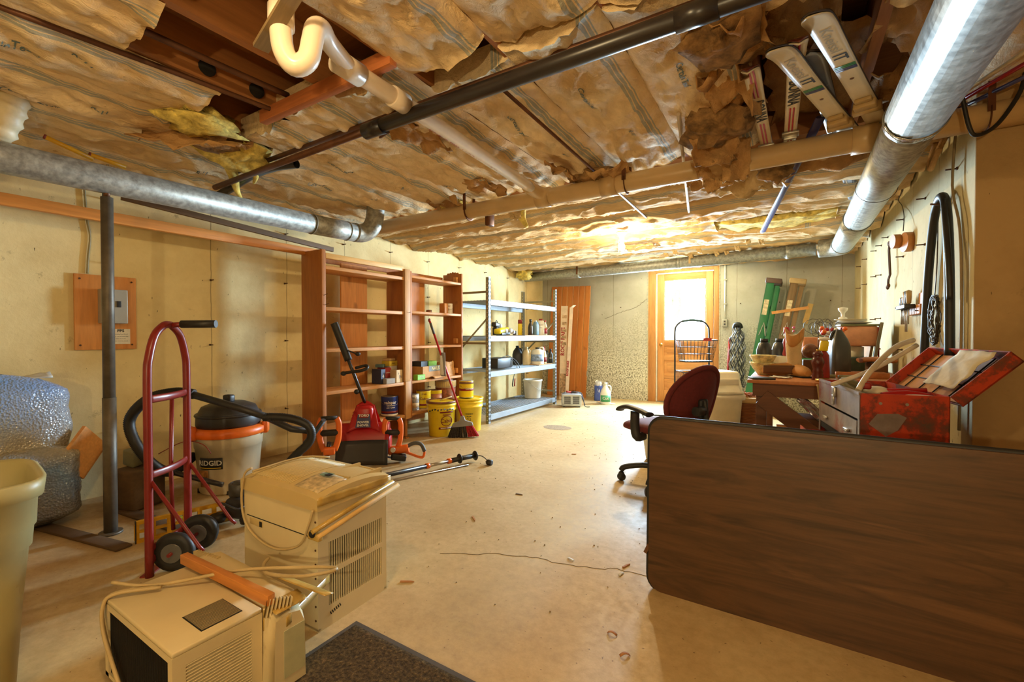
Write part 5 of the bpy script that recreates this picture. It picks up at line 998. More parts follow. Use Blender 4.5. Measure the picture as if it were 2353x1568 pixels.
bottle(-3.1, 6.045 + .05, RZ[2], [(.036, 0), (.038, .01), (.038, .14), (.015, .17), (.014, .195)], m_jblk, 'black bottle with white vertical lettering at the rack end', [(.016, .195), (.016, .22), (0, .22)], m_black, None, [('MAX', .03, wp, .08)])
# power tools
m_ryo = mat('lime_yellow', S(226, 206, 30), .4)
for k, (x, y, rz, lab) in enumerate(((-3.12, 4.72, .2, 'yellow and black power tool lying nearest on the rack shelf'), (-3.24, 4.96, -.3, 'yellow and black sander behind the first power tool'))):
    t = thing('power_tool', lab, 'power tool', (x, y, RZ[1] - (.008 if k == 0 else 0)), rz, 'yellow power tools on the rack')
    MB().box((0, 0, .06), (.1, .2, .07), (.12, 0, 0), .025).build('motor_body', m_ryo, t); MB().box((.01, .02, .022), (.09, .16, .04), None, .012).build('base_skirt', m_vblk, t); MB().ell((.03, .1, .06), (.04, .05, .035)).build('nose', m_greyc, t)
t = thing('work_light', 'black cordless tool with white lettering on the yellow tools', 'power tool', (-3.22, 4.78, RZ[1]), .2)
MB().box((0, 0, .13), (.07, .16, .06), (-.1, 0, 0), .015).build('tool_body', m_vblk, t); text('RYOBI', .03, wp, t, (.037, -.01, .135), (0, 1, 0), (0, 0, 1)); MB().lathe([(.02, 0), (.03, .02), (.03, .05), (.0, .05)], 16).build('lamp_head', m_greyc, t, (0, .1, .12), (-pi / 2, 0, 0)); MB().tube([(0, -.02, .155), (0, .02, .19), (0, .05, .165)], .005, 6, 3).build('wire_hook', m_black, t); MB().box((0, 0, .05), (.06, .1, .1), None, .01).build('battery_grip', m_vblk, t)
t = thing('drill', 'grey drill with a black chuck lying behind the power tools', 'drill', (-3.25, 5.25, RZ[1]), .4)
MB().cyl((0, -.1, .04), (0, .03, .04), .028, n=14).build('drill_body', m_greyc, t); MB().cyl((0, .03, .04), (0, .12, .035), .018, .012, n=12).build('chuck', m_vblk, t); MB().box((0, .14, .03), (.05, .05, .06), None, .008).build('battery', m_vblk, t)
t = thing('pail', 'white plastic pail with a wire bail on the bottom rack deck', 'pail', (-3.28, 5.86, RZ[3]))
MB().lathe([(.115, 0), (.118, .004), (.137, .25), (.146, .252), (.146, .275), (.14, .278), (.13, .25), (.112, .01), (0, .008)], 32).build('pail_body', m_white, t); MB().tube([(.0, -.142, .25), (.12, -.1, .16), (.145, 0, .12), (.12, .1, .16), (0, .142, .25)], .003, 6, 5).build('bail', m_steel, t)
tag(MB().lathe([(.001, -.006), (.185, -.006), (.185, .006), (.001, .006)], 36).build('green_disc', mat('green_plastic', S(64, 92, 68), .5), None, (-3.52, 4.43, .80), (0, radians(82), radians(40))), 'round dark green disc standing on the third shelf at the near end of the rack', 'disc')

# ------------------------------------------------------------------ back-left corner
m_pineb2 = wood('knotty_pine', S(178, 98, 34), S(206, 128, 56), .45, 2, 5, c3=S(96, 44, 18)); 
t = thing('pine_door', 'knotty orange pine plank door leaning against the back wall', 'door panel', (-3.62, 6.97, 0), (radians(-3.0), radians(1.4), 0))
for i in range(7): MB().bx(i * .105, i * .105 + .0985, 0, .018, .0, 1.9, .007, 1).build('plank', m_pineb2, t)
MB().bx(.0, .73, .010, .014, 0.001, 1.89).build('tongue_backing', m_pine_end, t)
for z in (.35, 1.55): MB().bx(.03, .7, .018, .036, z - .05, z + .05).build('batten', m_pineb2, t)
for z in (.42, 1.02, 1.52): MB().bx(.728, .742, -.004, .012, z - .04, z + .04).build('hinge', m_greymetal, t)
def longbox(loc, rot, w, d_, h, label, big, ends):
    t = thing('rake_carton', label, 'carton', loc, rot, 'roof rake cartons'); m_c = mat('pale_carton', S(214, 188, 160), .75)
    MB().bx(-w / 2, w / 2, -d_ / 2, d_ / 2, 0, h, .002, 1).build('carton_body', m_c, t)
    text('ROOF RAKE', big, m_redc, t, (-w * .12, -d_ / 2 - .0012, h * ends), (0, 0, 1), (-1, 0, 0), bold=.003); return t
t = longbox((-3.14, 6.6, 0), (radians(-2), radians(1.2), radians(25)), .11, .09, 1.52, 'wide roof rake carton standing beside the steel rack', .085, .62)
MB().bx(-.05, .05, -.047, -.0455, .05, .42).build('printed_panel', mat('carton_print', S(176, 140, 104), .7, var=.5, sc=26), t)
for k in range(5): MB().bx(-.03, .04, -.0475, -.0458, .88 + k * .11, .93 + k * .11).build('small_print', mat('carton_print', S(176, 140, 104), .7), t)
t = longbox((-3.05, 6.56, 0), (radians(-3), radians(3), radians(25)), .055, .05, 1.5, 'narrow roof rake carton leaning on the wider one', .045, .34)
MB().sheet(lambda u, v: (-.025 + .05 * u + .05 * v, -.02, 1.49 + .05 * v), 3, 4, .002).build('torn_flap', m_white, t)
t = thing('battery_charger', 'grey metal charger with tangled cables on the floor by the rack', 'battery charger', (-2.72, 6.02, 0), radians(28))
MB().bx(-.14, .14, -.1, .1, .015, .185, .006).build('case', mat('pale_grey_metal', S(186, 190, 192), .4, .4), t)
for sx in (-1, 1):
    lv_ = MB()
    for i in range(8): lv_.bx(min(sx * .015, sx * .11), max(sx * .015, sx * .11), -.102, -.1, .05 + i * .014, .058 + i * .014)
    lv_.build('vent_slots', m_acd, t)
for x in (-.11, .11): MB().cyl((x, -.08, 0), (x, -.08, .016), .012, n=8).cyl((x, .08, 0), (x, .08, .016), .012, n=8).build('foot', m_black, t)
MB().tube([(-.13, -.06, .2), (-.05, .05, .2), (.05, -.06, .205), (.14, .0, .2), (.17, -.06, .12), (.19, -.1, .02), (.26, -.1, .01)], .006, 7, 6).tube([(-.1, .06, .195), (.0, .0, .21), (.12, .05, .2), (.17, .02, .1), (.2, 0, .02)], .006, 7, 6).build('cable', m_black, t); MB().box((-.03, .0, .21), (.1, .03, .025), (.1, .2, .5), .006).build('clamp', m_redc, t)
t = thing('ice_melt_bag', 'blue and white plastic bag standing open by the back wall', 'bag', (-2.62, 6.86, 0), radians(20))
MB().sheet(bagfn(.13, .07, .24, 8), 28, 14, .003).build('bag_body', mat('blue_bag', S(70, 92, 168), .35, bmp=.5, bsc=14), t); MB().sheet(bagfn(.12, .06, .3, 12), 24, 8, .003).build('bag_lining', mat('white_bag', S(216, 214, 214), .35, bmp=.6, bsc=16), t)
text('Road Salt', .035, wp, t, (0, 0, 0), (1, 0, 0), (0, 1, 0), wrap=lambda a, b_: Vector((-.0 + .135 * sin(a / .135 * .8), -.0 - .083 - .03 * cos(a * 6), .14 + b_)).xyz if False else Vector((.02 * cos(a * 9) + a * 0 + .075, a, .14 + b_)))
t = thing('bleach_jug', 'white jug with a green label on the floor by the back wall', 'jug', (-2.37, 6.5, 0), math.atan2(-6.5, 2.37))
MB().lathe([(.075, 0), (.08, .01), (.08, .16), (.065, .21), (.03, .27), (.025, .29)], 26).build('jug_body', m_white, t); MB().lathe([(.028, .29), (.028, .325), (0, .326)], 16).build('cap', m_white, t); MB().tube([(0, .03, .28), (0, .07, .27), (0, .078, .22), (0, .07, .17)], .011, 10, 4).build('handle', m_white, t)
MB().sheet(lambda u, v: (cos((u - .5) * 2.2) * .0815, sin((u - .5) * 2.2) * .0815, .04 + .1 * v), 14, 1, .0008).build('label', mat('green_white_label', S(70, 150, 100), .5), t); text('Cut', .06, wp, t, (0, 0, 0), (1, 0, 0), (0, 1, 0), wrap=lambda a, b_: Vector((cos(a / .08) * .084, sin(a / .08) * .084, .095 + b_)), bold=.001)
for k, (x, y) in enumerate(((-2.5, 6.6), (-2.28, 6.55), (-2.05, 6.4))): tag(MB().sheet(lambda u, v: ((u - .5) * .09, (v - .5) * .05, .006 + .012 * abs(noise.noise((u * 3, v * 3, k)))), 6, 5, .002).build('paper_scrap', m_white if k else m_kraftp, None, (x, y, 0), (0, 0, k)), ['tan leaf scrap beside the bleach jug', 'white paper scrap right of the bleach jug', 'small white scrap on the floor before the back wall'][k], 'scrap')
t = thing('light_conduit', 'white conduit with an outlet box on the back wall right of the door', 'outlet', (-.80, 7.15, 0))
MB().cyl((0, -.014, 1.28), (0, -.014, 2.1), .011, n=10).build('conduit', m_whitep, t); MB().bx(-.035, .035, -.045, 0, 1.17, 1.28, .004).build('outlet_box', m_greymetal, t)
for z in (1.205, 1.245): MB().bx(-.012, .012, -.048, -.045, z - .012, z + .012).build('receptacle', m_vblk, t)
for z in (1.5, 1.85): MB().bx(-.025, .025, -.028, 0, z - .008, z + .008).build('pipe_clip', m_greymetal, t)
# shopping cart
m_cart = mat('cart_black', S(34, 32, 34), .4)
t = thing('folding_cart', 'black wire folding shopping cart in front of the door', 'cart', (-1.34, 6.4, 0), math.atan2(.25, .4))
cw = .47
MB().tube([(0, 0, .06), (0, 0, .6), (0, 0, 1.06), (.02, 0, 1.17), (.1, 0, 1.24), (cw / 2, 0, 1.255), (cw - .1, 0, 1.24), (cw - .02, 0, 1.17), (cw, 0, 1.06), (cw, 0, .6), (cw, 0, .06)], .011, 10, 4).build('frame', m_cart, t); MB().tube([(.1, 0, 1.24), (cw / 2, 0, 1.255), (cw - .1, 0, 1.24)], .016, 10, 4).build('push_grip', mat('grip_teal', S(60, 84, 88), .5), t)
def basket(z0, z1, d0, d1, parent, n=9):
    b_ = MB(); rim = [(.01, -d1, z1), (cw - .01, -d1, z1), (cw - .01, -.01, z1), (.01, -.01, z1)]; bot = [(.05, -d0, z0), (cw - .05, -d0, z0), (cw - .05, -.02, z0), (.05, -.02, z0)]
    b_.tube(rim, .006, 6, closed=True).tube(bot, .005, 6, closed=True)
    for e in range(4):
        for i in range(n):
            f = i / n; b_.tube([Vector(rim[e]).lerp(Vector(rim[(e + 1) % 4]), f), Vector(bot[e]).lerp(Vector(bot[(e + 1) % 4]), f)], .0026, 4)
        for q in (.33, .66): b_.tube([Vector(rim[e]).lerp(Vector(bot[e]), q), Vector(rim[(e + 1) % 4]).lerp(Vector(bot[(e + 1) % 4]), q)], .0026, 4)
    for i in range(1, n): f = i / n; b_.tube([Vector(bot[0]).lerp(Vector(bot[1]), f), Vector(bot[3]).lerp(Vector(bot[2]), f)], .0026, 4)
    b_.build('wire_basket', m_cart, parent)
basket(.7, .98, .22, .28, t); basket(.2, .56, .24, .32, t)
MB().bx(.05, cw - .05, -.22, -.03, .685, .698).build('basket_tray', m_cart, t); MB().box((cw - .15, -.29, .99), (.11, .005, .04)).build('paper_tag', m_redc, t)
for x in (0, cw):
    MB().lathe([(0, -.012), (.05, -.012), (.056, 0), (.05, .012), (0, .012)], 18).build('wheel', m_black, t, (x, -.03, .056), (0, pi / 2, 0))
    MB().tube([(x, 0, .2), (x, -.28, .03)], .008, 8).build('front_leg', m_cart, t)
# ------------------------------------------------------------------ brown folding table on its edge
m_lam, nt, b = base('walnut_laminate', .34, 0, .5); co = coords(nt, (.1, 1, 1.0)); f = noisetex(nt, co, 13, 6, .6, .7); g = noisetex(nt, coords(nt, (.05, 1, 1)), 46, 4, .6, .4); g2 = noisetex(nt, coords(nt, (1, 1, 1)), 120, 2, .5)
c = ramp(nt, f, [(.3, S(58, 40, 25)), (.46, S(94, 64, 39)), (.54, S(76, 52, 32)), (.64, S(104, 72, 45)), (.78, S(120, 85, 54))]); c = mixc(nt, .45, c, ramp(nt, g, [(.34, (.5, .46, .42)), (.6, (1, 1, 1))]), 'MULTIPLY')
nt.links.new(c, b.inputs['Base Color']); bump(nt, b, mixc(nt, .5, g, g2), .18, .002)
t = thing('folding_table', 'brown woodgrain folding table standing on its long edge', 'table', (-.49, 1.855, 0), (radians(-1.5), 0, radians(-.6)))
def rrect(w, h, r, n=6):
    P = []
    for cx, cy, a0 in ((w - r, h - r, 0), (r, h - r, 90), (r, r, 180), (w - r, r, 270)):
        for i in range(n + 1): a = radians(a0 + 90 * i / n); P.append((cx + r * cos(a), cy + r * sin(a)))
    return P
TW, TH = 1.85, .705; XZ = axes((0, 0, 0), (1, 0, 0), (0, 0, 1), (0, -1, 0))
m = MB(); m.T = XZ; m.prism(rrect(TW, TH, .055), -.0, .0035); m.build('laminate_face', m_lam, t, (0, -.0, 0))
m = MB(); m.T = XZ; m.prism(rrect(TW, TH, .055), -.024, -.0001); m.build('table_core', m_brnc, t)
m = MB(); P = rrect(TW, TH, .055); m.tube([(a, .012, b_) for a, b_ in P], .014, 6, closed=True, flat=(.003, .014)); m.build('edge_band', m_black, t)
for z in (.06, TH - .06): MB().bx(.1, TW - .1, .024, .06, z - .01, z + .01).build('apron_rail', m_vblk, t)
for x in (.16, TW - .16): MB().tube([(x, .045, .1), (x, .045, TH - .1)], .012, 8).tube([(x + .05 if x < 1 else x - .05, .05, .12), (x + .6 if x < 1 else x - .6, .05, .12), (x + .6 if x < 1 else x - .6, .05, TH - .12), (x + .05 if x < 1 else x - .05, .05, TH - .12)], .012, 8).build('folded_leg', m_vblk, t)
MB().box((-.008, .012, .16), (.014, .02, .04), (0, .4, 0)).build('corner_latch', m_brnc, t)

# ------------------------------------------------------------------ office chair
m_maroon = mat('maroon_fabric', S(104, 34, 34), .85, var=.12, sc=60, bmp=.3, bsc=200); m_chblk = mat('chair_black', S(40, 38, 38), .5)
t = thing('office_chair', 'maroon office chair with black arms behind the table', 'chair', (-.74, 3.2, 0), math.atan2(.485, -.875))
# local +x is the way the chair faces
st = MB().ell((0, 0, 0), (1, 1, 1), 28, 14); st.v = [(math.copysign(abs(v[0]) ** .55, v[0]) * .245, math.copysign(abs(v[1]) ** .55, v[1]) * .235, .415 + math.copysign(abs(v[2]) ** .7, v[2]) * .04 - .03 * max(0, v[0]) ** 3) for v in st.v]
st.build('seat', m_maroon, t)
def backfn(th0, mm, name, k):
    def fn(u, v):
        a = 2 * pi * u; y = cos(a) * .225 * v; z = .63 + sin(a) * .215 * v; ex = -.25 - .28 * (z - .5) + .25 * y * y / .2
        return (ex + th0 * (1 - v ** 4), y, z)
    return MB().sheet(fn, 32, 8).build(name, mm, t)
backfn(.05, m_maroon, 'back_pad', 1); backfn(-.02, m_maroon, 'back_shell', -1)
MB().tube([(-.25 - .28 * (.13 + sin(a) * .215) + .25 * (cos(a) * .225) ** 2 / .2, cos(a) * .225, .63 + sin(a) * .215) for a in [2 * pi * i / 36 for i in range(36)]], .018, 8, closed=True).build('back_piping', m_maroon, t)
MB().tube([(-.1, 0, .37), (-.28, 0, .4), (-.33, 0, .5), (-.31, 0, .64)], .02, 8, 4, flat=(.03, .014)).build('back_bar', m_chblk, t); MB().cyl((-.33, .02, .57), (-.33, .09, .57), .03, n=14).box((-.315, 0, .58), (.03, .07, .12), None, .01).build('adjust_knob', m_chblk, t)
for s_ in (-1, 1):
    MB().tube([(-.02, s_ * .2, .375), (-.02, s_ * .27, .37), (0, s_ * .275, .42), (0, s_ * .275, .54)], .02, 8, 3, flat=(.03, .013)).build('arm_post', m_chblk, t); MB().tube([(-.13, s_ * .275, .535), (-.05, s_ * .275, .553), (.06, s_ * .275, .563), (.13, s_ * .275, .545), (.145, s_ * .275, .53)], .02, 10, 4, flat=(.016, .038)).build('armrest', m_chblk, t)
MB().cyl((0, 0, .1), (0, 0, .37), .026, n=14).bx(-.12, .12, -.09, .09, .355, .38).build('column', m_chblk, t)
for k in range(5):
    a = 2 * pi * k / 5 + .72; e = Vector((cos(a) * .29, sin(a) * .29, 0))
    MB().tube([(0, 0, .12), e * .5 + Vector((0, 0, .125)), e * .92 + Vector((0, 0, .1)), e + Vector((0, 0, .075))], .02, 8, 3, flat=(.02, .022)).build('base_arm', m_chblk, t)
    w_ = MB().lathe([(0, -.02), (.024, -.02), (.028, -.01), (.028, .01), (.024, .02), (0, .02)], 16); w_.build('caster', m_chblk, t, tuple(e + Vector((0, 0, .028))), (pi / 2, 0, a + .7))
    MB().ell(e + Vector((0, 0, .05)), (.022, .022, .02), 10, 6).build('caster_hood', m_chblk, t)
# small bin with black rack on it
t = thing('waste_bin', 'small grey-white waste bin on the floor behind the chair', 'bin', (-.93, 3.86, 0))
lo2 = loft([(.09, .09, 0), (.1, .1, .01), (.13, .13, .27), (.14, .14, .272), (.14, .14, .285), (.128, .128, .28), (.095, .095, .012)], 32); lo2.f.append(tuple(range(6 * 32, 7 * 32))); lo2.sm.append(False); lo2.build('bin_body', m_white, t); MB().sheet(lambda u, v: (-.13 + .03 * noise.noise((u * 5, v * 5, 1)), -.1 + .1 * u, .2 + .08 * v), 6, 6, .002).build('bag_edge', mat('grey_bag', S(140, 138, 136), .3), t)
t = thing('dish_rack', 'black wire rack resting on the small waste bin', 'rack', (-.93, 3.86, .29), .4)
rk = MB().tube([(-.12, -.1, 0.003), (.12, -.1, .003), (.12, .1, .003), (-.12, .1, .003)], .006, 6, closed=True).tube([(-.13, -.11, .06), (.13, -.11, .06), (.13, .11, .06), (-.13, .11, .06)], .006, 6, closed=True)
for i in range(10): x = -.12 + i * .0267; rk.tube([(x, -.11, .06), (x, -.1, .003), (x, .1, .003), (x, .11, .06)], .003, 5)
rk.build('wire_frame', m_cart, t)
# stacked white totes
m_milk = mat('milky_plastic', S(226, 214, 184), .4, var=.05)
t = thing('storage_tote', 'milky white tote standing behind the office chair, lower of two', 'tote', (-.62, 4.85, 0), radians(32)); lo3 = loft([(.16, .15, 0), (.17, .16, .01), (.2, .19, .42), (.225, .21, .425), (.225, .21, .47), (.2, .19, .475)], 36); lo3.f.append(tuple(range(5 * 36, 6 * 36))); lo3.sm.append(False); lo3.build('tote_body', m_milk, t); MB().lathe([(.2, .476), (.19, .478), (0, .478)], 24).build('tote_lid', m_milk, t)
t = thing('storage_tote', 'milky white tote turned upside down on the lower tote', 'tote', (-.62, 4.85, .479), radians(32)); lo3 = loft([(.215, .2, 0), (.215, .2, .02), (.2, .185, .025), (.175, .165, .2), (.165, .155, .212), (.14, .13, .215)], 36); lo3.f.append(tuple(range(5 * 36, 6 * 36))); lo3.sm.append(False); lo3.build('tote_body', m_milk, t); MB().bx(-.13, .13, -.196, -.185, .09, .15, .01).build('tote_grip', m_milk, t)
# wicker basket with straw and a pale rim
m_wick, nt, b = base('wicker', .7); co = coords(nt); wv_ = _n(nt, 'ShaderNodeTexBrick'); nt.links.new(coords(nt, (1, 1, 1), 'UV') if False else co, wv_.inputs['Vector']); b.inputs['Base Color'].default_value = (*S(140, 84, 46), 1)
t = thing('wicker_basket', 'brown wicker basket with a pale rim beside the workbench', 'basket', (-.36, 5.05, 0)); wk = MB()
for i in range(26):
    z = .01 + i * .0145; r0 = .115 + .05 * z / .4
    wk.tube([(cos(a) * (r0 + (.004 if (j + i) % 2 else -.004)), sin(a) * (r0 + (.004 if (j + i) % 2 else -.004)), z) for j, a in enumerate([2 * pi * j / 24 for j in range(24)])], .0085, 5, closed=True)
wk.lathe([(.108, 0.005), (.155, .39)], 24); wk.build('woven_body', m_wick, t); MB().lathe([(.15, .38), (.168, .385), (.168, .43), (.15, .435), (.145, .39)], 30).build('liner_rim', mat('tan_rim', S(206, 168, 112), .6), t)
sr = MB(); r = random.Random(9)
for i in range(160):
    a = r.uniform(0, 6.28); q = r.uniform(0, .16); p = Vector((cos(a) * q, sin(a) * q, .43 + r.uniform(0, .035))); e = Vector((r.uniform(-1, 1), r.uniform(-1, 1), r.uniform(-.4, .4))) * .035; sr.tube([p - e, p + e * .2 + Vector((0, 0, .008)), p + e], .0022, 4)
stuff(sr.build('straw_filling', mat('orange_straw', S(190, 106, 54), .8), t))
tag(MB().lathe([(.05, 0), (.055, .004), (.085, .07), (.08, .072), (.045, .008), (0, .008)], 24).build('plastic_bowl', mat('tan_bowl', S(214, 178, 126), .5), None, (-.5, 5.1, .482)), 'tan plastic bowl on the straw of the wicker basket', 'bowl')
# hanging wavy straps
t = thing('strap_bundle', 'bundle of wavy black straps hung on the back wall', 'straps', (-.62, 6.98, 0)); r = random.Random(5); sb = MB()
for i in range(16):
    x0 = -.09 + i * .012; ph = r.uniform(0, 6); pts = [(x0 * .35, 0, 1.17)]
    for j in range(1, 26): z = 1.17 - j * .034; pts.append((x0 * min(1, .4 + j * .12) + .014 * sin(j * 1.25 + ph), -.03 + .05 * sin(i * 1.7) + .014 * cos(j * 1.25 + ph), z))
    MB().tube(pts, .0055, 5, 3).build('strap', m_black if i % 3 else mat('grey_strap', S(110, 108, 104), .5), t)
MB().tube([(-.04, 0, 1.15), (-.03, -.02, 1.19), (0, -.03, 1.2), (.03, -.02, 1.19), (.04, 0, 1.15)], .03, 8, 3).build('bundle_loop', m_black, t); MB().cyl((0, .17, 1.18), (0, -.03, 1.18), .004, n=6).build('nail', m_rust, t)
tag(MB().cyl((-.76, 6.98, 0), (-.735, 7.1, 1.0), .016, n=10).build('red_pole', m_redc), 'thin red pole leaning on the back wall beside the straps', 'pole')
# step ladders
def ladder(loc, tilt, m, capm, label, Hh, spec):
    t = thing('step_ladder', label, 'ladder', loc, (0, tilt, 0), 'ladders in the back corner')
    for y in (-.19, .19):
        MB().bx(-.1, -.02, y - .012, y + .012, 0, Hh, .003).build('front_rail', m, t); MB().bx(.0, .05, y * .92 - .012, y * .92 + .012, 0, Hh - .03, .003).build('rear_rail', m, t)
        MB().bx(-.104, -.1, y - .016, y + .016, 0, Hh).bx(-.02, -.016, y - .016, y + .016, 0, Hh).build('rail_flange', m, t)
        MB().bx(-.1, .05, y - .016, y + .016, 0, .05, .004).build('foot', m_black, t)
        MB().tube([(-.075, y - .018, 1.05), (-.045, y - .018, 1.22), (.0, y - .018, 1.05)], .006, 5, flat=(.003, .008)).build('spreader', m_steel, t)
    for i in range(5): MB().bx(-.1, -.02, -.18, .18, .28 + i * .29, .305 + i * .29, .003).build('step', m, t)
    MB().bx(-.12, .065, -.22, .22, Hh - .005, Hh + .06, .012).build('top_cap', capm, t)
    MB().bx(-.09, -.035, -.2035, -.2025, Hh - .42, Hh - .22).build('spec_label', mat('ladder_label', S(214, 196, 158), .5, var=.3, sc=30), t)
    return t
m_lgreen = mat('ladder_green', S(36, 112, 66), .45, var=.08); m_lbrown = wood('ladder_wood', S(110, 82, 50), S(144, 112, 72), .6, 2, 5); m_lcap = mat('ladder_cap', S(92, 66, 54), .5)
ladder((-.44, 6.86, 0), radians(9.4), m_lgreen, m_lcap, 'green step ladder leaning in the back right corner', 1.74, 0)
ladder((-.20, 6.83, 0), radians(10.2), m_lbrown, mat('cap_wood', S(176, 146, 100), .6), 'brown wooden step ladder behind the green one', 1.72, 1)
tag(MB().bx(-.2, .2, -.01, .01, -.018, .018).build('lath', m_red_s, None, (.0, 6.612, 1.36), (0, radians(-8), 0)), 'brown wooden lath crossing behind the brown ladder', 'lath')
tag(MB().bx(-.03, .03, -.006, .006, -.13, .13).build('paint_paddle', m_pine_end, None, (.2, 6.98, 1.33), (0, radians(14), 0)), 'pale wooden strip leaning upright by the brown ladder', 'strip')

# ------------------------------------------------------------------ workbench and its load
m_bench = wood('bench_ply', S(178, 104, 52), S(206, 134, 74), .55, 1, 4); m_benchd = wood('bench_frame', S(92, 54, 30), S(124, 78, 44), .6, 0, 5)
t = thing('workbench', 'wooden workbench with diagonal braces along the right wall', 'workbench', (-.24, 3.38, 0))
MB().bx(0, .92, 0, 1.55, .728, .75, .002).build('bench_top', m_bench, t); MB().bx(.03, .9, .03, .06, .64, .728).bx(.03, .06, .06, 1.5, .64, .728).build('apron', m_benchd, t)
for x, y in ((.05, .05), (.83, .05), (.05, 1.44), (.83, 1.44)): MB().bx(x, x + .06, y, y + .06, 0, .728, .002).build('leg', m_benchd, t)
MB().box((.36, .025, .42), (.7, .022, .11), (0, radians(38), 0)).build('diagonal_brace', m_benchd, t); MB().bx(.03, .9, .06, 1.48, .16, .18).build('lower_shelf', m_benchd, t)
MB().bx(.17, .24, .03, .05, .18, .46).build('orange_slat', m_red_s, t)
BZ = .7505
t = thing('under_bench_box', 'brown carton on the shelf under the workbench', 'box', (.22, 3.62, .1805), .1); MB().box((0, 0, .16), (.36, .26, .32), None, .004).build('carton_body', m_brnc, t)
t = thing('foil_bag', 'crumpled silver bag stuffed behind the bench brace', 'bag', (.06, 3.43, .52), .2); MB().sheet(lambda u, v: (-.02 + .2 * u, .0 + .03 * noise.noise((u * 5, v * 5, 2)), .14 - .2 * u + .08 * (v - .5)), 14, 6, .003).build('foil_sheet', mat('silver_foil', S(190, 192, 196), .22, .85, bmp=1, bsc=26), t); MB().ell((.16, -.01, -.02), (.03, .02, .03)).build('red_pack', m_redc, t)
for k, (x, y, m_, lab) in enumerate(((-.2, 3.52, m_white, 'white printed can standing under the bench corner'), (.02, 3.5, m_redc, 'red plastic cup under the workbench'), (.1, 3.46, m_orange, 'orange scrap below the bench brace'))): tag(MB().lathe([(.03, 0), (.036, .005), (.04, .12 + .1 * (k == 0)), (.03, .125 + .1 * (k == 0)), (0, .125 + .1 * (k == 0))], 16).build('tin', m_, None, (x + .0, y + .1, .1805)), lab, 'can')
tag(MB().tube([(.15, 3.37, .74), (.17, 3.36, .6), (.22, 3.36, .45), (.18, 3.36, .3), (.2, 3.36, .2)], .006, 7, 5).build('extension_cord', m_cord), 'cream cord hanging down the front of the workbench', 'cord')
tag(MB().bx(-.07, .07, -.06, .06, 0, .012, .003).build('slate_pad', m_vblk, None, (-.16, 3.47, BZ), (0, 0, .3)), 'flat black pad at the front corner of the workbench', 'pad')
tag(MB().sheet(lambda u, v: (-.06 + .12 * u, -.04 + .08 * v, .004 + .01 * noise.noise((u * 3, v * 3, 1)) + .006), 6, 5, .002).build('paper_sheet', m_white, None, (-.05, 3.6, BZ), (0, 0, -.4)), 'white paper scrap lying on the front of the bench', 'paper')
m_bowl = mat('floral_bowl', S(226, 206, 146), .3, var=.35, sc=26, dirt=S(150, 92, 44), dsc=14, dthr=.58)
for k in range(2):
    tag(MB().lathe([(.035, 0), (.04, .01), (.07, .05), (.088, .085), (.09, .095), (.084, .092), (.06, .05), (.0, .02)], 26).build('bowl', m_bowl, None, (-.17, 3.85, BZ + .053 * k)), ['cream floral bowl on the bench, lower of the stacked pair', 'cream floral bowl stacked upside in the lower bowl'][k], 'bowl', 'floral bowls')
tag(MB().lathe([(.07, 0), (.075, .005), (.08, .13), (.07, .135), (0, .136)], 24).build('cream_crock', m_milk, None, (-.05, 4.06, BZ)), 'plain cream crock behind the floral bowls', 'crock')
for k, (x, y) in enumerate(((-.17, 4.05), (-.07, 4.24))): t = bottle(x, y, BZ, [(.05, 0), (.055, .01), (.055, .18), (.04, .23), (.025, .245)], m_jblk, ['black jug behind the floral bowls, left one', 'black jug beside the leather boot, right one'][k], [(.027, .245), (.027, .27), (0, .27)], m_black, group='black jugs on the bench')
# boots
m_hide = mat('tan_leather', S(190, 132, 66), .7, bmp=.4, bsc=14); m_fur = mat('cream_fleece', S(212, 180, 132), .95, bmp=.8, bsc=50)
t = thing('work_boot', 'tan leather boot with fleece lining standing on the bench', 'boot', (.03, 3.84, BZ), radians(-60))
MB().tube([(0, 0, 0.0), (.0, 0, .1), (-.01, 0, .2), (.0, 0, .3)], .06, 16, 4, radii=[.052, .046, .05, .058]).build('shaft', m_fur, t); MB().tube([(-.04, 0, .04), (.05, 0, .04), (.13, 0, .034), (.165, 0, .03)], .045, 14, 4, radii=[.045, .05, .04, .02]).build('foot', m_hide, t)
MB().tube([(-.05, 0, .006), (.06, 0, .006), (.17, 0, .006)], .04, 12, 3, flat=(.006, .048)).build('sole', m_acd, t); MB().sheet(lambda u, v: (cos(2 * pi * u) * (.056 + .006 * v), sin(2 * pi * u) * (.056 + .006 * v), .24 + .08 * v + .03 * sin(2 * pi * u * 2)), 20, 4, .005).build('cuff', m_hide, t)
t = thing('work_boot', 'brown leather boot lying on its side before the standing boot', 'boot', (-.07, 3.78, BZ), radians(20))
MB().tube([(-.1, 0, .045), (-.03, .02, .045), (.04, .03, .05), (.1, .02, .06)], .045, 14, 4, radii=[.02, .044, .045, .045]).build('upper', m_hide, t); MB().sheet(lambda u, v: (-.11 + .2 * u, -.045 + .01 * sin(pi * u), .02 + .06 * v), 10, 3, .008).build('sole', m_brnc, t)
t = thing('pepper_mill', 'turned dark red-brown wooden pepper mill on the bench edge', 'pepper mill', (.16, 3.60, BZ))
MB().lathe([(.034, 0), (.036, .004), (.03, .02), (.034, .03), (.028, .045), (.032, .052), (.026, .07), (.034, .1), (.038, .12), (.03, .145), (.022, .155), (.03, .165), (.028, .18), (.012, .19), (0, .192)], 26).build('mill_body', mat('dark_cherry', S(92, 34, 22), .3), t); MB().lathe([(.008, .19), (.01, .2), (0, .206)], 12).build('knob', mat('brass', S(190, 150, 80), .3, 1), t)
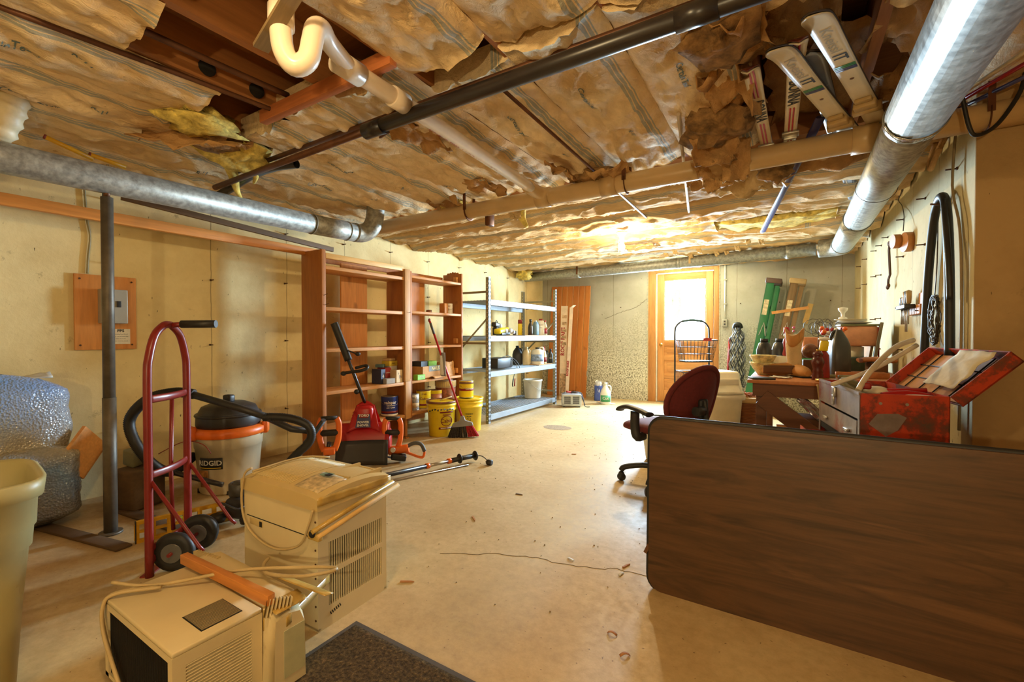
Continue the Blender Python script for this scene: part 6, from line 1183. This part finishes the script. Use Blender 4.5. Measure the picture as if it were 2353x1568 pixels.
tag(MB().lathe([(.055, 0), (.06, .004), (.06, .018), (.045, .02), (.045, .004)], 26).build('brass_ring', mat('brass', S(190, 150, 80), .3, 1), None, (.2, 3.47, BZ)), 'brass ring lying at the bench edge by the mill', 'ring')
t = thing('toy_figure', 'small yellow plastic toy behind the pepper mill', 'toy', (.2, 3.72, BZ), .3); MB().lathe([(.03, 0), (.035, .01), (.03, .16), (.012, .19)], 14).build('toy_stand', m_redc, t); MB().box((0, 0, .225), (.05, .04, .075), (.1, .1, 0), .012).build('toy_body', m_ylab, t); MB().ell((0, 0, .272), (.035, .03, .014)).build('toy_cap', m_white, t)
t = thing('dark_container', 'tall black container with a peaked handle in the middle of the bench', 'container', (.3, 4.0, BZ), .2)
cf = loft([(.055, .09, 0), (.06, .1, .01), (.058, .096, .22), (.045, .07, .27), (.022, .03, .325), (.016, .025, .34)], 32); cf.f.append(tuple(range(5 * 32, 6 * 32))); cf.sm.append(False); cf.build('container_body', mat('dark_grey_plastic', S(70, 68, 64), .4), t); MB().tube([(-.01, 0, .33), (-.035, 0, .315), (-.05, 0, .26)], .01, 8, 4).build('handle', m_vblk, t)
tag(MB().lathe([(.05, 0), (.06, .005), (.1, .09), (.104, .1), (.096, .098), (.05, .012), (0, .01)], 26).build('green_bowl', mat('green_enamel', S(58, 140, 84), .35), None, (.13, 4.45, BZ)), 'green plastic bowl behind the pepper mill', 'bowl')
tag(MB().box((0, 0, .06), (.16, .12, .12), None, .008).build('orange_tub', mat('salmon_plastic', S(222, 148, 100), .5), None, (.16, 4.68, BZ + .16), (0, 0, .3)), 'salmon plastic tub resting high behind the green bowl', 'tub'); tag(MB().box((0, 0, .08), (.2, .16, .16), None, .005).build('brown_crate', m_brnc, None, (.16, 4.68, BZ), (0, 0, .3)), 'brown crate under the salmon tub', 'crate')
tag(MB().lathe([(.0, -.03), (.05, -.028), (.06, 0), (.05, .028), (0, .03)], 20).build('round_tin', m_brlid, None, (.14, 4.3, BZ + .17), (pi / 2, 0, .4)), 'round brown tin standing behind the mill', 'tin'); tag(MB().box((0, 0, .05), (.1, .07, .1), None, .004).build('wood_block', m_brnc, None, (.14, 4.3, BZ), (0, 0, .1)), 'dark block under the round brown tin', 'block')
t = thing('appliance', 'green-based pink and cream appliance at the back of the bench', 'appliance', (.46, 4.55, BZ), .1)
MB().box((0, 0, .06), (.24, .2, .12), None, .012).build('green_base', mat('dark_green_metal', S(58, 72, 48), .5), t); MB().lathe([(.045, .12), (.05, .125), (.05, .2), (.03, .21)], 18).build('motor_neck', m_milk, t); MB().box((0, 0, .29), (.24, .2, .16), None, .015).build('pink_housing', mat('pink_enamel', S(224, 160, 118), .5), t); MB().bx(-.125, .125, -.105, .105, .37, .385, .004).build('green_lid', mat('olive_trim', S(128, 128, 84), .5), t)
for x in (-.12, .12): MB().cyl((x, -.1, .1), (x, -.1, .36), .006, n=8).build('red_rod', m_redc, t)
for k, (z, r0) in enumerate(((.386, .12), (.4, .1), (.413, .11))): tag(MB().lathe([(.0, 0), (r0 * .6, 0), (r0, .012), (r0, .014), (r0 * .6, .004), (0, .004)], 24).build('plate', [m_greyc, m_white, m_milk][k], None, (.44 - .01 * k, 4.55, BZ + z)), ['grey plate lowest of three on the pink appliance', 'white plate in the middle of three on the appliance', 'cream plate topmost on the pink appliance'][k], 'plate', 'plates on the appliance')
tag(MB().lathe([(0, 0), (.03, .0), (.03, .01), (.012, .02), (.014, .05), (.03, .07), (.034, .09), (0, .1)], 16).build('white_figurine', m_white, None, (.37, 4.55, BZ + .43)), 'small white figurine on top of the plates', 'figurine')
r = random.Random(12)
for k, (x, y, lab) in enumerate(((.2, 4.4, 'tangle of dark wire coils above the black container'), (.3, 4.5, 'loose curl of thin wire beside the plates'))):
    cm = MB(); P = []
    for i in range(60): a = i * .55; P.append((cos(a) * (.05 + .02 * sin(i * .3)) + .08 * (i / 60 - .5), .05 * sin(i * .21), .36 + sin(a) * .055 + .02 * cos(i * .17)))
    cm.tube(P, .0022, 5); cm.tube([(0, 0, .0), (.0, 0, .34)], .004, 6); tag(cm.build('wire_coil', m_wire, None, (x, y + .06, BZ), (0, 0, k * .8)), lab, 'wire')
tag(MB().lathe([(.05, 0), (.06, .01), (.06, .28), (.05, .29), (0, .29)], 18).build('tin_canister', m_brlid, None, (.28, 4.22, BZ)), 'tall brown canister behind the black container', 'canister')
t = thing('ornament_cluster', 'cluster of red and orange ornaments on the brown canister', 'ornaments', (.28, 4.22, BZ + .291))
for k in range(14): MB().ell((r.uniform(-.08, .09), r.uniform(-.05, .05), .015 + r.uniform(0, .05)), (.016,) * 3, 10, 7).build('ornament', [m_redc, m_orange, m_snow, m_white][k % 4], t)
t = thing('artificial_plant', 'green sprig with pink flowers above the boot', 'plant', (.0, 4.35, BZ)); MB().lathe([(.04, 0), (.05, .1), (.045, .1), (0, .09)], 14).build('pot', m_brnc, t); lf = MB(); 
for i in range(46):
    a = r.uniform(0, 6.28); z = r.uniform(.16, .34); q = r.uniform(.01, .06); p = Vector((cos(a) * q, sin(a) * q, z)); d_ = Vector((cos(a), sin(a), .5)) * .03; s_ = Vector((-sin(a), cos(a), 0)) * .008; lf.add([p, p + d_ * .5 + s_, p + d_, p + d_ * .5 - s_], [(0, 1, 2, 3)])
stuff(lf.build('leaves', mat('leaf_green', S(110, 160, 70), .6), t)); MB().cyl((0, 0, .08), (0, 0, .32), .004, n=6).build('stem', m_lgreen, t)
for k in range(4): MB().ell((.03 * cos(k * 2), .03 * sin(k * 2), .33 + .01 * k), (.012, .012, .01), 8, 5).build('flower', mat('pink_flower', S(206, 90, 140), .6), t)
for k, (x, y, h, rz, mm, lab) in enumerate(((.55, 4.75, .36, .2, m_card, 'brown cardboard sheet leaning on the right wall behind the bench'), (.6, 4.55, .4, -.1, mat('grey_board', S(120, 112, 94), .7), 'grey board leaning behind the brown pedestal'))): tag(MB().box((0, 0, h / 2), (.02, .3, h), None, .002, 1).build('leaning_sheet', mm, None, (x - .04, y, BZ), (0, radians(8), rz)), lab, 'sheet')
t = thing('wood_pedestal', 'brown wooden pedestal with a rounded top at the bench rear', 'pedestal', (.53, 4.1, BZ), .2); MB().box((0, 0, .05), (.1, .12, .1), None, .006).build('pedestal_foot', m_brnc, t); MB().tube([(-.1, 0, .115), (0, 0, .125), (.1, 0, .115)], .05, 12, 3, flat=(.018, .07)).build('rounded_top', m_bench, t)
tag(MB().box((0, 0, .02), (.3, .14, .04), None, .003).build('pine_block', m_bench, None, (.42, 3.95, BZ), (0, 0, .1)), 'flat pine block lying on the bench before the appliance', 'block')
for k, (x, y) in enumerate(((.22, 3.78), (.33, 3.76))): tag(MB().tube([(-.05, 0, .014), (-.02, 0, .014), (.05, 0, .014)], .013, 10).build('caulk_tube', mat('olive_tube', S(150, 140, 92), .5), None, (x, y + .0, BZ), (0, 0, .1 + .2 * k)), ['olive tube lying left on the bench before the pine block', 'olive tube lying right on the bench before the pine block'][k], 'tube')

t = thing('nutcracker', 'small red and white wooden soldier figure behind the standing boot', 'figurine', (-.02, 4.1, BZ + .137)); MB().lathe([(.025, 0), (.028, .01), (.02, .06), (.026, .1), (.022, .13), (.012, .14)], 14).build('body', m_redc, t); MB().ell((0, 0, .16), (.02, .02, .024), 12, 8).build('head', m_milk, t); MB().lathe([(.022, .175), (.02, .22), (0, .225)], 14).build('tall_hat', m_snow, t)
tag(MB().lathe([(.03, 0), (.034, .004), (.036, .08), (.03, .082), (.028, .01), (0, .008)], 18).build('glass_jar', m_greyc, None, (-.16, 4.25, BZ)), 'grey jar behind the black jugs on the bench', 'jar')
# ------------------------------------------------------------------ red tool chest
m_tb, nt, b = base('worn_red_paint', .45, .1); co = coords(nt); f = noisetex(nt, co, 7, 7, .7); g = noisetex(nt, co, 2, 3)
c = ramp(nt, f, [(.36, S(84, 62, 46)), (.46, S(124, 50, 28)), (.52, S(184, 58, 22)), (.7, S(198, 66, 28))]); nt.links.new(c, b.inputs['Base Color']); bump(nt, b, f, .2, .003)
m_tbg = mat('worn_grey_steel', S(156, 138, 128), .4, .5, var=.25, sc=6, dirt=S(150, 70, 50), dsc=5, dthr=.55)
t = thing('tool_stand', 'dark wooden stand under the red tool chest behind the table', 'stand', (.26, 2.42, 0), radians(10))
MB().bx(-.01, .33, -.01, .66, .42, .448, .002).build('stand_top', m_benchd, t)
for x, y in ((.0, 0), (.28, 0), (0, .6), (.28, .6)): MB().bx(x, x + .04, y, y + .04, 0, .42).build('leg', m_benchd, t)
t = thing('tool_chest', 'battered red steel tool chest with its lid open', 'tool chest', (.26, 2.42, .449), radians(10)); L_, Wd, Hh = .65, .30, .35
MB().bx(0, Wd, 0, .004, 0, Hh).bx(0, Wd, L_ - .004, L_, 0, Hh).bx(Wd - .004, Wd, 0, L_, 0, Hh).bx(0, Wd, 0, L_, 0, .004).bx(.01, Wd, .004, L_ - .004, .2, .204).build('chest_shell', m_tb, t)
MB().bx(-.002, .0, 0, L_, .235, Hh).bx(-.003, .002, 0, .02, 0, Hh).bx(-.003, .002, L_ - .02, L_, 0, Hh).bx(-.006, .006, 0, L_, Hh - .008, Hh + .004).build('front_frame', m_tbg, t)
for k, (z0, z1, xo) in enumerate(((.125, .225, -.004), (.01, .09, -.1))):
    d_ = MB().bx(xo, xo + .004, .03, L_ - .03, z0, z1).bx(xo, xo + .2, .03, .034, z0, z1 - .02).bx(xo, xo + .2, L_ - .034, L_ - .03, z0, z1 - .02).bx(xo, xo + .2, .03, L_ - .03, z0, z0 + .003).build('drawer', m_tbg if k == 0 else m_tb, t)
    for y in (.15, .5): MB().bx(xo - .012, xo, y - .03, y + .03, z0 + .03, z0 + .045, .003).build('pull', m_steel, d_)
MB().bx(.002, .02, .02, L_ - .02, .09, .125).build('drawer_gap', m_acd, t); MB().bx(.02, .025, .02, L_ - .02, .0, .23).build('inner_dark', m_acd, t)
MB().bx(-.014, -.002, .33, .37, Hh - .06, Hh - .01, .003).bx(-.016, -.006, .34, .36, Hh - .1, Hh - .05, .003).build('hasp', m_steel, t)
MB().prism([(0, 0), (.03, .045), (.1, .05), (.13, .035), (.1, -.02), (.06, -.05)], 0, .0008).build('bare_patch', m_tbg, t, (.03, -.0005, .22), (pi / 2, 0, 0))
for x, z in ((.07, .31), (.16, .31)): MB().cyl((x, -.004, z), (x, 0, z), .006, n=10).build('rivet', m_steel, t)
lid = obj('lid', None, t, (Wd, 0, Hh), (0, radians(-46), 0)) if False else None
lm = MB().bx(0, .008, 0, L_, 0, .26); lid = MB().bx(.05, .056, .0, L_, 0, .26).bx(0, .056, 0, .006, 0, .26).bx(0, .056, L_ - .006, L_, 0, .26).bx(0, .056, 0, L_, .254, .26).build('lid', m_tb, t, (Wd, 0, Hh), (0, radians(44), 0))
MB().bx(.044, .05, .01, L_ - .01, .005, .25).build('lid_lining', mat('tan_lining', S(196, 142, 92), .8), lid)
ln = MB()
for i in range(4): y = .12 + i * .14; ln.tube([(.04, y, .01), (.04, y + .02, .25)], .003, 5)
for z in (.09, .17): ln.tube([(.038, .01, z), (.038, L_ - .01, z)], .0025, 5)
ln.build('lid_straps', m_acd, lid)
tag(MB().sheet(lambda u, v: (.2 * u * 1.0, .26 * v, .012 * noise.noise((u * 4, v * 4, 6)) + .01 * u), 10, 10, .003).build('white_rag', mat('rag_white', S(222, 208, 176), .9, bmp=.4), None, (.575, 2.53, .83), (0, radians(-46), radians(10))), 'crumpled white rag tucked in the tool chest lid', 'rag')
CL = lambda x, y, z: tuple(M4((.26, 2.42, .449), (0, 0, radians(10))) @ Vector((x, y, z)))
tag(MB().tube([(-.09, 0, 0), (0, .0, .012), (.09, 0, 0)], .016, 10, 3).build('red_file_handle', m_snow, None, CL(.2, .12, Hh - .02), (0, 0, .3)), 'red tool handle lying in the open chest, nearer one', 'tool'); tag(MB().tube([(-.1, 0, 0), (.1, 0, .015)], .012, 10).build('red_screwdriver', m_snow, None, CL(.19, .18, Hh - .01), (0, 0, .1)), 'red tool handle lying in the open chest, farther one', 'tool')
tag(MB().ell((0, 0, 0), (.05, .04, .025), 14, 9).build('white_puck', m_milk, None, CL(.12, .2, Hh - .01)), 'white rounded piece on top of the chest contents', 'piece'); tag(MB().ell((0, 0, 0), (.07, .035, .012), 14, 9).build('white_saucer', m_white, None, CL(.23, .06, Hh - .015)), 'white saucer at the near edge of the tool chest', 'saucer')
tag(MB().lathe([(.06, -.012), (.075, -.008), (.075, .008), (.06, .012), (.045, .008), (.045, -.008)], 24).build('tape_roll', mat('olive_tape', S(134, 120, 76), .5), None, CL(.08, .34, Hh - .01), (.3, .5, 0)), 'olive tape roll lying in the tool chest', 'tape roll')
tag(MB().box((0, 0, 0), (.22, .5, .06), None, .01).build('chest_clutter', mat('dark_clutter', S(70, 52, 40), .7, var=.5, sc=26, bmp=.8, bsc=30), None, CL(.14, .32, Hh - .09), (0, 0, radians(10))), 'dark mixed hardware filling the tool chest tray', 'hardware')
m_px = mat('white_pipe', S(218, 200, 172), .4)
tag(MB().tube([CL(.02, .1, Hh + .0), CL(.1, .2, Hh + .09), CL(.24, .36, Hh + .19), CL(.36, .5, Hh + .225)], .012, 10, 5).build('white_tubing', m_px), 'bent white plastic tube arching out of the tool chest', 'tube'); tag(MB().tube([CL(-.04, .25, Hh + .01), CL(.14, .33, Hh + .08), CL(.36, .46, Hh + .2)], .011, 10, 4).build('white_tubing', m_px), 'straighter white plastic tube lying across the tool chest', 'tube')
tag(MB().box((0, 0, 0), (.04, .04, .03), None, .008).build('red_valve', m_redc, None, CL(.06, .14, Hh + .02)), 'red fitting at the foot of the white tubes', 'fitting')

# ------------------------------------------------------------------ right wall
t = thing('garden_hose', 'thick black hose looped over a nail on the right wall', 'hose', (.66, 3.15, 0))
MB().tube([(0, .3, .8), (0, .27, 1.1), (0, .22, 1.4), (0, .13, 1.66), (0, .03, 1.76), (0, -.07, 1.74), (0, -.13, 1.6), (.0, -.17, 1.3), (.0, -.19, .95)], .02, 14, 7).build('hose', m_black, t); MB().tube([(-.01, -.1, 1.73), (-.015, -.22, 1.4), (-.01, -.23, 1.22)], .013, 10, 5).build('inner_hose', m_black, t)
MB().cyl((.045, -.0, 1.72), (-.04, 0, 1.735), .005, n=6).build('nail', m_rust, t)
tag(MB().tube([(.675, 2.96, 2.1), (.67, 3.0, 1.78), (.675, 2.9, 1.55), (.68, 2.88, 1.2), (.68, 2.89, .6)], .006, 7, 5).build('wall_cable', mat('tan_cable', S(140, 118, 82), .5)), 'thin tan cable running down the right wall beside the hose', 'cable')
t = thing('wire_coil', 'oval coil of grey wire hung on the right wall', 'wire', (.668, 3.28, 1.15))
for k in range(9): MB().tube([(r.uniform(-.012, .012), cos(a) * (.062 + .003 * k) + .004 * k - .02, sin(a) * (.125 + .004 * (k % 4)) - .02) for a in [2 * pi * i / 24 for i in range(24)]], .0028, 5, closed=True).build('wire_turn', m_wire, t)
MB().tube([(.0, 0, .1), (.015, .03, .3), (.02, .05, .62)], .003, 5, 3).build('hanging_wire', m_wire, t)
t = thing('screwdriver_rack', 'orange wood and black rack of screwdrivers on the right wall', 'screwdriver rack', (.7, 3.82, 1.18))
MB().bx(-.03, 0, -.2, .17, .0, .06, .003).bx(-.02, 0, -.22, -.12, .0, .13, .003).build('backing_wood', m_red_b, t); MB().bx(-.085, -.03, -.1, .16, .04, .065, .003).build('holder', m_vblk, t)
for k in range(6):
    y = -.07 + k * .042; big = k < 3; sd_ = obj('screwdriver', None, t, (-.058, y, 0)); 
    MB().lathe([(.007, .065), (.013, .075), (.015 if big else .01, .11), (.016 if big else .01, .15 if big else .12), (.0, .158 if big else .126)], 12).build('driver_handle', m_vblk if k % 2 else mat('clear_handle', S(190, 160, 110), .3), sd_); MB().cyl((0, 0, .065), (0, 0, -.06 - .05 * (k in (1, 2))), .004, n=7).build('driver_shank', m_steel, sd_)
t = thing('iron_crank', 'bent iron crank hung from a form tie on the right wall', 'crank', (.66, 4.52, 0))
for dy in (0, .035): MB().tube([(0, dy, 1.76), (0, dy + .03, 1.72), (0, dy - .03, 1.52), (0, dy + .04, 1.49), (0, dy + .05, 1.45)], .006, 7).build('iron_rod', m_rust, t)
MB().ell((0, .05, 1.44), (.012, .015, .02), 8, 6).ell((0, .085, 1.43), (.012, .015, .02), 8, 6).box((.01, .0, 1.765), (.05, .06, .03), None, .006).build('iron_end', m_rust, t)
t = thing('wooden_discs', 'two round wooden discs hanging on a wire from the ceiling', 'discs', (.672, 4.0, 1.7))
for k, (y, r0, x) in enumerate(((.05, .048, -.05), (-.01, .066, .0))): MB().lathe([(0, -.02), (r0, -.02), (r0, .02), (0, .02)], 24, smooth=False).build('disc', wood('disc_wood', S(176, 110, 48), S(206, 142, 76), .5, 0), t, (x, y, -.02 * k), (0, pi / 2, .2))
MB().tube([(-.02, 0, .06), (.0, .1, .18), (.02, .3, .3), (.01, .36, .36), (.03, .3, .42)], .003, 5, 4).build('wire', m_wire, t)
tag(MB().tube([(.69, 3.2, 2.1), (.66, 3.22, 2.02), (.65, 3.3, 1.96), (.66, 3.36, 2.03), (.67, 3.3, 2.1)], .014, 8, 4).build('loose_strap', m_kraftp), 'curled paper strip hanging at the top of the right wall', 'strip')
tag(MB().tube([(.82, 2.7, 2.14), (.8, 2.69, 2.05), (.73, 2.66, 1.93), (.66, 2.62, 1.885), (.63, 2.6, 1.92), (.6, 2.58, 2.06), (.58, 2.56, 2.12)], .008, 8, 6).build('black_cable', m_black), 'black cable looping down beside the large right duct', 'cable')
t = tag(MB().tube([(.6, 2.62, 2.1), (.64, 2.75, 2.08), (.7, 2.7, 2.02)], .002, 5, 2).build('thin_wire', m_wire), 'thin wire at the top of the right wall by the black cable', 'wire')

# ------------------------------------------------------------------ skis over the tan pipe
m_skiw = mat('ski_white', S(226, 208, 172), .35, var=.05); m_skib = mat('ski_base_brown', S(104, 44, 28), .4); m_skid = mat('ski_base_dark', S(70, 58, 50), .4); m_skig = mat('ski_grey', S(132, 136, 144), .35); m_pink = mat('ski_red', S(196, 44, 60), .4); m_grn = mat('ski_green', S(70, 150, 84), .4); m_pur = mat('ski_purple', S(80, 78, 120), .4); m_bind = mat('binding_metal', S(206, 200, 186), .3, .7); m_bindt = mat('binding_tan', S(190, 156, 100), .45)
def ski(name, tip, tail, w, label, topm, basem, curl=.07, lead=.22, group='skis stored over the drain pipe', z=2.064, bind=None):
    a = Vector((tip[0], tip[1], 0)); e = Vector((tail[0], tail[1], 0)); Ls = (e - a).length; t = thing('ski', label, 'ski', (tip[0], tip[1], z), math.atan2(-(e - a).x, (e - a).y), group)
    def wd(s): return w * (1 - max(0, 1 - s / .1) ** 2 * (.97)) * (1 - .12 * sin(pi * min(1, s / Ls))) * (1 - .6 * max(0, (s - Ls + .04) / .04) ** 2)
    def zz(s): return -curl * max(0, 1 - s / lead) ** 2
    MB().sheet(lambda u, v: (wd(v * Ls) * (u - .5), v * Ls, zz(v * Ls)), 4, 60, .004).build('ski_top', topm, t); MB().sheet(lambda u, v: (wd(v * Ls) * (u - .5), v * Ls, zz(v * Ls) + .0105), 4, 60, .0055).build('ski_base', basem, t)
    return t, zz
def stripe(t, zz, x, w, y0, y1, m): MB().sheet(lambda u, v: (x + w * (u - .5), y0 + (y1 - y0) * v, zz(y0 + (y1 - y0) * v) - .0052), 1, 14, .0006).build('stripe', m, t)
def swp(zz): return lambda y0: (lambda a, b_: Vector((b_, y0 + a, zz(y0 + a) - .0056)))
for k, (tp, tl, lab, col) in enumerate((((-.135, 1.80), (-.10, 3.25), 'narrow white ski with pink stripes, left one over the pipe', mat('ski_pink', S(206, 96, 128), .4)), ((.02, 1.74), (-.02, 3.3), 'narrow white ski with red stripes beside the left one', m_pink))):
    t, zz = ski('ski', tp, tl, .062, lab, m_skiw, m_skib, .085, .2, z=2.066 + .018 * k)
    for y0, y1 in ((.1, .38), (.66, .95), (1.05, 1.3)): stripe(t, zz, -.008, .007, y0, y1, col); stripe(t, zz, .006, .007, y0, y1, col)
    text('BONNA', .062, m_ink, t, (0, 0, 0), (1, 0, 0), (0, 1, 0), wrap=swp(zz)(.52), bold=.0012, sx=1.0)
    MB().box((0, .95, -.012), (.075, .06, .012), None, .003).box((.0, .97, -.02), (.06, .012, .02), None, .003).build('binding', m_bind, t)
for k, (tp, tl, lab) in enumerate((((-.065, 1.76), (.25, 2.80), 'wide cream ski with green stripe, left of the cream pair'), ((.04, 1.63), (.36, 2.78), 'wide cream ski with green stripe, nearest the large duct'))):
    t, zz = ski('ski', tp, tl, .082, lab, m_skiw, m_skid, .05, .2)
    text('Kneissl', .05, mat('ski_outline', S(170, 158, 128), .5), t, (0, 0, 0), (1, 0, 0), (0, 1, 0), wrap=swp(zz)(.27), sx=1.25); text('IT', .06, m_ink, t, (0, 0, 0), (1, 0, 0), (0, 1, 0), wrap=swp(zz)(.4), bold=.001)
    for j, mm in enumerate((m_grn, m_grn, m_pur, m_pur)): stripe(t, zz, 0, .066, .47 + j * .012, .479 + j * .012, mm)
    MB().ell((0, .6, -.005), (.008, .008, .001), 8, 5).build('emblem', m_brlid, t)
    MB().box((0, .86, -.02), (.08, .05, .03), None, .006).cyl((-.05, .9, -.02), (.05, .9, -.02), .022, n=14).box((0, .82, -.012), (.06, .03, .016), None, .004).build('binding', m_bindt, t)
t, zz = ski('ski', (.055, 1.95), (.42, 4.35), .075, 'long grey ski passing behind the tan pipe', m_skig, m_skid, .03, .2, z=2.102); text('Meteor', .06, mat('ski_light_print', S(176, 178, 182), .5), t, (0, 0, 0), (1, 0, 0), (0, 1, 0), wrap=swp(zz)(.45), sx=1.2)
stripe(t, zz, .015, .004, .8, 2.3, m_skid); stripe(t, zz, -.015, .004, .8, 2.3, m_skiw)
t = thing('ski_pole', 'dark blue flat blade hanging down behind the tan pipe', 'ski pole', (.12, 2.62, 2.10)); e_ = Vector((-.33, 1.95, -.13)); MB().tube([(0, 0, 0), e_ * .5, e_], .01, 8, flat=(.008, .022), radii=None).build('blade', mat('indigo', S(60, 54, 96), .4), t); MB().tube([e_ * .35, e_ * .7, e_ * 1.02], .008, 8, flat=(.006, .012)).build('pale_edge', m_skiw, t); MB().cyl(e_ * .42 + Vector((-.02, 0, -.01)), e_ * .42 + Vector((.02, 0, .02)), .022, n=12).build('basket', m_bindt, t)
for k, (m_, dx, lab) in enumerate(((m_skiw, .0, 'white ski pole resting by the duct at upper right'), (m_snow, .05, 'red ski pole resting by the duct at upper right'), (m_pur, .12, 'purple ski pole resting by the duct at upper right'))):
    t = thing('ski_pole', lab, 'ski pole', (.58 + dx * .3, 2.62 + dx, 2.085), 0, 'ski poles by the duct'); MB().tube([(0, .1, -.01), (.16 + dx, -.28, .0), (.5 + dx, -.9, .02)], .009, 10).build('shaft', m_, t); MB().tube([(-.02, .14, -.01), (0, .08, -.01)], .014, 10).build('grip', m_black, t)
